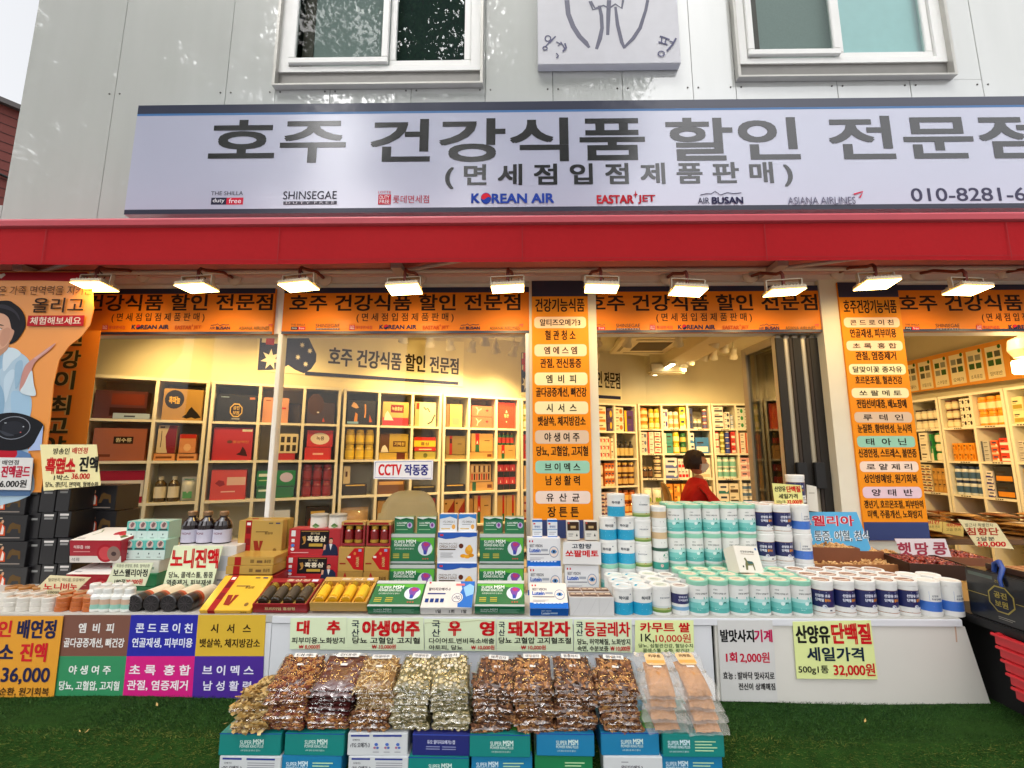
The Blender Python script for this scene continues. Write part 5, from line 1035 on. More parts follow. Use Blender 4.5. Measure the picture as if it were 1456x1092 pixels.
def person():
    t = thing('person', 'seated woman in red jacket and white face mask facing right', 'person', (hx, 2.9, ZF))
    H0 = hzc - ZF              # head centre above the floor
    import bmesh
    def skin_mesh(name, joints, edges, mat, root=0, sub=2, parent=None):
        me = bpy.data.meshes.new(name); me.from_pydata([j[0] for j in joints], edges, []); o = bpy.data.objects.new(name, me); COL.objects.link(o)
        sk = o.modifiers.new('skin', 'SKIN'); sk.use_smooth_shade = True; o.modifiers.new('sub', 'SUBSURF').levels = sub
        for i, j in enumerate(joints):
            v = me.skin_vertices[0].data[i]; v.radius = (j[1], j[2] if len(j) > 2 else j[1]); v.use_root = (i == root)
        bpy.context.view_layer.update(); dg = bpy.context.evaluated_depsgraph_get(); m2 = bpy.data.meshes.new_from_object(o.evaluated_get(dg)); bpy.data.objects.remove(o)
        m2.materials.clear(); m2.materials.append(mat); m2.polygons.foreach_set('use_smooth', [True] * len(m2.polygons)); return put(name, m2, parent)
    skinm = M('#c98f6e', .5, var=.05); redm = M('#cf160e', .75, var=.22, scale=14, bump=.9)
    zs = .52; sh = H0 - .27
    # body, faces +X
    J = [((0, 0, zs), .15, .14), ((-.03, 0, zs + .22), .13, .155), ((-.02, 0, sh - .08), .12, .17), ((0, 0, sh + .03), .07, .10), ((.015, 0, sh + .10), .052), ((.02, 0, sh + .16), .05),
         ((0, .17, sh - .02), .072), ((.12, .24, sh - .20), .052), ((.34, .15, sh - .27), .038), ((.38, .12, sh - .28), .03),
         ((0, -.17, sh - .02), .072), ((.14, -.24, sh - .19), .052), ((.36, -.15, sh - .27), .038), ((.40, -.12, sh - .28), .03),
         ((.12, .10, zs + .01), .095), ((.44, .11, zs + .02), .07), ((.44, .11, zs - .36), .045), ((.43, .11, .05), .04), ((.55, .12, .035), .035),
         ((.12, -.10, zs + .01), .095), ((.44, -.11, zs + .02), .07), ((.44, -.11, zs - .36), .045), ((.43, -.11, .05), .04), ((.55, -.12, .035), .035)]
    Ed = [(0, 1), (1, 2), (2, 3), (3, 4), (4, 5), (2, 6), (6, 7), (7, 8), (8, 9), (2, 10), (10, 11), (11, 12), (12, 13), (0, 14), (14, 15), (15, 16), (16, 17), (17, 18), (0, 19), (19, 20), (20, 21), (21, 22), (22, 23)]
    body = skin_mesh('body', J, Ed, skinm, 0, 2, t)
    # jacket: the upper body and sleeves a little fuller, in red cloth
    Jj = [((-.01, 0, zs + .06), .165, .17), ((-.04, 0, zs + .22), .15, .18), ((-.03, 0, sh - .06), .145, .195), ((.0, 0, sh + .06), .10, .115), ((.012, 0, sh + .135), .084, .088),
          ((0, .185, sh - .02), .095), ((.12, .255, sh - .20), .078), ((.33, .16, sh - .265), .058), ((0, -.185, sh - .02), .095), ((.14, -.255, sh - .19), .078), ((.35, -.16, sh - .265), .058)]
    Ej = [(0, 1), (1, 2), (2, 3), (3, 4), (2, 5), (5, 6), (6, 7), (2, 8), (8, 9), (9, 10)]
    skin_mesh('jacket', Jj, Ej, redm, 0, 2, t)
    Jt = [((-.01, 0, zs + .02), .165, .16), ((.12, .10, zs + .01), .11), ((.44, .11, zs + .02), .085), ((.44, .11, .12), .062), ((.12, -.10, zs + .01), .11), ((.44, -.11, zs + .02), .085), ((.44, -.11, .12), .062)]
    skin_mesh('trousers', Jt, [(0, 1), (1, 2), (2, 3), (0, 4), (4, 5), (5, 6)], M('#2a2a30', .8), 0, 2, t)
    # head: shaped by hand on a sphere, facing +X
    def headshape(name, mat, f, keep=None, k=(28, 20)):
        nu, nv = k; vs = []; fs = []
        for j in range(nv + 1):
            for i in range(nu):
                th = 2 * PI * i / nu; ph = PI * j / nv - PI / 2
                vs.append(f(math.cos(th) * math.cos(ph), math.sin(th) * math.cos(ph), math.sin(ph)))
        for j in range(nv):
            for i in range(nu):
                q = (j * nu + i, j * nu + (i + 1) % nu, (j + 1) * nu + (i + 1) % nu, (j + 1) * nu + i)
                th = 2 * PI * (i + .5) / nu; ph = PI * (j + .5) / nv - PI / 2
                if keep is None or keep(math.cos(th) * math.cos(ph), math.sin(th) * math.cos(ph), math.sin(ph)): fs.append(q)
        b = MB(); b.add(vs, fs, mat, True); return b
    def hf(x, y, z):
        X = x * .095; Y = y * .074; Z = z * .112
        if z < 0: X *= 1 - .12 * z * z; Y *= 1 + .28 * z
        if x > .5 and abs(y) < .25 and -.35 < z < .1: X += .018 * (1 - abs(y) / .25) * (1 - abs(z + .18) / .3 if abs(z + .18) < .3 else 0)    # nose
        if x > .6 and -.6 < z < -.3 and abs(y) < .35: X += .006
        if x > .55 and .0 < z < .2 and .15 < abs(y) < .5: X -= .006                                                                          # eye sockets
        return (X + .012, Y, Z + H0)
    hb = headshape('head', skinm, hf)
    for sy in (-1, 1):
        hb.lathe([(.0, -.006), (.024, -.004), (.03, .004), (.014, .008), (0, .006)], skinm, 12, T=Matrix.Translation((-.004, sy * .077, H0 - .012)) @ Matrix.Rotation(R(90 * sy), 4, 'X') @ Matrix.Diagonal((.7, 1, 1, 1)))   # ears
        hb.lathe([(0, -.008), (.008, -.005), (.0105, 0), (.008, .005), (0, .008)], M('#e8e4dc', .3), 10, T=Matrix.Translation((.093, sy * .03, H0 + .012)))
        hb.disc(sy * .03, H0 + .012, .0045, .0045, lambda u, v, k: (.1042, u, v), M('#1c1410', .3))
        hb.tube([(.098, sy * .014, H0 + .032), (.096, sy * .03, H0 + .037), (.086, sy * .047, H0 + .032)], .0028, M('#2a1a14', .8), 5)
    hb.tube([(.100, -.018, H0 - .055), (.104, 0, H0 - .054), (.100, .018, H0 - .055)], .004, M('#9a4a44', .5), 6)
    hb.build('head', t)
    hair = M('#2c1710', .6, var=.4, scale=50, bump=.6)
    def hh(x, y, z):
        n = mnoise.noise(Vector((x * 4, y * 4, z * 4 + 3))) * .012
        return (x * (.118 + n) - .012, y * (.098 + n), z * (.128 + n) + H0 + .018)
    headshape('hair', hair, hh, keep=lambda x, y, z: (x < .25 and z > -.62) or z > .42 + .1 * x or (x < .45 and z > -.1)).build('hair', t)
    def mk(x, y, z): a = hf(x, y, z); return ((a[0] - .012) * 1.09 + .012, a[1] * 1.06, (a[2] - H0) * 1.03 + H0)
    headshape('face_mask', M('#e4e2dc', .7), mk, keep=lambda x, y, z: x > .28 and -.78 < z < -.06).build('face_mask', t)
    mb = MB()
    for sy in (-1, 1): mb.tube([(.06, sy * .066, H0 - .02), (.02, sy * .08, H0 - .005), (-.012, sy * .083, H0 + .01)], .0016, M('#e4e2dc', .7), 5)
    mb.build('mask_strap', t)
    # hands resting together in the lap: palm, four fingers, thumb
    for sy in (-1, 1):
        bx, by, bz = (.38 if sy > 0 else .40), sy * .115, sh - .282
        J = [((bx, by, bz), .026, .03), ((bx + .05, by - sy * .01, bz - .008), .016, .034), ((bx + .085, by - sy * .015, bz - .012), .013, .036)]
        Eg = [(0, 1), (1, 2)]
        for q, (o_, L) in enumerate(((-.027, .062), (-.009, .072), (.009, .068), (.026, .05))):
            b = len(J); J += [((bx + .09, by - sy * .015 + o_, bz - .012), .0085), ((bx + .09 + L * .5, by - sy * .02 + o_, bz - .020), .0078), ((bx + .09 + L * .9, by - sy * .024 + o_, bz - .042), .0065)]; Eg += [(2, b), (b, b + 1), (b + 1, b + 2)]
        b = len(J); J += [((bx + .04, by - sy * .045, bz - .004), .010), ((bx + .075, by - sy * .062, bz - .014), .0085), ((bx + .098, by - sy * .06, bz - .026), .007)]; Eg += [(0, b), (b, b + 1), (b + 1, b + 2)]
        skin_mesh('hand', J, Eg, skinm, 0, 1, t)
    mb = MB(); mb.tube([(-.14, -.19, sh - .25), (-.10, -.15, sh - .02), (.0, -.10, sh + .07)], .012, M('#1c1414', .7), 6); mb.build('shoulder_strap', t)
    t.rotation_euler = (0, 0, R(-8)); return t
person()

# ---- low nut display by the right wall
tx, tz = at(1385, 760, 1.3)
nd = thing('display_table', 'brown display table of nut packs in the right hand bay', 'table', (tx + .35, 1.5, ZF)); mb = MB(); wd_ = M('#6a4a2c', .5, scale=8, var=.2)
mb.rbox(-.75, .75, -.3, .3, tz - ZF - .05, tz - ZF - .015, wd_, .006); mb.build('tabletop', nd)
for sx in (-1, 1):
    for sy in (-1, 1): mb = MB(); mb.box(sx * .7 - .025, sx * .7 + .025, sy * .26 - .025, sy * .26 + .025, 0, tz - ZF - .05, wd_); mb.build('leg', nd)
packm = ['#8a4a20', '#b07834', '#6a3216', '#c49048']
def pack_mesh(i):
    key = ('pack', i)
    if key not in SHAPES:
        mb = MB(); n = 7; m = M(packm[i], .35, bump=.8, scale=60, var=.35, coat=.6); vs = []; w, l, h = .13, .2, .03
        for sd in (1, -1):
            for j in range(n + 1):
                for q in range(n + 1): u, v = q / n, j / n; b = (math.sin(PI * u) * math.sin(PI * v)) ** .4; vs.append(((u - .5) * w, (v - .5) * l, h / 2 + sd * b * h / 2))
        N = (n + 1) ** 2; fs = []
        for sd in (0, 1):
            for j in range(n):
                for q in range(n): f = [sd * N + j * (n + 1) + q + k for k in (0, 1, n + 2, n + 1)]; fs.append(tuple(f if sd == 0 else f[::-1]))
        mb.add(vs, fs, m, True); mb.rect(-w * .3, w * .3, -l * .2, l * .2, top(h + .001), ink('#e0d0b0')); SHAPES[key] = mb.mesh('nut_pack')
    return SHAPES[key]
for s in range(9):
    for j in range(4 if s < 5 else 3):
        X = nd.location.x - .66 + (s % 5) * .27 if s < 5 else nd.location.x - .6 + (s - 5) * .3; Y = 1.62 if s < 5 else 1.32
        o = put('nut_pack', pack_mesh((s + j // 3) % 4), None, (X + random.uniform(-.01, .01), Y, tz - .015 + j * .03), (random.uniform(-.04, .04), 0, random.uniform(-.15, .15)))
        tag(o, f'flat nut pack, {["bottom", "second", "third", "top"][j]} of the {order(s if s < 5 else s - 5, 5 if s < 5 else 4)} stack, {"rear" if s < 5 else "near"} row, display table', 'snack pack', 'nut packs on the display table')
# ------------------------------------------------------------------ the display counter and its price cards
dc = thing('display_counter', 'long low white display counter across the shop front', 'counter', (0, 0, .53))
apm = M('#d6d7db', .4, var=.08, scale=2, coat=.15); apr = M('#d2cfc7', .45, var=.1, scale=1.6)
zb_ = .527 - .53; zt_ = ZC - .53
mb = MB(); mb.rbox(-3.2, 1.78, .004, .70, zt_ - .03, zt_, M('#b9b6ae', .4), .003); mb.build('countertop', dc)
xs_ = [-3.2, at(383, 930, 0)[0], at(1015, 930, 0)[0]]
mb = MB(); mb.rbox(xs_[0], xs_[1] - .002, .006, .02, zb_, zt_ - .032, apm, .001); mb.build('apron_panel', dc)
mb = MB(); mb.rbox(xs_[1] + .001, xs_[2] - .002, .004, .02, zb_, zt_ - .034, apm, .001); mb.rbox(xs_[1] + .001, 1.78, -.002, .02, zt_ - .031, zt_ - .004, apm, .002); mb.build('apron_panel', dc)
mb = MB(); p = [at(1016, 882, 0), at(1372, 883, 0), at(1413, 1011, 0), at(1022, 1002, 0)]
mb.add([(u, .004, v - .53) for u, v in ((p[0][0], zt_ + .498), (p[1][0], zt_ + .498), p[2], p[3])] + [(u, .02, v - .53) for u, v in ((p[0][0], zt_ + .498), (p[1][0], zt_ + .498), p[2], p[3])], [(3, 2, 1, 0), (4, 5, 6, 7), (0, 1, 5, 4), (1, 2, 6, 5), (2, 3, 7, 6), (3, 0, 4, 7)], apr); mb.build('apron_panel', dc)
mb = MB(); mb.stroke([(at(1361, 906, 0)[0], .325 - .03), (at(1363, 918, 0)[0], .27), (at(1364, 932, 0)[0], .225)], .006, front(.004, g=.0004), M('#c0a088', .6)); o = mb.build('rust_streak', dc)
mb = MB(); mb.box(-3.2, 1.76, .6, .69, -.4, zt_ - .031, dark)
for x in (-3.1, -1.2, .3, 1.7): mb.box(x - .02, x + .02, .1, .14, -.1, zt_ - .031, steel)
mb.build('frame', dc)
YC = -.003
PG = '#dbe6c0'
px_sign('price_card', 'orange poster cut off by the left edge of the photo, reading 36,000', 'poster', YC, [(-70, 876), (90, 876), (76, 993), (-82, 993)], '#e09a2a',
        [('t', '방송인', -46, 17, 882, 906, .03, '#c8202a'), ('t', '배연정', 25, 80, 881, 908, .03, '#22254a'), ('t', '흑염소', -50, 20, 914, 940, .03, '#22254a'), ('t', '진액', 29, 67, 914, 941, .03, '#c8202a'), ('t', '36,000', 2, 71, 949, 973, .02, '#22254a'), ('t', '면역력, 혈액순환, 원기회복', -60, 70, 977, 989, .02, '#3a2a1a')], .002)
tx_ = [(91, 186.5, 282, 378), (84, 180, 277, 375), (76, 174, 273, 373)]; ty_ = (874.5, 933, 992.5)
tiles = [('brown', '#774c3d', '#e8e4e0', ('엠  비  피', 112, 162, 886, 900), ('골다공증개선, 뼈건강', 91, 177, 907, 921)), ('deep blue', '#1b1d9c', '#dfe2f2', ('콘 드 로 이 친', 193, 274, 886, 900), ('연골재생, 피부미용', 188, 274, 907, 921)),
         ('yellow', '#d6ae30', '#3a2a14', ('시   서   스', 300, 357, 887, 900), ('뱃살쏙, 체지방감소', 284, 370, 908, 921)), ('green', '#2f8a5a', '#e4e8e2', ('야 생 여 주', 98, 158, 946, 959), ('당뇨, 고혈압, 고지혈', 84, 170, 968, 982)),
         ('magenta', '#cf127c', '#f0e4ea', ('초 록  홍 합', 184, 271, 945, 960), ('관절, 염증제거', 181, 267, 967, 982)), ('purple', '#46208f', '#e2dff0', ('브 이 멕 스', 288, 361, 946, 960), ('남 성 활 력', 289, 357, 968, 982))]
for i, (cn, bg, fg, a, b) in enumerate(tiles):
    r, c = divmod(i, 3)
    px_sign('price_card', f'{cn} health notice square in the {"upper" if r == 0 else "lower"} row on the left counter panel', 'poster', YC + .006, [(tx_[r][c], ty_[r]), (tx_[r][c + 1], ty_[r]), (tx_[r + 1][c + 1], ty_[r + 1]), (tx_[r + 1][c], ty_[r + 1])], bg,
            [('t', a[0], *a[1:], .024, fg), ('t', b[0], *b[1:], .02, fg)], .002, 'coloured health notices on the counter')
RD, BK, NVY, GN = '#c3141c', '#181818', '#16283a', '#2a4a2a'
def card(label, q, rows, bg=PG): px_sign('price_card', label, 'price card', YC, q, bg, rows, .0015, 'price cards along the counter')
ks = lambda x0, x1, y0=882, y1=905: [('t', '국', x0, x1, y0, y0 + (y1 - y0) * .48, .02, NVY), ('t', '산', x0, x1, y0 + (y1 - y0) * .52, y1, .02, NVY)]
card('pale green price card for dried jujube at 8,000', [(413, 879), (493, 878), (493, 924), (412, 923)], [('t', '대', 422, 440, 882, 902, .045, RD), ('t', '추', 465, 484, 882, 902, .045, RD), ('t', '피부미용.노화방지', 415, 490, 906, 915, .02, BK), ('t', '₩ 8,000원', 425, 455, 916, 923, .02, RD)])
card('pale green price card beside the jujube card, second in the row', [(493.5, 879), (602, 878), (603, 925), (493, 924)], ks(500, 511) + [('t', '야생여주', 515, 597, 882, 905, .045, RD), ('t', '당뇨 고혈압 고지혈', 501, 597, 906, 915, .025, BK), ('t', '₩ 10,000원', 529, 563, 916, 923, .02, RD)])
card('pale green price card for burdock with torn upper strip, third in the row', [(603, 880), (705, 880), (705, 926), (604, 925)], ks(614, 626) + [('t', '우', 637, 656, 883, 904, .045, RD), ('t', '영', 682, 703, 883, 904, .045, RD), ('t', '다이어트.변비독소배출', 610, 703, 907, 915, .02, BK), ('t', '아토피, 당뇨', 610, 658, 917, 924, .02, BK), ('t', '₩ 10,000원', 670, 703, 917, 924, .02, RD), ('s', [(604, 886), (625, 884), (650, 885), (680, 882), (704, 884)], .6, '#b8b890')])
card('pale green price card with the widest red heading, fourth in the row', [(706, 881), (814, 880), (815, 926), (706, 926)], ks(709, 718, 884, 904) + [('t', '돼지감자', 722, 811, 883, 905, .045, RD), ('t', '당뇨 고혈압 고지혈조절', 709, 812, 906, 915, .025, BK), ('t', '₩ 10,000원', 741, 776, 917, 924, .02, RD)])
card('pale green price card for herb tea, fifth in the row', [(816, 881), (898, 881), (899, 928), (816, 927)], ks(819, 829, 884, 904) + [('t', '둥굴레차', 831, 896, 884, 905, .025, RD), ('t', '당뇨, 허약체질, 노화방지', 821, 896, 908, 917, .02, BK), ('t', '숙면, 수분보충', 821, 865, 918, 926, .02, BK), ('t', '₩ 10,000원', 868, 896, 918, 926, .02, RD)])
card('yellow green price card for grain reading 1K, 10,000', [(903, 882), (986, 882), (987, 930), (903, 929)], [('t', '카무트 쌀', 910, 981, 885, 899, .035, RD), ('t', '1K,', 911, 930, 901, 914, .01, BK), ('t', '10,000원', 932, 982, 901, 914, .01, RD), ('t', '당뇨, 심혈관건강, 혈당수치', 908, 985, 915, 921, .012, GN), ('t', '콜레스톨, 소화, 장건강', 914, 980, 922, 928, .012, GN)], '#e0eaa6')
card('tall white notice for the foot massage machine reading 2,000', [(1020, 882), (1098, 882), (1106, 998), (1026, 997)], [('t', '발맛사지', 1024, 1072, 895, 913, .03, BK), ('t', '기계', 1072, 1098, 895, 913, .03, '#b81450'), ('t', '1회', 1032, 1048, 927, 942, .03, '#c0183c'), ('t', '2,000원', 1052, 1094, 927, 943, .02, '#c0183c'), ('t', '효능 : 발바닥 맛사지로', 1028, 1101, 955, 966, .02, BK), ('t', '전신이 상쾌해짐', 1050, 1102, 971, 981, .02, BK)], '#cdccc9')
card('large yellow green goat milk sale card on the right counter panel', [(1127, 884), (1238, 882), (1248, 966), (1133, 965)], [('t', '산양유', 1131, 1180, 889, 915, .03, BK), ('t', '단백질', 1182, 1238, 886, 916, .035, RD), ('t', '세일가격', 1147, 1228, 920, 940, .03, NVY), ('t', '500g1통', 1135, 1178, 946, 959, .015, BK), ('t', '32,000원', 1185, 1244, 943, 962, .02, RD)], '#dbe49a')

# ------------------------------------------------------------------ goods on the counter
def fbox(label, px0, px1, py0, py1, Y, d, base, rows, top_rows=None, name='carton', cat='box', rz=0., group=None):
    ym, xm = (py0 + py1) / 2, (px0 + px1) / 2
    x0, x1 = at(px0, ym, Y)[0], at(px1, ym, Y)[0]; z1, z0 = at(xm, py0, Y)[1], at(xm, py1, Y)[1]; w, h = x1 - x0, z1 - z0
    key = ('fbox', round(w, 2), round(d, 3), round(h, 2), base, repr(rows), repr(top_rows))
    if key not in SHAPES:
        mb = MB(); m = M(base, .38, var=.04, coat=.35, coat_r=.15); mb.rbox(-w / 2, w / 2, -d / 2, d / 2, 0, h, m, .0018)
        prints(mb, fit(front(-d / 2, g=.0003), -w / 2, w / 2, 0, h), rows)
        if top_rows: prints(mb, fit(top(h, .0003), -w / 2, w / 2, -d / 2, d / 2), top_rows)
        SHAPES[key] = mb.mesh('carton')
    o = put(name, SHAPES[key], None, ((x0 + x1) / 2, Y + d / 2, z0), (0, 0, rz)); return tag(o, label, cat, group)
def tilted(label, px0, px1, pyb, Y, L, th, tilt, base, edge_rows, top_rows, rz=0., group=None):
    x0, z0 = at(px0, pyb, Y); x1, _ = at(px1, pyb, Y); w = x1 - x0; mb = MB(); m = M(base, .35, var=.04, coat=.5, coat_r=.1)
    mb.rbox(-w / 2, w / 2, 0, L, 0, th, m, .0018); prints(mb, fit(front(0, g=.0005), -w / 2, w / 2, 0, th), edge_rows); prints(mb, fit(top(th, .0005), -w / 2, w / 2, 0, L), top_rows)
    o = mb.build('carton', None, ((x0 + x1) / 2, Y, z0), (tilt, 0, rz)); return tag(o, label, 'box', group)
# designs
MSM = [('r', 0, 1, .88, 1, '#b8bcb8'), ('g', [(.02, .86), (.98, .86), (.98, .5), (.93, .3), (.9, .55), (.8, .7), (.55, .76), (.02, .78)], '#5aa83c'), ('t', 'SUPER MSM', .1, .58, .67, .8, .02, '#e6ece4'), ('t', 'POWER KING PLUS', .1, .55, .57, .65, .015, '#dfe8dc'), ('t', '슈퍼 엠에스엠 파워 킹 플러스', .12, .54, .46, .52, '#dfe8dc'),
       ('d', .79, .5, .16, .24, '#cfd8dc'), ('g', [(.7, .62), (.72, .7), (.78, .74), (.86, .72), (.92, .66), (.9, .58), (.86, .52), (.84, .4), (.82, .3), (.76, .3), (.75, .42), (.72, .52)], '#7a4a9a'), ('g', [(.76, .7), (.84, .7), (.88, .62), (.8, .56), (.75, .62)], '#b03a6a'), ('g', [(.76, .3), (.75, .42), (.79, .46), (.82, .4), (.82, .3)], '#3a4aa0')] + \
      [('r', .08 + .22 * c, .22 + .22 * c, .18 + .06 * q, .205 + .06 * q, '#c8b84a') for c in (0, 1) for q in range(3)] + [('d', .75 + .05 * q, .16, .018, .026, '#b05a4a') for q in range(3)] + [('r', 0, 1, 0, .07, '#a8b0ac')]
MSMS = [('r', 0, 1, .8, 1, '#cdd4cc'), ('g', [(0, .95), (.3, .85), (.6, .95), (1, .85), (1, .78), (0, .78)], '#1a5a38'), ('t', 'SUPER MSM', .12, .66, .56, .68, .015, '#dfe8dc'), ('r', .12, .55, .46, .5, '#cfe0cc'), ('d', .8, .48, .14, .18, '#b8aac8'), ('d', .8, .5, .07, .12, '#7a3a8a'), ('r', .1, .7, .2, .25, '#8ab88a')]
MSME = [('t', 'SUPER MSM', .12, .46, .5, .78, .015, '#c8d8d0'), ('t', 'POWER KING PLUS', .12, .46, .28, .44, .01, '#c8d8d0'), ('r', .5, .9, .6, .66, '#8ab8a0'), ('r', .5, .84, .44, .5, '#8ab8a0'), ('r', .5, .88, .28, .34, '#8ab8a0')]
OMG = [('g', [(0, 1), (1, 1), (1, .88), (.8, .84), (.6, .86), (.4, .8), (.2, .78), (0, .84)], '#2c56a8'), ('r', .06, .14, .88, .94, '#c03040'), ('t', 'PREMIUM rTG', .05, .5, .6, .66, '#6a5a4a'), ('t', 'OMEGA 3 GOLD', .05, .5, .5, .58, .01, '#6a4a2a'), ('r', .05, .46, .43, .47, '#5a4a3a'), ('d', .6, .56, .06, .08, '#5a2a1a'), ('d', .8, .42, .1, .14, '#d8962a'), ('d', .81, .5, .06, .1, '#e0a840'), ('d', .66, .24, .08, .06, '#d8921e'), ('d', .76, .22, .08, .06, '#e0a02a'), ('d', .86, .26, .07, .06, '#c8821a'), ('r', .08, .4, .32, .34, '#9a9a9a'), ('r', .08, .36, .26, .28, '#9a9a9a'), ('r', .08, .4, .2, .22, '#9a9a9a'), ('o', 0, 0, 0, 0, '#fff')][:-1]
OMGS = [('g', [(0, 1), (1, 1), (1, .72), (.6, .86), (.3, .78), (0, .72)], '#3a7ac0'), ('t', 'rTG OMEGA 3', .2, .85, .5, .62, '#5a5040'), ('r', .2, .7, .4, .43, '#8a8a8a'), ('d', .8, .28, .1, .14, '#d8a050'), ('r', .1, .6, .14, .2, '#c8a860')]
ALT = [('g', [(.72, .02), (1, 0), (1, 1), (.7, 1), (.76, .7), (.7, .4)], '#2f6ab8'), ('g', [(.78, .75), (.9, .9), (1, .8), (1, .5), (.86, .4)], '#8ab8e0'), ('r', .06, .1, .9, .97, '#c03040'), ('r', .62, .8, .82, .9, '#c86a6a'), ('t', '알티지오메가-3', .08, .52, .62, .74, .015, '#3a3a44'), ('r', .08, .44, .48, .53, '#3a3f7a')] + [('r', .06 + .1 * q, .13 + .1 * q, .18, .32, '#1f3a7a') for q in range(4)] + [('d', .68, .35, .12, .2, '#d8d4d0'), ('d', .68, .35, .1, .165, '#4a4e66'), ('d', .68, .35, .088, .145, '#dcd8d4'), ('t', 'rTG', .62, .74, .28, .42, .02, '#4a4e66')]
ALTE = [('t', '1일', .3, .4, .25, .75, .02, '#2a2a2a'), ('t', '1회', .56, .66, .25, .75, .02, '#2a2a2a'), ('t', '1알', .8, .9, .25, .75, .02, '#2a2a2a')]
LUT = [('r', 0, 1, 0, .16, '#1c62b8'), ('g', [(0, .16), (1, .16), (1, .22), (.5, .19), (0, .22)], '#1c62b8'), ('r', .06, .1, .85, .92, '#c02a34'), ('r', .14, .18, .85, .92, '#c02a34'), ('t', 'BEST VISION', .08, .46, .68, .78, .01, '#4a4a52'), ('t', 'Lutein', .07, .4, .5, .65, .03, '#2a5ab0'), ('r', .42, .62, .54, .62, '#9aa0a8'), ('r', .08, .66, .42, .45, '#6a6a72'), ('d', .8, .52, .14, .2, '#8a9ab0'), ('d', .8, .52, .12, .17, '#e0cfc4'), ('g', [(.7, .52), (.76, .6), (.84, .6), (.9, .52), (.84, .46), (.76, .46)], '#5a88b8'), ('d', .8, .53, .03, .05, '#1c2840'), ('r', .08, .5, .3, .32, '#a8a8b0'), ('r', .08, .4, .25, .27, '#a8a8b0')] + [('r', .1 + .1 * q, .17 + .1 * q, .17, .2, '#d8e4f0') for q in range(8)]
LUTE = [('t', 'BEST VISION', .3, .55, .62, .8, .01, '#c8dcf0'), ('t', 'Lutein', .3, .52, .25, .55, .03, '#d8e8f8'), ('r', .53, .72, .3, .5, '#a8c4e0')]
LUTS = [('r', 0, 1, .88, 1, '#2a6ab8'), ('r', .1, .3, .74, .82, '#c02a34'), ('t', '루테인', .2, .8, .55, .68, .02, '#2a5a9a'), ('r', 0, 1, .44, .5, '#8aa4c0'), ('r', .15, .85, .3, .33, '#8a8a92'), ('r', .15, .7, .2, .23, '#8a8a92'), ('r', 0, 1, 0, .1, '#2a6ab8')]
GIN = [('r', .22, .78, .25, .95, '#1a1416'), ('r', .24, .76, .9, .92, '#b8863a'), ('t', '원기삼', .42, .6, .78, .87, .01, '#c8b48a'), ('t', '흑홍삼', .36, .72, .52, .74, .035, '#e0d4b8'), ('r', .4, .66, .34, .45, '#b8963a'), ('g', [(.26, .7), (.32, .74), (.34, .6), (.32, .45), (.26, .4), (.3, .5)], '#a87a3a'), ('r', .05, .13, .72, .94, '#d8d4d0'), ('r', .06, .12, .5, .62, '#d8d4d0'), ('d', .09, .38, .035, .06, '#4a7ac0'), ('d', .09, .24, .035, .06, '#d8d4d0'),
       ('g', [(.66, 0), (.7, .3), (.74, .42), (.8, .46), (.9, .42), (.95, .3), (.97, 0)], '#1f2740'), ('g', [(.79, .44), (.82, .2), (.85, .44)], '#d8d4d0'), ('d', .82, .55, .035, .1, '#c8987a'), ('g', [(.785, .56), (.79, .66), (.82, .68), (.85, .66), (.856, .57), (.84, .62), (.8, .62)], '#1a1414'), ('g', [(.68, .2), (.72, .22), (.73, .4), (.69, .42)], '#c8987a'), ('r', .06, .4, .1, .13, '#d8a8a8')]
REDTRI = [('g', [(1, .06), (1, .96), (.62, .96), (.3, .55), (.62, .1)], '#b0181a'), ('d', .64, .74, .05, .06, '#c8783a'), ('t', '기본홍삼', .7, .82, .2, .62, .01, '#c8a86a'), ('r', .06, .3, .3, .36, '#8a2a1a'), ('r', .36, .48, .56, .64, '#e0d8d0'), ('r', .78, .9, .82, .92, '#8a9ac0')]
GOLD = [('r', .16, .3, 0, 1, '#9a1a1a'), ('r', .18, .28, .62, .8, '#6a1010'), ('r', .18, .28, .3, .48, '#7a1818'), ('r', .19, .27, .86, .94, '#e0d8d0'), ('t', '홍삼정', .6, .78, .6, .67, .01, '#4a3418'), ('r', .4, .68, .66, .69, '#7a6030'), ('g', [(.4, .15), (.36, .42), (.46, .42), (.5, .2), (.5, .42), (.58, .42), (.52, .13)], '#8a2a1a'), ('d', .85, .16, .04, .05, '#7a5a2a'), ('r', .68, .78, .9, .94, '#6a5a3a'), ('r', .84, .94, .9, .94, '#3a3a5a')]
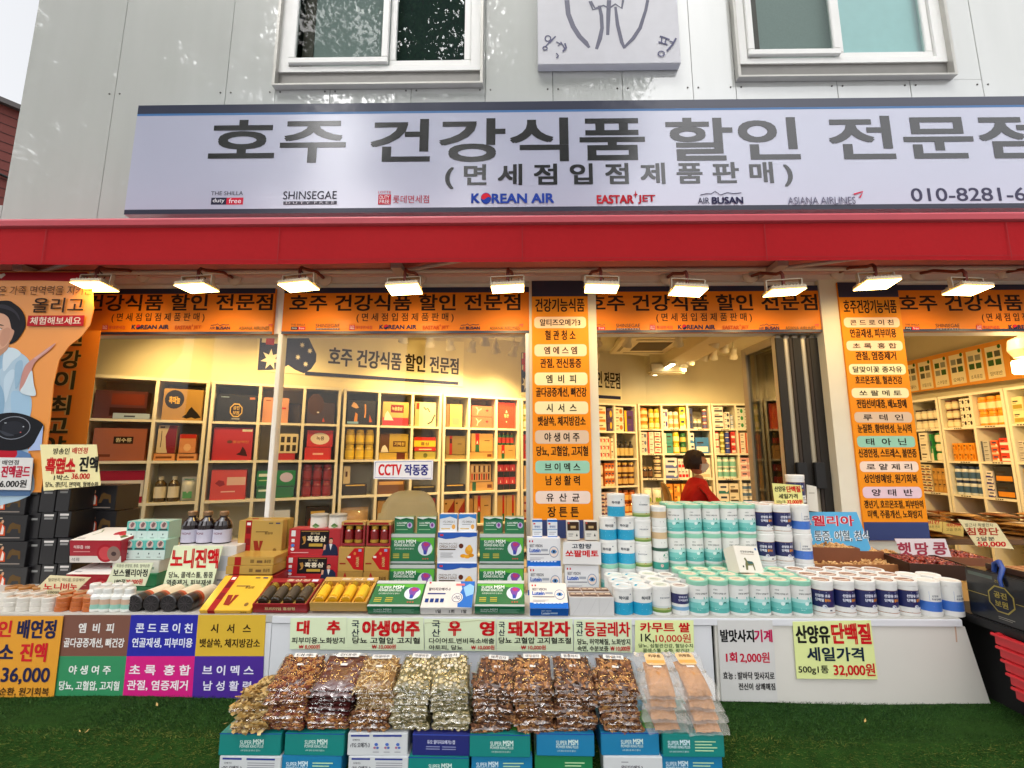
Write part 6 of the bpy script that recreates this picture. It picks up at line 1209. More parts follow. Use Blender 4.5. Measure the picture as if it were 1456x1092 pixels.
# left end: black goat extract cartons
GT = [('r', .06, .5, .86, .9, '#b8a890'), ('r', .08, .5, .64, .72, '#a85a2a'), ('g', [(.62, .3), (.66, .62), (.72, .72), (.78, .66), (.88, .62), (.9, .3), (.86, .3), (.84, .46), (.72, .46), (.68, .3)], '#5a4426'), ('g', [(.44, .2), (.45, .55), (.5, .68), (.58, .55), (.6, .2)], '#c04a24'), ('g', [(.5, .25), (.52, .62), (.56, .5), (.56, .25)], '#d8cdc4'), ('d', .515, .74, .025, .07, '#c89878'), ('r', .5, .9, .1, .14, '#8a8078')]
SL = [('r', .18, .82, .84, .92, '#d0ccc8'), ('r', .22, .78, .72, .8, '#8a8a88'), ('r', .05, .95, .02, .03, '#3a3a3e')]
bkc = '#141316'
for r in range(4):
    y0 = 690 + r * 37; nm = ['top', 'second', 'third', 'bottom'][r]
    if r < 3: fbox(f'black goat extract carton, {nm} of the front stack beside the pomegranate boxes', 101 - r, 165 - r, y0, y0 + 36, .56, .16, bkc, GT)
    fbox(f'slim black carton with white tag, {nm} of the column left of the goat stack', 80, 99.5, y0 + 1, y0 + 37, .42, .2, bkc, SL)
    fbox(f'slim black carton with white tag, {nm} of the second column from the goat stack', 57, 78.5, y0 + 2, y0 + 38, .42, .2, bkc, SL)
    fbox(f'black carton, {nm} of the plain third column behind the gold price sign', 38, 56, y0 + 3, y0 + 39, .44, .2, bkc, SL[1:])
    fbox(f'black goat extract carton, {nm} of the stack at the left photo edge', -34, 37, y0 + 6, y0 + 42, .42, .16, bkc, GT)
px_sign('price_sign', 'cream price sign for goat extract at 36,000 standing on black cartons', 'price sign', .40, [(57, 632), (137, 632), (143, 690), (62, 698)], '#efe3a8', [('t', '방송인', 76, 99, 637, 646, .015, BK), ('t', '배연정', 103, 125, 636, 645, .015, RD), ('t', '흑염소', 65, 108, 650, 674, .045, RD), ('t', '진액', 113, 140, 649, 671, .03, BK), ('t', '1박스', 77, 99, 675, 683, .015, BK), ('t', '36.000', 102, 128, 673, 681, .02, RD), ('t', '당뇨, 갱년기, 면역력, 혈액순환', 65, 140, 685, 693, .012, BK)], .003)
px_sign('price_sign', 'white price sign cut off at the left edge above black cartons', 'price sign', .40, [(-34, 650), (47, 651), (43, 697), (-36, 696)], '#d8d6d2', [('t', '방송인 배연정', -24, 27, 654, 661, .012, BK), ('t', '흑염소 진액골드', -32, 43, 662, 679, .03, '#b8183a'), ('t', '36.000원', -6, 38, 682, 693, .02, BK)], .003)
# soap tins
def tin_mesh(col, lidc):
    key = ('tin', col)
    if key not in SHAPES:
        r, h = .0285, .0185; m = M(col, .35, coat=.4, var=.05); l = M(lidc, .5)
        a = MB(); a.lathe([(r * .94, 0), (r, .002), (r, h * .5), (r * .97, h * .52)], m, 22); b = MB(); b.lathe([(r, h * .53), (r * 1.01, h * .6), (r, h * .92), (r * .94, h), (0, h, l)], m, 22); b.disc(0, 0, r * .8, r * .8, top(h), l, 0, 22); b.text('노니', -r * .45, r * .45, -r * .25, r * .25, top(h), ink('#6a4a34'), .02, 2)
        SHAPES[key] = (a.mesh('tin_body'), b.mesh('tin_lid'))
    return SHAPES[key]
def tins(cols, n, col, lidc, desc):
    for k, (px, Y) in enumerate(cols):
        X = atz(px, 873 if Y < .1 else 860, ZC)[0]
        for j in range(n):
            t = thing('soap_tin', f'{["bottom", "middle", "top"][j]} {desc}, {order(k, len(cols))} stack', 'soap tin', (X + random.uniform(-.002, .002), Y, ZC + .0187 * j), (0, 0, random.uniform(0, 6)), 'soap tins on the counter'); a, b = tin_mesh(col, lidc); put('body', a, t); put('lid', b, t)
tins([(-2, .05), (17, .05), (36, .05), (54, .05)], 3, '#d9d4ca', '#c2a890', 'white soap tin at the counter edge')
tins([(8, .12), (30, .12), (50, .12)], 3, '#d9d4ca', '#c2a890', 'white soap tin behind the edge row'); tins([(74, .05), (95, .055), (114, .05)], 3, '#b8622a', '#a87a50', 'translucent orange soap tin'); tins([(92, .12), (113, .12)], 3, '#b8622a', '#a87a50', 'orange soap tin in the second row'); tins([(-14, .20), (6, .20), (27, .20)], 3, '#b0793c', '#9a6a3a', 'tan soap tin near the black cartons')
sk = px_sign('price_sign', 'slanted cream sign for noni soap lying among the soap tins', 'price sign', .18, [(71, 818), (129, 821), (103, 846), (44, 844)], '#ddd2a8', [('t', '탈모방지, 여드름, 모공케어', 69, 120, 822, 827, '#5a4a3a'), ('t', '노니', 62, 88, 829, 839, .03, RD), ('t', '비누', 90, 110, 829, 839, .03, RD), ('t', '1개 3,500원', 52, 84, 840, 844, '#3a3a3a')], .003)
# small white bottles and the lying dark-capped rolls
def small_bottle(px, Y, i, row):
    X = atz(px, 872 if Y < .1 else 862, ZC)[0]; t = thing('pill_bottle', f'white pill bottle with green label, {order(i, 4)} of the {row} row by the dark rolls', 'bottle', (X, Y, ZC), group='white pill bottles'); wm = M('#dcdcd6', .35, coat=.3); gl_ = M('#8fbfae', .45); r = .027
    mb = MB(); mb.lathe([(r * .9, 0, wm), (r, .003, wm), (r, .012, gl_), (r * 1.003, .0121, gl_), (r * 1.003, .03, M('#c8a890', .5)), (r * 1.003, .05, wm), (r, .0501, wm), (r * .98, .06, wm), (r * .65, .072, wm)], wm, 20); mb.build('body', t)
    mb = MB(); mb.lathe([(r * .72, .072), (r * .74, .088), (r * .66, .092)], wm, 20); mb.build('cap', t)
for i, p in enumerate((126, 140, 156, 172)): small_bottle(p, .05, i, 'front')
for i, p in enumerate((128, 144, 160, 175)): small_bottle(p, .115, i, 'rear')
for i, p in enumerate((194, 218.5, 242.5, 267)):
    X = atz(p, 868, ZC)[0]; r = .0335; T = Matrix.Translation((0, 0, r)) @ Matrix.Rotation(R(-90), 4, 'X')
    t = thing('bottle', f'lying bottle with large black cap to the front, {order(i, 4)} of four', 'bottle', (X, .03, ZC), (0, 0, random.uniform(-.06, .06)), 'lying bottles with black caps'); bk_ = M('#1a1718', .3, coat=.5)
    mb = MB(); mb.lathe([(r, .045), (r, .06, M('#b8502a', .4)), (r * 1.002, .075, M('#d8cbb0', .45)), (r * 1.002, .17, M('#c8bca4', .45)), (r, .172, bk_), (r * .9, .178)], M('#6a3a22', .3), 24, T=T); prints(mb, lambda u, v, k: (u, v, 2 * r + .0006 - r + math.sqrt(max(0, r * r - u * u)) - r + k * .0002 + .0006 + (0)), [('g', [(-.016, .08), (.014, .08), (.012, .1), (-.014, .11)], '#a8341e'), ('t', '노니', -.014, .014, .12, .14, .02, '#3a2a20')]); mb.build('body', t)
    mb = MB(); mb.lathe([(r * .93, 0, bk_), (r * 1.02, .004, bk_), (r * 1.02, .04, bk_), (r * .98, .044, bk_)], bk_, 24, T=T)
    for q in range(5): mb.box(-r * .7, r * .7, -.0014, 0, -.001, .001, M('#3a3436', .4), T=Matrix.Translation((0, 0, r)) @ Matrix.Rotation(q * PI / 5, 4, 'Y'))
    mb.build('cap', t)
# pomegranate boxes, small mint boxes, white and green boxes beneath
POM = [('r', 0, 1, 0, .3, '#d8d4cc'), ('d', .7, .42, .17, .4, '#a82430'), ('d', .7, .42, .13, .3, '#c84a50'), ('d', .86, .4, .13, .34, '#8a7268'), ('d', .86, .4, .05, .1, '#4a3a3a'), ('t', '석류즙 100', .08, .4, .62, .78, .02, '#e8d0cc'), ('r', .08, .4, .48, .51, '#d8a0a0'), ('t', '석류', .04, .2, .06, .22, '#3a3a3a')]
POMT = [('d', .62, .55, .1, .16, '#a82430'), ('d', .76, .5, .09, .15, '#b83a3e'), ('g', [(.66, .6), (.8, .9), (.84, .72), (.98, .84), (.94, .58), (.8, .5)], '#5a6a3a'), ('g', [(.8, .4), (.96, .3), (.9, .16), (.8, .26)], '#5a6a3a'), ('s', [(.1, .8), (.2, .6), (.16, .4)], .03, '#8a9a7a'), ('r', .06, .2, .12, .18, '#9a9a94')]
def pom(label, px0, px1, py0, py1, Y):
    o = fbox(label, px0, px1, py0, py1, Y, .2, '#a3142a', POM, [('r', 0, 1, 0, 1, '#d8d4cc')] + POMT); o.rotation_euler = (R(9), 0, 0); o.location.z += .012; return o
pom('red and white pomegranate juice box, upper of two beside the mint boxes', 101, 174, 766, 799, .34); pom('red and white pomegranate juice box, lower of two behind the soap sign', 96, 168, 814, 847, .31)
MINT = [('r', 0, 1, 0, .48, '#c4d4ce'), ('r', 0, 1, .48, .98, '#5fb3a8'), ('d', .5, .78, .34, .2, '#c8b0a8'), ('g', [(.3, .8), (.5, .95), (.72, .88), (.6, .7), (.4, .66)], '#7a5a5a'), ('r', .1, .9, .5, .6, '#3a4a4a'), ('d', .5, .3, .06, .05, '#4a5a5a'), ('r', .3, .7, .1, .14, '#8a9a94')]
for r in range(2):
    for c in range(4): fbox(f'small mint box with portrait, {order(c, 4)} of the {["upper", "lower"][r]} row', 180 - 5 * r + 15 * c, 194.5 - 5 * r + 15 * c, 741 + 27.5 * r, 768 + 27.5 * r, .40 - .03 * r, .09, '#a9cfc4', MINT, group='small mint boxes')
fbox('flat white box beneath the small mint boxes', 159, 226, 797, 815, .36, .14, '#d2d0c6', [('r', .6, .9, .3, .5, '#8a9a8a')]); fbox('green box beneath the white box', 150, 222, 816, 834, .34, .2, '#1d7a4c', [('r', .1, .4, .4, .6, '#3a9a6a')]); fbox('green box at the bottom behind the white bottles', 147, 220, 835, 856, .33, .2, '#1d7a4c', [('r', .1, .4, .4, .6, '#3a9a6a')])
px_sign('price_sign', 'cream tablet price sign at 20,000 leaning below the mint boxes', 'price sign', .27, [(164, 801), (218, 800), (206, 833), (149, 832)], '#d9e0c0', [('t', '퇴행성 관절염, 통증, 혈액순환', 166, 213, 802, 807, '#5a5a4a'), ('t', '보스웰리아정', 161, 210, 809, 820, .02, BK), ('t', '180정', 163, 178, 823, 831, .015, BK), ('t', '20,000원', 179, 203, 823, 831, .02, RD)], .003)
px_sign('price_sign', 'pale green noni extract sign with red heading under the dark bottles', 'price sign', .24, [(247, 776), (317, 776), (301, 837), (231, 835)], '#dfe9c2', [('t', '노니진액', 243, 311, 780, 808, .035, RD), ('t', '당뇨, 콜레스톨, 통풍', 240, 303, 813, 822, .015, BK), ('t', '염증제거, 피부재생', 237, 300, 824, 833, .015, BK)], .003)
fbox('white riser box carrying the dark juice bottles', 246, 334, 776, 848, .27, .16, '#cfccc6', [('r', .7, .95, .5, .8, '#b4b8c0'), ('r', .72, .9, .3, .34, '#8a8a90')])
for i, p in enumerate((270, 292, 315)):
    X, Z = at(p, 775, .35); t = thing('juice_bottle', f'dark noni juice bottle with pale label, {order(i, 3)} of three on the riser', 'bottle', (X, .35, Z), (0, 0, random.uniform(-.3, .3)), 'dark juice bottles on the riser'); r = .0415; db = M('#1a1012', .12, coat=.6, var=0); lb = M('#b9b6c6', .5)
    mb = MB(); mb.lathe([(r * .9, 0, db), (r, .006, db), (r, .018, lb), (r * 1.004, .0181, lb), (r * 1.004, .078, lb), (r, .0785, db), (r * .99, .098, db), (r * .8, .118, db), (r * .42, .135, db), (r * .42, .143, db)], db, 26)
    cyl = lambda u, v, k, r=r: (r * (1.005 + .003 * k) * math.sin(u / r), -r * (1.005 + .003 * k) * math.cos(u / r), v)
    prints(mb, cyl, [('g', [(-.028, .024), (-.01, .04), (.0, .032), (.014, .044), (.03, .024)], '#8a92a0'), ('t', 'NONI', -.02, .022, .056, .066, .02, '#7a4a5a'), ('r', -.03, .03, .02, .023, '#5a3a4a')]); mb.build('body', t)
    mb = MB(); mb.lathe([(r * .5, .143), (r * .52, .16), (r * .46, .163)], M('#8a6a4a', .4, .4), 20); mb.build('cap', t)
gold = '#b08c3c'
fbox('gold ginseng gift box standing behind, with red stripe', 347, 411, 737, 786, .40, .04, gold, GOLD); fbox('gold ginseng gift box standing in front, with red stripe', 338, 401, 740, 790, .34, .045, gold, GOLD)
GE = [('r', .16, .3, 0, 1, '#9a1a1a'), ('t', '홍삼정', .8, .94, .3, .7, .01, '#4a3418'), ('r', .5, .58, .3, .7, '#7a6030'), ('r', .64, .76, .3, .6, '#6a5030')]
fbox('flat gold ginseng box, upper of the flat pair', 323, 389, 792, 804, .20, .2, gold, GE); fbox('flat gold ginseng box, lower of the flat pair', 321, 387, 805, 817, .19, .2, gold, GE)
fbox('red box supporting the flat gold boxes', 322, 392, 818, 848, .20, .18, '#8a1a18', [])
tilted('bright yellow ginseng box tilted up at the counter edge', 284, 357, 872.5, .015, .19, .018, R(31), '#d9a81c', [('r', .16, .3, 0, 1, '#9a1a1a'), ('t', '홍삼정', .8, .92, .3, .7, .01, '#4a3418')], GOLD)
def tray(label, px0, px1, pyb, Y, L, tilt, base, inner, bodyc, capc, labc, word, blabel, text):
    x0, z0 = at(px0, pyb, Y); x1 = at(px1, pyb, Y)[0]; w = x1 - x0; h = .04; t = thing('gift_tray', label, 'gift box', ((x0 + x1) / 2, Y, z0), (tilt, 0, 0)); m = M(base, .4, coat=.4); im = M(inner, .45, coat=.2)
    mb = MB(); mb.rbox(-w / 2, w / 2, 0, L, 0, .006, m, .001)
    for a in ((-w / 2, w / 2, 0, .006), (-w / 2, w / 2, L - .03, L)): mb.rbox(a[0], a[1], a[2], a[3], .0062, h, m, .001)
    for sx in (-w / 2, w / 2 - .006): mb.rbox(sx, sx + .006, .0062, L - .0302, .0062, h, m, .001)
    prints(mb, front(0, g=.0005), [('t', text, -w * .28, w * .28, .012, .026, .02, '#d8c890')]); prints(mb, lambda u, v, k: (u, v, h + .0006 + .0004 * k), [('t', word, -w * .2, w * .25, L - .023, L - .008, .02, '#d8c8a8'), ('r', w * .3, w * .42, L - .024, L - .008, '#c8c4d0')]); mb.build('box', t)
    mb = MB(); mb.box(-w / 2 + .007, w / 2 - .007, .0065, L - .031, .0065, .018, im)
    for q in range(5): xq = -w / 2 + .0075 + q * (w - .015) / 4; mb.box(xq - .0035 + (.0035 if q == 0 else 0) - (.0035 if q == 4 else 0), xq + .0035 + (.0035 if q == 0 else 0) - (.0035 if q == 4 else 0), .0065, L - .031, .0182, .033, im)
    mb.build('lining', t)
    RT = Matrix.Translation(t.location) @ Matrix.Rotation(tilt, 4, 'X')
    for q in range(4):
        xq = -w / 2 + .0075 + (q + .5) * (w - .015) / 4; r = min((w / 4 - .014) / 2, .0205); p = RT @ Vector((xq, .014, .019 + r)); b = thing('tonic_bottle', f'{blabel}, {order(q, 4)} of four in the tray', 'bottle', p, (tilt - R(90), 0, 0)); lb = M(labc, .4); bm_ = M(bodyc, .2, coat=.6); cm = M(capc, .25, .7)
        T = Matrix.Identity(4); Lb = L - .062
        mb = MB(); mb.lathe([(r * .85, 0, bm_), (r, .004, bm_), (r, Lb * .12, lb), (r * 1.01, Lb * .121, lb), (r * 1.01, Lb * .7, lb), (r, Lb * .701, bm_), (r * .7, Lb * .8, bm_)], bm_, 18)
        cyl = lambda u, v, k, r=r: (r * (1.012 + .004 * k) * math.sin(u / r), r * (1.012 + .004 * k) * math.cos(u / r), v)
        prints(mb, lambda u, v, k: cyl(u, v, k), [('t', w_, -r * .7, r * .7, Lb * (.5 - .2 * i), Lb * (.66 - .2 * i), .03, '#8a1a14' if capc != '#b9a24a' else '#d8b85a') for i, w_ in enumerate(('홍', '삼', '정'))]); mb.build('body', b)
        mb = MB(); mb.lathe([(r * .74, Lb * .8), (r * .76, Lb * .98), (r * .68, Lb)], cm, 18); mb.build('cap', b)
tray('red gift tray holding four dark tonic bottles', 360, 437, 871, .02, .175, R(20), '#8f1420', '#a8863c', '#2c2418', '#b9a24a', '#4a4238', '홍삼정', 'dark tonic bottle with gold cap', '프리미엄 홍삼정')
tray('gold gift tray holding four yellow tonic bottles', 441, 522, 869, .02, .175, R(20), '#b8904a', '#d89a2a', '#d8a01c', '#d8b03a', '#e0b42a', '홍삼', 'yellow tonic bottle with gold cap', '')
# black ginseng cartons, white canisters, red window boxes
fbox('red black ginseng carton with man in suit, upper of two', 410, 484, 752, 790, .33, .09, '#a8141e', GIN); fbox('red black ginseng carton with man in suit, lower of two', 406, 481, 791, 824, .31, .09, '#a8141e', GIN); fbox('red base carton under the ginseng cartons', 404, 478, 824.5, 850, .30, .09, '#8a1218', [])
for i, p in enumerate((454, 480)):
    X, Z = at(p, 752, .40); t = thing('canister', f'white paper canister, {order(i, 2)} of the pair on the ginseng cartons', 'canister', (X, .40, Z)); wm = M('#d9d6c8', .5); mb = MB(); mb.lathe([(.047, -.06), (.042, .062)], wm, 22); cyl = lambda u, v, k: (.0475 * math.sin(u / .046), -.0475 * math.cos(u / .046) , v); prints(mb, cyl, [('g', [(-.02, .02), (0, .035), (.02, .02), (0, .012)], '#5a8a4a'), ('t', '호박차', -.018, .018, .0, .01, .01, '#4a4a3a')]); mb.build('body', t); mb = MB(); mb.lathe([(.044, .062), (.044, .072), (.04, .074)], M('#9a968a', .4), 22); mb.build('lid', t)
for i, (a, b) in enumerate(((484, 518), (520.5, 555))):
    x0, z0 = at(a, 776, .30); x1, _ = at(b, 776, .30); z1 = at(500, 742, .30)[1]; w, h, d = x1 - x0, z1 - z0, .06; m = M('#8a1a1e', .4, coat=.3); gd = M('#b08a48', .4)
    t = thing('window_box', f'{["left", "right"][i]} red gift box showing two red bottles through its open front', 'gift box', ((x0 + x1) / 2, .30, z0)); mb = MB(); mb.box(-w / 2, w / 2, 0, d, 0, h * .1, m); mb.box(-w / 2, w / 2, 0, d, h * .86, h, gd); mb.box(-w / 2, -w / 2 + w * .07, .0005, d, h * .1, h * .86, m); mb.box(w / 2 - w * .07, w / 2, .0005, d, h * .1, h * .86, m); mb.box(-w * .43, w * .43, d - .006, d, h * .1, h * .86, M('#4a1014', .6)); mb.rect(-w * .4, w * .4, h * .88, h * .97, front(0), ink('#8a1a1e')); mb.build('box', t)
    for sx in (-1, 1):
        mb = MB(); r = w * .19; bm_ = M('#7a1214', .2, coat=.6); gm_ = M('#c09838', .3, .5); mb.lathe([(r * .9, 0, gm_), (r, .003, gm_), (r, .016, bm_), (r, h * .5, bm_), (r * .75, h * .56, gm_), (r * .78, h * .58, gm_), (r * .78, h * .7, gm_), (r * .7, h * .72, gm_)], bm_, 18, T=Matrix.Translation((sx * w * .21, .022, h * .1 + .0005))); mb.build('bottle', t)
    fbox(f'gold carton with red triangle below the {["left", "right"][i]} window box', a - 3, b - 1, 778, 813, .29, .07, '#b0893f', REDTRI); fbox(f'gold base carton under the {["left", "right"][i]} triangle carton', a - 5, b - 3, 813.5, 845, .285, .07, '#a07a36', [('g', [(0, 0), (.3, 1), (.6, 0)], '#9a1a1a'), ('t', '홍삼정', .6, .9, .5, .8, .01, '#4a2a14')])
# green joint boxes, omega boxes
for (lab, a, b, s1, s2, f0, f1, side) in (('left', 554, 618, (561, 588), (593, 620), 523, 597, 'left'), ('right', 682, 745, (688, 714), (718, 745), 675, 746, 'right')):
    fbox(f'small green joint box, left one on the {lab} green stack', s1[0], s1[1], 735, 758, .34, .05, '#1f6f45', MSMS); fbox(f'small green joint box, right one on the {lab} green stack', s2[0], s2[1], 735, 758, .34, .05, '#1f6f45', MSMS)
    fbox(f'green joint supplement box with knee picture, upper box of {lab} stack', a, b, 759, 801, .31, .06, '#186a40', MSM); fbox(f'green joint supplement box with knee picture, lower box of {lab} stack', a - 1, b, 802, 846, .30, .06, '#186a40', MSM)
    tilted(f'green joint supplement box with knee picture, tilted at the edge below {lab} stack', f0, f1, 873, .012, .155, .036, R(25), '#186a40', MSME, MSM)
fbox('small white blue omega box, left one on the omega stack', 625, 650, 731, 756, .34, .05, '#d4d6d8', OMGS); fbox('small white blue omega box, right one on the omega stack', 652, 677, 731, 756, .34, .05, '#d4d6d8', OMGS)
fbox('white omega box with blue wave and golden capsules, upper of stack', 622, 678, 757, 801, .31, .06, '#d6d7da', OMG); fbox('white omega box with blue wave and golden capsules, lower of stack', 621, 678, 802, 846, .30, .06, '#d6d7da', OMG)
tilted('white omega box with deep blue right side, tilted at the counter edge', 598, 671, 874, .012, .155, .036, R(25), '#d6d2cc', ALTE, ALT)
# lutein boxes and the palmetto group
for i, (a, b) in enumerate(((757, 771), (778, 793))): fbox(f'slim white blue box, {["left", "right"][i]} one on the eye vitamin stack', a, b, 739, 765, .33, .04, '#d4d8dc', LUTS)
fbox('white blue eye vitamin box, upper of the left stack', 749.5, 797, 765, 806, .30, .06, '#d8d9db', LUT); fbox('white blue eye vitamin box, lower of the left stack', 751, 799, 807, 848, .285, .06, '#d8d9db', LUT)
tilted('white blue eye vitamin box tilted at the counter edge', 753.5, 808, 876, .012, .13, .044, R(33), '#d8d2c8', [('r', 0, 1, 0, 1, '#1a5fb4')] + LUTE, LUT)
PAL = [('r', .04, .96, .5, .96, '#3a281c'), ('r', .3, .7, .62, .75, '#b89a6a'), ('d', .15, .9, .08, .06, '#b04a3a'), ('r', .12, .5, .3, .34, '#6a6a6a'), ('r', .12, .44, .2, .23, '#6a6a6a'), ('g', [(.7, .2), (.78, .36), (.86, .2)], '#3a3a3a')]
for i, (a, b) in enumerate(((806, 824), (831, 850))): fbox(f'small brown white box, {["left", "right"][i]} one above the palmetto sign', a, b, 741, 768, .31, .045, '#d2cec4', PAL)
px_sign('price_sign', 'white palmetto sign with red lettering resting on an eye vitamin box', 'price sign', .275, [(801, 771), (854, 771), (855, 803), (800, 802)], '#d3d2d0', [('t', '고함량', 813, 841, 773, 780, .025, NVY), ('t', '쏘팔메토', 804, 851, 782, 792, .035, RD)], .003)
fbox('plain white box hidden behind the palmetto sign', 804, 852, 770, 803, .30, .06, '#cfcdc8', []); fbox('white blue eye vitamin box under the palmetto sign', 803, 852, 804, 846, .285, .06, '#d8d9db', LUT)
for r in range(2):
    for c in range(3):
        x = atz(821.5 + 21 * c, 877, ZC)[0]; mb = None; key = ('palm',)
        if key not in SHAPES:
            b = MB(); b.rbox(-.031, .031, -.035, .035, 0, .072, M('#c9c8c6', .45, var=.04), .0015); prints(b, fit(top(.072, .0005), -.031, .031, -.035, .035), [('r', .03, .97, .1, .97, '#8a7466'), ('r', .1, .9, .2, .4, '#4a3a34'), ('d', .3, .7, .16, .16, '#b8a48c'), ('r', .55, .9, .6, .8, '#c8b8a0')]); b.stroke([(-.02, .002), (.0, .03), (.02, .068)], .0006, front(-.035), ink('#a8a8a8')); SHAPES[key] = b.mesh('carton')
        tag(put('carton', SHAPES[key], None, (x, .045 + .073 * r, ZC), (0, 0, random.uniform(-.02, .02))), f'grey white palmetto carton with brown printed top, {order(c, 3)} of the {["front", "rear"][r]} row', 'box', 'palmetto cartons at the counter edge')

# ---- milk powder and protein cans
def can_meshes(kind):
    if ('can', kind) in SHAPES: return SHAPES[('can', kind)]
    wh = M('#dcdcd8', .32, coat=.5, var=.03, coat_r=.12); r, h, lid = .0425, .137, M('#dcdcd8', .4); n = 28; a = MB(); b = MB()
    cyl = lambda u, v, k: (r * math.sin(u / r) * (1.004 + .003 * k), -r * math.cos(u / r) * (1.004 + .003 * k), v)
    P = lambda x, c: M(c, .35, coat=.4, var=.03)
    if kind == 'mint':
        lid = M('#86bfa6', .4, var=.04); t1, t2, t3 = M('#a9d6d2', .35, coat=.4), M('#6fbdb6', .35, coat=.4), M('#56aca6', .35, coat=.4)
        prof = [(r * .96, 0, wh), (r, .003, wh), (r, .012, t3), (r, .03, t2), (r, .052, t1), (r, .066, wh), (r, .115, wh), (r * .985, .118, wh)]
        pr = [('t', '산양유', -.022, -.006, .099, .104, .02, '#4a5a5a'), ('t', '산양유 단백질 초유', -.024, .03, .084, .0905, .02, '#3a4444'), ('r', .008, .014, .066, .074, '#7ab8b0'), ('r', .022, .029, .066, .074, '#8ac0a8'), ('d', .004, .05, .008, .007, '#d4e4e0'), ('g', [(.014, .046), (.015, .054), (.02, .056), (.026, .054), (.029, .058), (.028, .046), (.025, .05), (.018, .05)], '#2a7a70'), ('r', -.02, .0, .03, .0315, '#cfe8e4'), ('r', -.02, -.006, .024, .0255, '#cfe8e4'), ('d', -.03, .07, .003, .003, '#3a8a80')]
        tp = [('d', .0, .0, .75, .75, '#d8c8b0'), ('r', -.4, .4, .1, .3, '#8a9a84'), ('r', -.35, .3, -.2, -.05, '#b0a088')]
    elif kind == 'navy':
        nv = M('#1d2458', .3, coat=.5); cp = M('#a8744a', .35, .5)
        prof = [(r * .96, 0, wh), (r, .003, wh), (r, .014, cp), (r, .0165, wh), (r, .036, nv), (r, .1, cp), (r, .1015, wh), (r, .115, wh), (r * .985, .118, wh)]
        pr = [('d', .004, .038, .0085, .008, '#c8ccd4'), ('t', '산양유 초유', -.028, .028, .074, .0865, .03, '#dcdfe8'), ('t', '단백질', -.028, .002, .057, .069, .03, '#dcdfe8'), ('t', '플러스', .005, .029, .057, .069, .03, '#d88a2a'), ('r', -.012, .014, .092, .095, '#b8bccc'), ('r', -.02, .012, .03, .032, '#9a9aa4'), ('r', .022, .032, .022, .027, '#5a5a6a'), ('r', -.03, -.014, .016, .0175, '#9a9aa4')]
        tp = [('d', 0, 0, .78, .78, '#6a4434'), ('d', 0, 0, .7, .7, '#b89a84'), ('r', -.5, .5, .0, .25, '#5a2a20'), ('r', -.4, .45, -.35, -.15, '#d8ccc0')]
    elif kind == 'blue':
        bl_ = M('#3a6cc0', .32, coat=.5)
        prof = [(r * .96, 0, wh), (r, .003, wh), (r, .016, wh), (r, .022, bl_), (r, .06, wh), (r, .115, wh), (r * .985, .118, wh)]
        pr = [('g', [(-.06, .056), (-.06, .1), (-.02, .1), (-.02, .06), (.06, .06), (.06, .055)], '#3a6cc0'), ('t', '산양유', -.012, .012, .078, .086, .02, '#2a3a5a'), ('t', '초유단백질', -.014, .024, .066, .074, .02, '#2a3a5a'), ('r', -.01, .02, .04, .044, '#8aa8dc')]
        tp = [('d', 0, 0, .7, .7, '#d4d0c8')]
    elif kind == 'teal':
        h = .108; bl_ = M('#1c96bc', .3, coat=.5); lid = wh
        prof = [(r * .96, 0, wh), (r, .003, bl_), (r, .04, bl_), (r, .05, wh), (r, .09, wh), (r * .985, .093, wh)]
        pr = [('g', [(-.066, .048), (-.04, .056), (-.01, .052), (.02, .044), (.05, .056), (.066, .05), (.066, .04), (-.066, .04)], '#1c96bc'), ('t', '하이뮨', -.02, .022, .062, .076, .035, '#1a2a3a'), ('r', -.018, .02, .042, .045, '#d0e8f0'), ('r', -.02, .0, .024, .026, '#8ad0e4'), ('r', -.02, .012, .018, .02, '#8ad0e4'), ('d', .03, .082, .003, .003, '#5a6a7a')]
        tp = [('g', [(-.7, .1), (-.4, .6), (.2, .74), (-.2, .5), (-.5, .0)], '#3a9ab8'), ('r', -.2, .5, -.3, -.1, '#b8d4dc')]
    elif kind == 'meadow':
        h = .114
        prof = [(r * .96, 0, wh), (r, .003, wh), (r, .012, M('#6a8a3a', .4)), (r, .022, M('#a8b070', .4)), (r, .03, M('#c4ccc8', .4)), (r, .038, wh), (r, .096, wh), (r * .985, .099, wh)]
        pr = [('g', [(-.05, .028), (-.03, .036), (-.01, .03), (.01, .04), (.03, .032), (.05, .028)], '#8aa0a8'), ('g', [(.005, .024), (.012, .032), (.02, .026)], '#a86a4a'), ('t', '초유프로틴365', -.022, .022, .066, .073, .02, '#4a5a6a'), ('r', -.022, .02, .06, .062, '#9aa4ac'), ('r', -.014, .014, .08, .083, '#8a94a0'), ('r', -.02, .02, .052, .0535, '#b0b8bc')]
        tp = [('d', 0, 0, .7, .7, '#c8ccc0'), ('r', -.4, .4, -.1, .1, '#7a8a7a')]
    elif kind == 'tan':
        r, h = .036, .096; tn = M('#c9ac84', .5)
        prof = [(r * .96, 0, wh), (r, .003, wh), (r, .042, tn), (r, .072, wh), (r, .08, wh), (r * .985, .083, wh)]
        pr = [('r', -.012, .006, .022, .028, '#6a6a6a'), ('r', -.012, .012, .016, .018, '#9a9a9a'), ('g', [(-.026, .05), (-.01, .066), (.01, .06), (.026, .068), (.026, .05)], '#b8925e')]
        tp = [('d', 0, 0, .7, .7, '#d8d4c8')]
    elif kind == 'green':
        r, h = .038, .114; lid = M('#24503e', .4); tq = M('#3f9a8a', .4)
        prof = [(r * .96, 0, wh), (r, .003, wh), (r, .018, tq), (r, .05, wh), (r, .094, wh), (r * .985, .1, wh)]
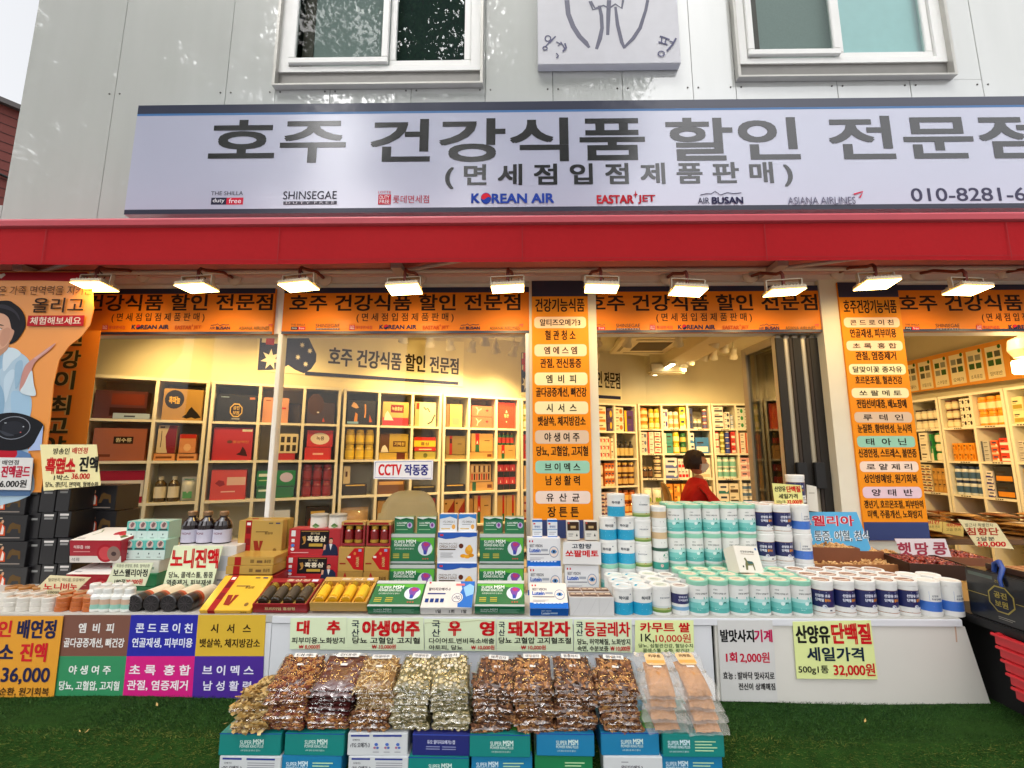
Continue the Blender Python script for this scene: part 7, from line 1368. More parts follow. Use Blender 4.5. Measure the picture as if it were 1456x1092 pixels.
        pr = [('d', .014, .08, .015, .011, '#2a8a6a'), ('r', .006, .022, .076, .08, '#d8e8e0'), ('d', -.008, .036, .007, .007, '#d8b0a8'), ('r', -.02, .0, .064, .067, '#5a6a6a')]
        tp = []
    elif kind == 'small':
        r, h = .036, .112; nv = M('#2a2a5c', .3, coat=.5); sk_ = M('#7aa8c8', .4)
        prof = [(r * .96, 0, wh), (r, .003, wh), (r, .02, sk_), (r, .034, wh), (r, .045, nv), (r, .078, nv), (r, .084, wh), (r, .09, wh), (r * .985, .093, wh)]
        pr = [('t', '면역초유', -.02, .016, .068, .076, .02, '#d8dae4'), ('t', '단백질분말', -.022, .02, .056, .064, .02, '#d8dae4'), ('g', [(-.03, .03), (-.015, .042), (0, .034), (.015, .044), (.03, .03)], '#dfe6ea'), ('r', -.016, .014, .012, .016, '#3a3a3a')]
        tp = [('d', 0, 0, .72, .72, '#c4b8b0'), ('r', -.4, .4, .0, .2, '#5a3a3a')]
    cyl = lambda u, v, k: (r * math.sin(u / r) * (1.004 + .0025 * k), -r * math.cos(u / r) * (1.004 + .0025 * k), v)
    a.lathe(prof, wh, n); prints(a, cyl, pr); zl = prof[-1][1]
    b.lathe([(r * 1.0, zl), (r * 1.025, zl + .001), (r * 1.025, h - .003), (r * .99, h), (r * .9, h), (r * .88, h - .0015)], lid, n)
    prints(b, lambda u, v, k: (u * r * .98, v * r * .98, h - .0012 + .0004 * k), tp)
    SHAPES[('can', kind)] = (a.mesh('can_body'), b.mesh('can_lid'), h); return SHAPES[('can', kind)]
CW = {'mint': 'mint lidded white milk powder can', 'navy': 'white can with navy band', 'blue': 'white can with bright blue wave', 'teal': 'white can with teal blue base', 'meadow': 'white can with meadow picture', 'tan': 'short white can with tan band', 'green': 'white can with dark green lid', 'small': 'small white can with navy and sky band'}
def can(kind, x, y, z, where):
    a, b, h = can_meshes(kind); t = thing('powder_can', f'{CW[kind]}, {where}', 'can', (x, y, z), (0, 0, random.gauss(0, .2)), 'protein and milk powder cans on the counter'); put('body', a, t); put('lid', b, t); return h
frow = [('teal', 889.5), ('teal', 917), ('meadow', 944.5), ('small', 972)] + [('mint', 998 + 29.6 * i) for i in range(6)] + [('navy', 1178 + 30.4 * i) for i in range(5)] + [('blue', 1329), ('blue', 1360.5)]
cnt = {}
for k, p in frow: cnt[k] = cnt.get(k, 0) + 1
for r in range(3):
    seen_ = {}
    for k, p in frow:
        if r == 2 and k == 'blue': continue
        X = atz(p, 876, ZC)[0]; i = seen_.get(k, 0); seen_[k] = i + 1
        kk = 'navy' if (r and k == 'small') else k
        can(k, X, .052 + .0885 * r + random.uniform(-.004, .004), ZC, f'{order(i, cnt[k]) + " " if cnt[k] > 1 else ""}{["in the front row", "in the second row", "in the third row"][r]}')
tier = [('mint', 961), ('mint', 986.5), ('mint', 1012), ('mint', 1037.5), ('mint', 1062.5), ('navy', 1087.5), ('navy', 1113), ('blue', 1140)]
tc_ = {'mint': 5, 'navy': 2, 'blue': 1}
for row in range(2):
    for lv in range(3):
        seen_ = {}
        for k, p in tier:
            i = seen_.get(k, 0); seen_[k] = i + 1; X = at(p, 742, .33)[0]
            can(k, X, .345 + .09 * row + random.uniform(-.003, .003), ZC + .1372 * lv, f'{["bottom", "middle", "top"][lv]} level, {order(i, tc_[k]) + " " if tc_[k] > 1 else ""}of the {["near", "far"][row]} stacked row')
def tower(px, py, kinds, where, Y=.33):
    X = at(px, py, Y)[0]; z = ZC
    for j, k in enumerate(kinds): z += can(k, X, Y, z, f'{["lowest", "second", "third", "highest"][j] if j < len(kinds) - 1 else "top"} of the {where}') + .0004
tower(865, 775, ['mint', 'teal', 'teal'], 'left tower beside the palmetto sign'); tower(890, 775, ['mint', 'teal', 'teal'], 'second tower from the palmetto sign')
can('teal', at(876.5, 742, .33)[0], .33, ZC + .137 + .2168, 'single one crowning the two teal towers')
tower(913.5, 775, ['meadow'] * 4, 'meadow tower'); tower(938, 775, ['tan', 'green', 'tan', 'tan'], 'narrow tower beside the mint stack')
# goat milk carton lying against the mint cans, sale sign and odds and ends
X, Z = at(1066, 816, .16); mb = MB(); w, h, d = .125, .115, .075; mb.rbox(-w / 2, w / 2, 0, d, 0, h, M('#d9d4c8', .45, var=.03), .0015)
prints(mb, fit(front(0, g=.0005), -w / 2, w / 2, 0, h), [('t', '산양유단백질', .22, .78, .74, .82, .02, '#4a4440'), ('r', .22, .78, .68, .695, '#8a6a4a'), ('g', [(.28, .1), (.3, .3), (.34, .42), (.3, .52), (.36, .56), (.42, .44), (.62, .42), (.66, .36), (.66, .1), (.62, .1), (.6, .28), (.4, .26), (.36, .1)], '#6a6a48'), ('g', [(.4, .44), (.62, .42), (.64, .34), (.44, .32)], '#3a5a5a'), ('d', .2, .22, .03, .04, '#3a3a3a'), ('g', [(.85, .86), (.85, .94), (.93, .94), (.93, .86)], '#6a8ab8')])
tag(mb.build('carton', None, (X, .135, ZC + .139), (R(-24), R(6), R(14))), 'white goat milk carton leaning back on the mint cans', 'box')
px_sign('price_sign', 'small yellow goat milk sale sign on top of the cans', 'price sign', .37, [(1098, 687), (1139, 690), (1143, 719), (1102, 718)], '#e0da86', [('t', '산양유', 1101, 1117, 691, 699, .02, BK), ('t', '단백질', 1118, 1138, 691, 700, .035, RD), ('t', '세일가격', 1107, 1134, 702, 709, .025, BK), ('t', '500g1통', 1104, 1117, 711, 716, BK), ('t', '32,000원', 1119, 1141, 710, 717, .03, RD)], .003)
X, Z = at(1133, 720, .42); can('navy', X + .01, .435, ZC + .1372 * 3, 'alone above the stack behind the yellow sale sign')
px_sign('price_sign', 'blank white paper standing beside the topmost can', 'price sign', .46, [(1147, 689), (1161, 692), (1164, 728), (1148, 726)], '#d8d2c2', [('r', 1150, 1158, 700, 702, '#b8b0a0')], .003)
px_sign('price_sign', 'sky blue sign with red heading behind the peanut boxes', 'price sign', .50, [(1106, 728), (1218, 728), (1240, 784), (1112, 784)], '#58aedb', [('t', '보스웰리아', 1114, 1214, 733, 748, .075, '#e8e4e4'), ('t', '보스웰리아', 1114, 1214, 733, 748, .03, '#c8283a'), ('t', '관절염, 통증, 어혈, 천식', 1118, 1236, 754, 770, .06, '#e8eef0'), ('t', '관절염, 통증, 어혈, 천식', 1118, 1236, 754, 770, .01, '#3a5a6a')], .003)
wood = M('#9a6238', .6, scale=9, var=.22, bump=.15); wood2 = M('#7a4526', .55, scale=9, var=.25, bump=.15); wood3 = M('#3c2416', .5, scale=9, var=.25)
def crate(name, label, px0, px1, py0, py1, Y, d, m, rz=0., fill=None, fill_label=None, n=200, hz=.02):
    xm, ym = (px0 + px1) / 2, (py0 + py1) / 2; x0, x1 = at(px0, ym, Y)[0], at(px1, ym, Y)[0]; z1, z0 = at(xm, py0, Y)[1], at(xm, py1, Y)[1]; w, h = x1 - x0, z1 - z0; th = .008
    t = thing(name, label, 'wooden tray', ((x0 + x1) / 2, Y, z0), (0, 0, rz)); b = MB(); b.rbox(-w / 2, w / 2, 0, th, 0, h, m, .001); b.build('front_board', t)
    b = MB(); b.rbox(-w / 2, w / 2, d - th, d, 0, h, m, .001); b.build('back_board', t)
    for sx in (-w / 2, w / 2 - th): b = MB(); b.rbox(sx, sx + th, th + .0005, d - th - .0005, 0, h, m, .001); b.build('side_board', t)
    b = MB(); b.box(-w / 2 + th, w / 2 - th, th + .001, d - th - .001, .001, .006, m); b.build('bottom_board', t)
    if fill:
        rs = np.random.RandomState(int(px0)); f = MB(); col = fill
        for i in range(n):
            u, v = rs.rand(2) * 2 - 1; px_, py_ = u * (w / 2 - .014), d / 2 + v * (d / 2 - .014); zz = h - .012 + hz * (1 - u * u) * (1 - v * v) + rs.rand() * .005
            L = .013 * (.8 + .4 * rs.rand()); T = Matrix.Translation((px_, py_, zz)) @ Matrix.Rotation(rs.rand() * 6, 4, 'Z') @ Matrix.Rotation(R(90) + rs.randn() * .5, 4, 'Y')
            f.lathe([(.0, -L), (.0052, -L * .75), (.006, -L * .3), (.0046, 0), (.006, L * .35), (.005, L * .75), (0, L)] if col[0] == 'p' else [(0, -L * .8), (.0065, -L * .5), (.0075, 0), (.0065, L * .5), (0, L * .8)], [M('#c0935a', .7, bump=.3, scale=200), M('#ad7f48', .7), M('#cda36c', .7)][i % 3] if col[0] == 'p' else [M('#7a2014', .35, coat=.3), M('#93301a', .35, coat=.3), M('#5a160e', .35)][i % 3], 6, T=T)
        f.box(-w / 2 + .009, w / 2 - .009, .009, d - .009, .0065, h - .012, M('#a87c48' if col[0] == 'p' else '#4a140c', .9))
        o = f.build(fill_label[0], None, t.location, (0, 0, rz)); tag(o, kind='stuff'); o['label'] = fill_label[1]
    return t
crate('wooden_tray', 'wide flat wooden tray under the small peanut boxes', 1156, 1327, 803, 815, .36, .30, wood, 0, 'peanut', ('peanuts', 'loose peanuts filling the wide flat tray'), 420, .004)
crate('wooden_box', 'largest wooden box of peanuts at the left of the tray', 1158, 1222, 779, 805, .44, .15, wood2, R(-6), 'peanut', ('peanuts', 'peanuts heaped in the largest wooden box'), 200)
crate('wooden_box', 'middle wooden box of peanuts on the tray', 1224, 1257, 784, 803, .48, .13, wood2, R(-6), 'peanut', ('peanuts', 'peanuts heaped in the middle wooden box'), 130)
crate('wooden_box', 'smallest wooden box of peanuts at the right of the tray', 1259, 1289, 790, 805, .47, .11, wood2, R(-6), 'peanut', ('peanuts', 'peanuts heaped in the smallest wooden box'), 110)
px_sign('price_sign', 'pinkish white sign for fresh peanuts between wooden boxes', 'price sign', .45, [(1272, 766), (1344, 766), (1358, 806), (1290, 806)], '#dfd3d2', [('t', '햇', 1276, 1296, 771, 790, .03, '#a03a4a'), ('t', '땅', 1301, 1320, 771, 790, .03, '#a03a4a'), ('t', '콩', 1326, 1346, 771, 789, .03, '#a03a4a'), ('t', '되', 1294, 1304, 794, 803, .02, '#b03a5a'), ('t', '4,000', 1312, 1345, 793, 803, .015, '#5a7a9a')], .003)
crate('wooden_tray', 'dark tray of red dried fruit behind the blue wave cans', 1300, 1375, 803, 824, .24, .24, wood3, R(-12), 'red', ('dried_fruit', 'red dried fruit in the near dark tray'), 220, .012)
crate('wooden_tray', 'brown tray of red dried fruit next to the display table', 1338, 1408, 793, 812, .42, .2, wood2, R(-10), 'red', ('dried_fruit', 'red dried fruit in the far brown tray'), 200, .02)
px_sign('price_sign', 'tilted cream sign reading 50,000 above the nut packs', 'price sign', .95, [(1362, 738), (1417, 744), (1442, 781), (1388, 776)], '#dccfa0', [('t', '발근사 특별한차', 1372, 1412, 744, 749, '#4a4a3a'), ('t', '침향단', 1374, 1420, 750, 761, .035, '#a83a24'), ('t', '2달분', 1388, 1414, 763, 769, .015, '#3a3a3a'), ('t', '50,000', 1390, 1430, 770, 778, .035, RD)], .003)
for i, (q, w_, s_) in enumerate((([(1314, 738), (1340, 742), (1340, 757), (1316, 752)], '피칸', '고소한 견과'), ([(1341, 742), (1370, 748), (1370, 763), (1341, 758)], '마카다미아', '고급 견과'))):
    px_sign('price_sign', f'yellow nut card {["on the left", "on the right"][i]} at the front of the nut packs', 'price sign', 1.14, q, '#dfc36a', [('t', w_, q[0][0] + 5, q[1][0] - 4, q[0][1] + 2, q[0][1] + 7.5, .02, RD), ('t', s_, q[0][0] + 4, q[1][0] - 4, q[0][1] + 9, q[0][1] + 13, '#5a4a2a')], .003)
# ------------------------------------------------------------------ right edge: black table, gift box, red crates
def onx(px, py, X):
    a, b, c = ray(px, py); t = X / a; return CAM_Y + b * t, CAM_Z + c * t
XT = 1.83
y_far, _ = onx(1375, 840, XT); y_near, _ = onx(1470, 840, XT); y_near -= .12; zt1 = onx(1400, 812, XT)[1]; zb1 = onx(1404, 880, XT)[1]
gb = thing('gift_box', 'large black gift box with gold octagon emblem at the right edge', 'gift box', (XT, (y_far + y_near) / 2, zb1), (0, 0, -PI / 2)); W = y_far - y_near; H_ = zt1 - zb1
blk = M('#121210', .3, coat=.4, coat_r=.1); go = M('#a8984a', .4, .4)
mb = MB(); mb.rbox(-W / 2, W / 2, 0, .3, 0, H_, blk, .004); mb.build('box', gb)
ye, ze = onx(1424, 853, XT); ue = -(ye - gb.location.y); ve = ze - zb1; fn = front(0, g=.0008); r_o = .052
mb = MB(); oc = lambda r: [(ue + r * math.cos(R(45 * q + 22.5)), ve + r * math.sin(R(45 * q + 22.5))) for q in range(8)]
mb.poly(oc(r_o), fn, go, 0); mb.poly(oc(r_o * .9), fn, blk, .4); mb.text('공진', ue - .024, ue + .024, ve + .004, ve + .028, fn, go, .03, 2); mb.text('보원', ue - .024, ue + .024, ve - .028, ve - .004, fn, go, .03, 2)
mb.rect(-W / 2, ue - r_o, ve - .0012, ve + .0012, fn, go, 0); mb.rect(ue + r_o, W / 2, ve - .0012, ve + .0012, fn, go, 0); mb.text('건강보감', ue - .015, ue + .02, ve + r_o + .008, ve + r_o + .018, fn, go, .01, 1); mb.rect(ue - .02, ue + .04, .024, .0265, fn, M('#8a8a80', .5), 0); mb.rect(ue - .02, ue + .03, .018, .02, fn, M('#8a8a80', .5), 0)
mb.rect(-W * .46, -W * .2, H_ * .86, H_ * .93, fn, M('#4a5a54', .3), 0); mb.build('lettering', gb)
mb = MB(); hx_ = -W * .12; mb.tube([(hx_ - .05, .03, H_), (hx_ - .048, .033, H_ + .03), (hx_ - .025, .03, H_ + .042), (hx_ - .005, .02, H_ + .022), (hx_ + .008, -.010, H_ - .015), (hx_ + .012, -.010, H_ - .04)], [.008, .009, .010, .009, .007, .006], M('#1f3f86', .4), 8); mb.build('handle', gb)
tbx = thing('wooden_tray', 'planked wooden tray on top of the black gift box', 'wooden tray', (XT + .14, (y_far + y_near) / 2 - .03, zt1 + .001), (0, 0, -PI / 2))
for q in range(5): mb = MB(); mb.rbox(-W * .42, W * .42, -.08 + q * .045, -.08 + q * .045 + .04, .002, .014, wood, .002); mb.build('slat', tbx)
mb = MB(); mb.rbox(-W * .45, W * .45, -.1, -.085, 0, .022, wood3, .002); mb.build('rim', tbx)
tb_ = thing('side_table', 'black side table carrying the gift box at the right edge', 'table', (XT + .2, (y_far + y_near) / 2, 0)); m = M('#0d0c0d', .5)
mb = MB(); mb.rbox(-.21, .35, -W / 2 - .1, W / 2 + .16, zb1 - .035, zb1 - .001, m, .004); mb.build('tabletop', tb_)
mb = MB(); mb.box(-.14, -.13, -W / 2 - .05, W / 2 + .12, .0, zb1 - .036, M('#100e0e', .8)); mb.box(-.14, .3, W / 2 + .12, W / 2 + .13, 0, zb1 - .036, M('#100e0e', .8)); mb.build('side_panel', tb_)
for sy in (-1, 1): mb = MB(); mb.box(.28, .32, sy * W / 2 - .02, sy * W / 2 + .02, 0, zb1 - .036, m); mb.build('leg', tb_)
XCR = 1.80; ct = onx(1425, 912, XCR); cb = onx(1450, 1035, XCR); n_c = 5
yc0 = onx(1417, 930, XCR)[0]; zc1 = onx(1430, 905, XCR)[1]; hh_ = .042
for i in range(n_c):
    z = zc1 - hh_ * (i + 1); t = thing('plastic_crate', f'red plastic basket, {["top", "second", "third", "fourth", "bottom"][i]} of the nested stack under the black table', 'basket', (XCR, yc0 - .22 - .012 * i, z), (0, 0, -PI / 2), 'red baskets under the table')
    rm = M('#cf2a34', .4, coat=.2); mb = MB(); mb.rbox(-.22, .22, 0, .012, 0, hh_ * .96, rm, .003); mb.build('front_wall', t); mb = MB(); mb.rbox(-.225, .225, -.010, -.0005, hh_ * .72, hh_ * .96, rm, .002); mb.build('rim', t)
    mb = MB(); mb.box(-.22, -.208, .0125, .14, 0, hh_ * .96, rm); mb.build('side_wall', t); mb = MB(); mb.box(.208, .22, .0125, .14, 0, hh_ * .96, rm); mb.build('side_wall', t)
zw = zc1 - hh_ * n_c - .10
t = thing('plastic_crate', 'white plastic basket beneath the red baskets', 'basket', (XCR + .01, yc0 - .30, zw), (0, 0, -PI / 2)); mb = MB(); mb.rbox(-.22, .22, 0, .012, 0, .098, M('#b9bab8', .4), .003); mb.build('front_wall', t); mb = MB(); mb.box(-.22, .22, .0125, .14, 0, .01, M('#b9bab8', .4)); mb.build('bottom', t)
mb = MB(); mb.rbox(-.24, .24, .0, .15, .0, zw - .001, m, .01); o = tag(mb.build('storage_box', None, (XCR + .01, yc0 - .30, 0), (0, 0, -PI / 2)), 'black box under the white basket beneath the table', 'box')

# ------------------------------------------------------------------ boxes below the counter with the herb bags on them
YBX = -.36
GB = [('t', 'SUPER MSM', .34, .72, .5, .74, .015, '#cfe4dc'), ('t', 'POWER KING PLUS', .34, .72, .36, .48, .01, '#cfe4dc'), ('t', '슈퍼 엠에스엠 파워 킹 플러스', .36, .68, .2, .28, '#cfe4dc'), ('r', 0, 1, .96, 1, '#2a4a9a')]
GB2 = [('t', 'SUPER MSM', .08, .44, .52, .76, .015, '#cfe4ec'), ('t', 'POWER KING PLUS', .08, .44, .38, .5, .01, '#cfe4ec'), ('t', '슈퍼 엠에스엠 파워 킹 플러스', .1, .42, .2, .28, '#cfe4ec')] + [('r', .52, .52 + w, .66 - .13 * q, .71 - .13 * q, '#b8d8a8') for q, w in enumerate((.34, .28, .36, .3))]
WB = [('r', .05, .36, .84, .92, '#2a3a8a'), ('r', .44, .9, .84, .92, '#2a3a8a'), ('t', '오메가3', .08, .2, .66, .74, .01, '#3a3a4a'), ('t', 'rTG 오메가-3', .05, .37, .36, .58, .015, '#3a3a44')] + [('r', .46, .9, .7 - .1 * q, .73 - .1 * q, '#8a8a94') for q in range(5)] + [('r', .08, .34, .2, .24, '#9a9aa4')]
WB2 = WB[:4] + [('r', .42 + .18 * q, .54 + .18 * q, .84, .92, '#2a3a8a') for q in range(3)] + [('d', .48 + .18 * q, .5, .03, .07, '#4a6ab8') for q in range(3)] + [('d', .455 + .18 * q, .36, .022, .05, '#a86a8a') for q in range(3)] + [('d', .505 + .18 * q, .36, .022, .05, '#4a6ab8') for q in range(3)] + [('r', .43 + .18 * q, .53 + .18 * q, .16, .19, '#8a8a94') for q in range(3)]
NB = [('t', '듀오 알티지오메가3 캡', .26, .74, .52, .7, .02, '#c8cce4'), ('r', .24, .48, .38, .42, '#8a90b8'), ('r', .24, .48, .28, .32, '#8a90b8'), ('r', .52, .76, .38, .42, '#8a90b8'), ('r', .52, .76, .28, .32, '#8a90b8'), ('r', 0, 1, .9, .96, '#3a4aa0')]
WT = [('t', '알티지오메가-3', .3, .66, .4, .62, .02, '#4a4a54'), ('r', .3, .42, .74, .78, '#8a8a94')]
gt_ = [('g', [(.55, .1), (1, .1), (1, .6), (.8, .5)], '#5aa83c'), ('t', 'SUPER MSM', .2, .6, .3, .5, .015, '#d8e8dc')]; wt_ = [('g', [(.3, .3), (1, .3), (1, 1), (.3, 1)], '#2a62b0'), ('r', .5, .7, .5, .6, '#c8b85a')]
TEAL, BLU, WHT, NAV = '#12807a', '#1b7aa8', '#cfd2d4', '#20266e'
cols_ = [(311, 399, (TEAL, GB, gt_, 'teal'), (WHT, WB, wt_, 'white')), (404, 489, (TEAL, GB, gt_, 'teal'), (BLU, GB2, gt_, 'blue')), (494, 579, (WHT, WB2, wt_, 'white'), (WHT, WB, wt_, 'white')), (586, 668, (NAV, NB, wt_, 'navy'), (TEAL, GB, gt_, 'teal')),
         (670, 752, (TEAL, GB, gt_, 'teal'), (BLU, GB2, gt_, 'blue')), (763, 845, (BLU, GB, gt_, 'blue'), ('#1d7a4c', GB2[3:], gt_, 'green')), (855, 938, (BLU, GB, gt_, 'blue'), (WHT, WT, wt_, 'white')), (942, 1029, (TEAL, GB2, gt_, 'teal'), (BLU, GB2, gt_, 'blue'))]
for i, (a, b, up, lo) in enumerate(cols_):
    zt = at((a + b) / 2, 1043, YBX)[1]; hbx = .066
    x0, x1 = at(a, 1058, YBX)[0], at(b, 1058, YBX)[0]; w = x1 - x0
    for j, (bc, rows, tr, cn) in enumerate((up, lo, up, lo)):
        z = zt - hbx * (j + 1) - .0005 * j
        if z < .285: continue
        key = ('low', bc, repr(rows), round(w, 2))
        if key not in SHAPES:
            mb = MB(); mb.rbox(-w / 2, w / 2, 0, .24, 0, hbx, M(bc, .38, var=.05, coat=.35, coat_r=.15), .002); prints(mb, fit(front(0, g=.0005), -w / 2, w / 2, 0, hbx), rows); prints(mb, fit(top(hbx, .0005), -w / 2, w / 2, 0, .24), tr); SHAPES[key] = mb.mesh('carton')
        o = put('carton', SHAPES[key], None, ((x0 + x1) / 2 + (.006 if j else 0) * (-1) ** i, YBX + random.uniform(-.006, .006), z), (0, 0, random.uniform(-.015, .015)))
        tag(o, f'{cn} supplement carton, {["top", "second", "third", "fourth"][j]} box of the {order(i, 8)} column under the herb bags', 'box', 'supplement cartons under the herb bags')

# herb bags: dried pieces inside a clear film
film = glass('clear_film', (.985, .985, .98), 2.0, .09, .6, 22.)
milky = bpy.data.materials.new('frosted_film'); milky.use_nodes = True; _p = milky.node_tree.nodes['Principled BSDF']
_p.inputs['Base Color'].default_value = (.84, .82, .78, 1); _p.inputs['Roughness'].default_value = .16; _p.inputs['Alpha'].default_value = .13; _p.inputs['Specular IOR Level'].default_value = .9
def chip(f, rs, kind, T):
    if kind == 'ring':
        r = .0065 + .002 * rs.rand(); c = [M('#8a4a26', .5, var=.2, scale=80), M('#6a2a18', .5), M('#b0743a', .5), M('#571c16', .45)][rs.randint(4)]; h = .0035
        f.lathe([(r * .45, -h), (r, -h * .8), (r * 1.02, h * .8), (r * .45, h), (r * .45, -h)], c, 8, T=T, caps=False); f.lathe([(r * .7, h * 1.05), (r * .55, h * 1.1), (r * .5, h * .9)], M('#c89a58', .6), 8, T=T, caps=False)
    elif kind == 'slice':
        if rs.rand() < .62: r = .0055 + .0035 * rs.rand(); f.lathe([(r, -.0012), (r, .0012), (r * .8, .0014, M('#cfc09a', .7)), (0, .0013)], [M('#8a8058', .7), M('#6f6b48', .7), M('#a08e5e', .7)][rs.randint(3)], 8, T=T); f.disc(0, 0, r * .78, r * .74, lambda u, v, k: tuple(T @ Vector((u, v, .0016))), [M('#d6c8a2', .7), M('#c8b88a', .7), M('#ddd0b0', .7)][rs.randint(3)], 0, 8)
        else: L = .01 + .01 * rs.rand(); f.cbox((0, 0, 0), (L, .0035, .0015), [M('#4f5a32', .7), M('#6a6a3e', .7), M('#8a7a4a', .7)][rs.randint(3)], T)
    elif kind == 'shave': L = .016 + .018 * rs.rand(); f.cbox((0, 0, 0), (L, .0022 + .002 * rs.rand(), .0016), [M('#b8925a', .7), M('#cdb07c', .7), M('#9a7442', .7), M('#d8c298', .7)][rs.randint(4)], T)
    elif kind == 'mush':
        L = .012 + .01 * rs.rand(); f.add([(-L, -.005, 0), (0, -.009, .002), (L, -.004, 0), (L * .8, .006, .001), (0, .008, .003), (-L * .9, .005, 0)], [(0, 1, 2, 3, 4, 5)], [M('#b8924e', .6), M('#8a6a3a', .6), M('#d0b47a', .6)][rs.randint(3)], T=T)
    else:
        pal = {'chip': ['#7a4c2c', '#5a341e', '#946238', '#3e2416', '#a87848'], 'chip2': ['#8a5a34', '#6a3e22', '#a8743e', '#4e2c1a', '#b88850']}[kind]; L = .006 + .009 * rs.rand(); W = .0045 + .005 * rs.rand()
        f.add([(-L, -W * .6, 0), (L * .2, -W, .001), (L, -W * .2, .002), (L * .7, W, 0), (-L * .3, W * .8, .002), (-L * .2, 0, .0035)], [(0, 1, 5), (1, 2, 5), (2, 3, 5), (3, 4, 5), (4, 0, 5), (4, 3, 2, 1, 0)], M(pal[rs.randint(len(pal))], .6, var=.12, scale=120), T=T)
CORE = {'ring': '#4a2014', 'slice': '#7a7048', 'shave': '#8a6638', 'mush': '#7a5a30', 'chip': '#4a2c1a', 'chip2': '#583420', 'red': '#4f120e', 'powder': '#b07a42'}
def pillow(w, l, h, e, n=14, nl=14, seed=0, wr=.0):
    vs = []; fs = []
    for sd in (1, -1):
        for j in range(nl + 1):
            for i in range(n + 1):
                u, v = i / n * 2 - 1, j / nl * 2 - 1; b = max(0, (1 - abs(u) ** e) * (1 - abs(v) ** e)) ** .5
                q = mnoise.noise(Vector((u * 3 + seed, v * 3, sd * 2.))) * wr * b
                ed = mnoise.noise(Vector((u * 2.5 + seed, v * 2.5, 9))) * wr * .9
                vs.append((u * w / 2 * (1 + ed * 2), (v + 1) * l / 2 + ed, h / 2 + sd * (b * h / 2) + q + (0 if b > .1 else mnoise.noise(Vector((u * 4 + seed, v * 4, 3))) * wr)))
    N = (n + 1) * (nl + 1)
    for sd in (0, 1):
        for j in range(nl):
            for i in range(n):
                f = [sd * N + j * (n + 1) + i + k for k in (0, 1, n + 2, n + 1)]; fs.append(tuple(f if sd == 0 else f[::-1]))
    return vs, fs
def bag_meshes(kind, w, l, h, v):
    key = ('bag', kind, v)
    if key in SHAPES: return SHAPES[key]
    rs = np.random.RandomState(v * 17 + len(kind)); f = MB(); smooth = kind in ('red', 'powder')
    vs, fs = pillow(w * .94, l * .93, h * .9, 6, seed=v); vs = [(x, y + l * .02, z + h * .02) for x, y, z in vs]
    if kind == 'powder': vs, fs = pillow(w * .64, l * .74, h * 1.05, 1.9, seed=v, wr=.003); vs = [(x, y + l * .03, z + h * .02 - .010 * max(0, 1 - y / (l * .35)) ** 2) for x, y, z in vs]
    f.add(vs, fs, M(CORE[kind], .55 if smooth else .8, var=.25, scale=70, bump=.6 if smooth else .2, coat=.5 if kind == 'red' else 0., coat_r=.2), True)
    if not smooth:
        for i in range(260):
            u, t_ = rs.rand() * 2 - 1, rs.rand() * 2 - 1; side = rs.rand() < .38
            if side: z = h * (.2 + .6 * rs.rand()); T = Matrix.Translation((u * w * .44, l * .035 + .004, z)) @ Matrix.Rotation(R(90) + rs.randn() * .5, 4, 'X') @ Matrix.Rotation(rs.rand() * 6, 4, 'Z')
            else:
                b = max(0, (1 - abs(u) ** 6) * (1 - abs(t_) ** 6)) ** .5; z = h / 2 + b * h * .44; T = Matrix.Translation((u * w * .43, (t_ * .43 + .5) * l, z + rs.rand() * .0015)) @ Matrix.Rotation(rs.rand() * 6, 4, 'Z') @ Matrix.Rotation(rs.randn() * .35, 4, 'X') @ Matrix.Rotation(rs.randn() * .35, 4, 'Y')
            chip(f, rs, kind, T)
    g = MB(); vs, fs = pillow(w * 1.02, l * 1.04, h * 1.12, 5 if kind != 'powder' else 3, 18, 18, seed=v + 40, wr=.004); g.add([(x * (1 + (.10 * math.sin(y / l * 9 + v) if kind == 'powder' else 0)), y - l * .02, z - h * .04 - (.014 * max(0, 1 - y / (l * .3)) ** 2 if kind == 'powder' else 0)) for x, y, z in vs], fs, milky if kind == 'powder' else film, True)
    if kind == 'powder':
        rz_ = np.random.RandomState(v); zz = [(-w * .5 + w * q / 14, h * .5 + rz_.randn() * .0035) for q in range(15)]
        g.add([(x, l * .90, z) for x, z in zz] + [(x, l * 1.0, z + rz_.randn() * .003) for x, z in zz], [(q, q + 1, 16 + q, 15 + q) for q in range(14)], M('#b4b8bc', .22, .35))
    SHAPES[key] = (f.mesh('filling'), g.mesh('film')); return SHAPES[key]
stacks = [('ring', 378, 441, 1000, 8, 'jujube slices', '대추'), ('red', 437, 503, 1000, 9, 'dark red jujube', '건대추'), ('shave', 503, 560, 998, 7, 'pale root shavings', '야생여주'), ('slice', 558, 613, 996, 7, 'green white gourd slices', '야생여주'), ('slice', 615, 668, 996, 7, 'pale green slices', '우엉차'),
          ('chip', 672, 731, 998, 7, 'dark brown root chips', '돼지감자'), ('chip2', 733, 786, 998, 7, 'golden brown root chips', '돼지감자'), ('chip', 790, 846, 998, 7, 'brown bark chips', '둥굴레차'), ('chip2', 849, 909, 998, 7, 'brown tea chips', '둥굴레'), ('powder', 912, 967, 990, 4, 'tan grain powder', '카무트'), ('powder', 968, 1022, 990, 4, 'tan grain powder', '카무트')]
ztop0 = at(700, 1043, YBX)[1] + .002
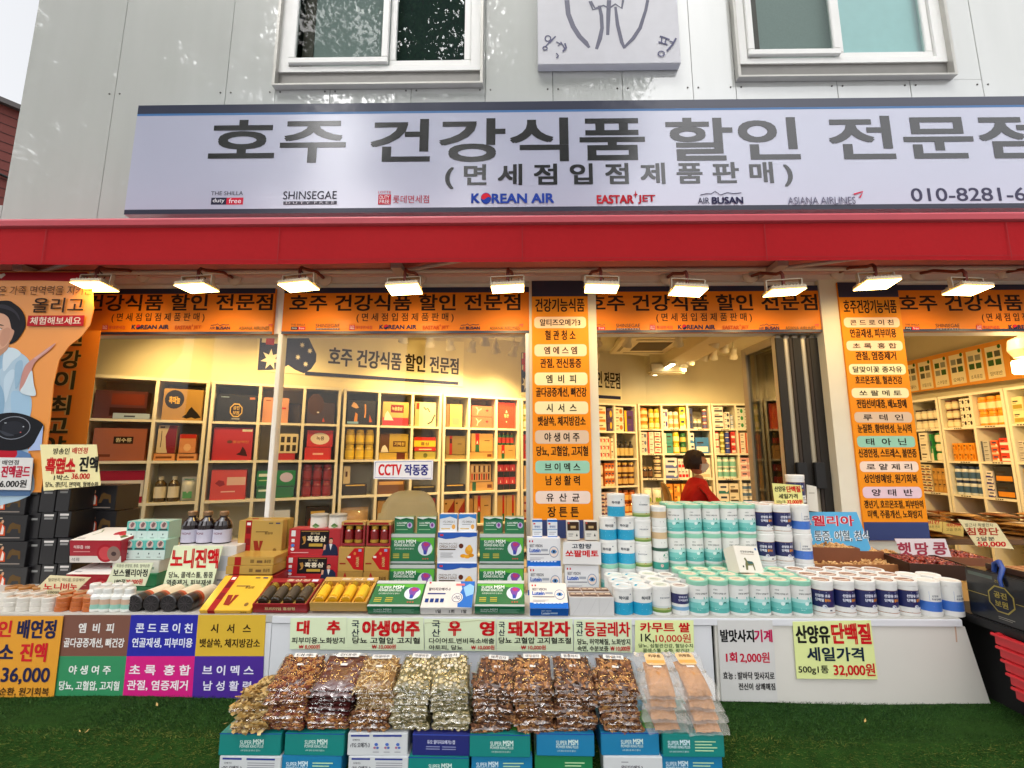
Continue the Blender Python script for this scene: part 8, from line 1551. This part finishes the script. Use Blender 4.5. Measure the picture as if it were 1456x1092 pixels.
for si, (kind0, a, b, yf, n, desc, word) in enumerate(stacks):
    kind = kind0
    yfront = YBX + .004; X = at((a + b) / 2, yf, yfront)[0]; w = (at(b, yf, yfront)[0] - at(a, yf, yfront)[0]) * 1.0; th = .128 / n if kind != 'powder' else .036; l = .156 if kind != 'powder' else .172
    Xb = at((a + b) / 2 + (700 - (a + b) / 2) * -.035, 1040, yfront)[0]
    for j in range(n):
        f = j / max(1, n - 1); last = j == n - 1
        kind = {('red', True): 'ring', ('shave', True): 'chip2'}.get((kind0, j < 3), kind0)
        dsc = desc if kind == kind0 else ('jujube rings' if kind == 'ring' else 'brown chips')
        lab = f'clear bag of {dsc}, {"top" if last else ["bottom", "second", "third", "fourth", "fifth", "sixth", "seventh", "eighth"][j]} of the {order(si, 11)} stack on the cartons'
        tl_ = R(4 + 17 * f + random.uniform(-2, 2)); z = ztop0 + j * th * .97; x = Xb + (X - Xb) * f + random.uniform(-.008, .008)
        t = thing('herb_bag', lab, 'herb bag', (x, yfront + random.uniform(-.006, .006) - (.012 if kind == 'powder' else 0), z), (tl_, random.uniform(-.05, .05), random.uniform(-.12, .12)), 'clear herb bags stacked on the cartons')
        fm, gm2 = bag_meshes(kind, w, l, th * 1.12, j % 3)
        tag(put('filling', fm, t), kind='stuff'); put('film', gm2, t)
        if last:
            mb = MB(); fn = lambda u, v, k: (u, v, th * 1.12 * 1.06 + .002 + .0004 * k)
            if kind == 'powder': mb.pill(-w * .26, w * .26, l * .56, l * .86, fn, M('#d9b684', .5), 0, .012); mb.rect(-w * .24, w * .24, l * .6, l * .68, fn, M('#d89a4a', .5), .3); mb.text(word, -w * .16, w * .18, l * .74, l * .82, fn, ink('#4a3018'), .02, 2); mb.poly([(-w * .1, l * .5), (w * .12, l * .5), (w * .12, l * .54), (-w * .1, l * .54)], fn, ink('#e0dcd4'))
            else: mb.rect(-w * .26, w * .26, l * .84, l * .96, fn, ink('#d8d6d0'), 0); mb.text(word, -w * .2, w * .2, l * .86, l * .94, fn, ink('#3a3a44'), .01, 1); mb.rect(-w * .08, w * .08, l * .6, l * .66, fn, ink('#d8d6d0'), 0)
            mb.build('label', t)
pile = [(352, 1034, -.37, 0), (362, 1020, -.36, .25), (352, 1003, -.345, .1), (368, 990, -.33, -.1), (362, 1030, -.30, .3)]
for i, (px, py, Y, rz) in enumerate(pile[:4]):
    X, _ = at(px, py, Y); t = thing('herb_bag', f'clear bag of pale dried mushroom, {["bottom", "second", "third", "top"][i]} of the low pile at the left end', 'herb bag', (X, Y, ztop0 + .021 * i), (R(2 + 3 * i), 0, rz), 'clear herb bags stacked on the cartons')
    fm, gm2 = bag_meshes('mush', .115, .12, .022, i % 2); tag(put('filling', fm, t), kind='stuff'); put('film', gm2, t)
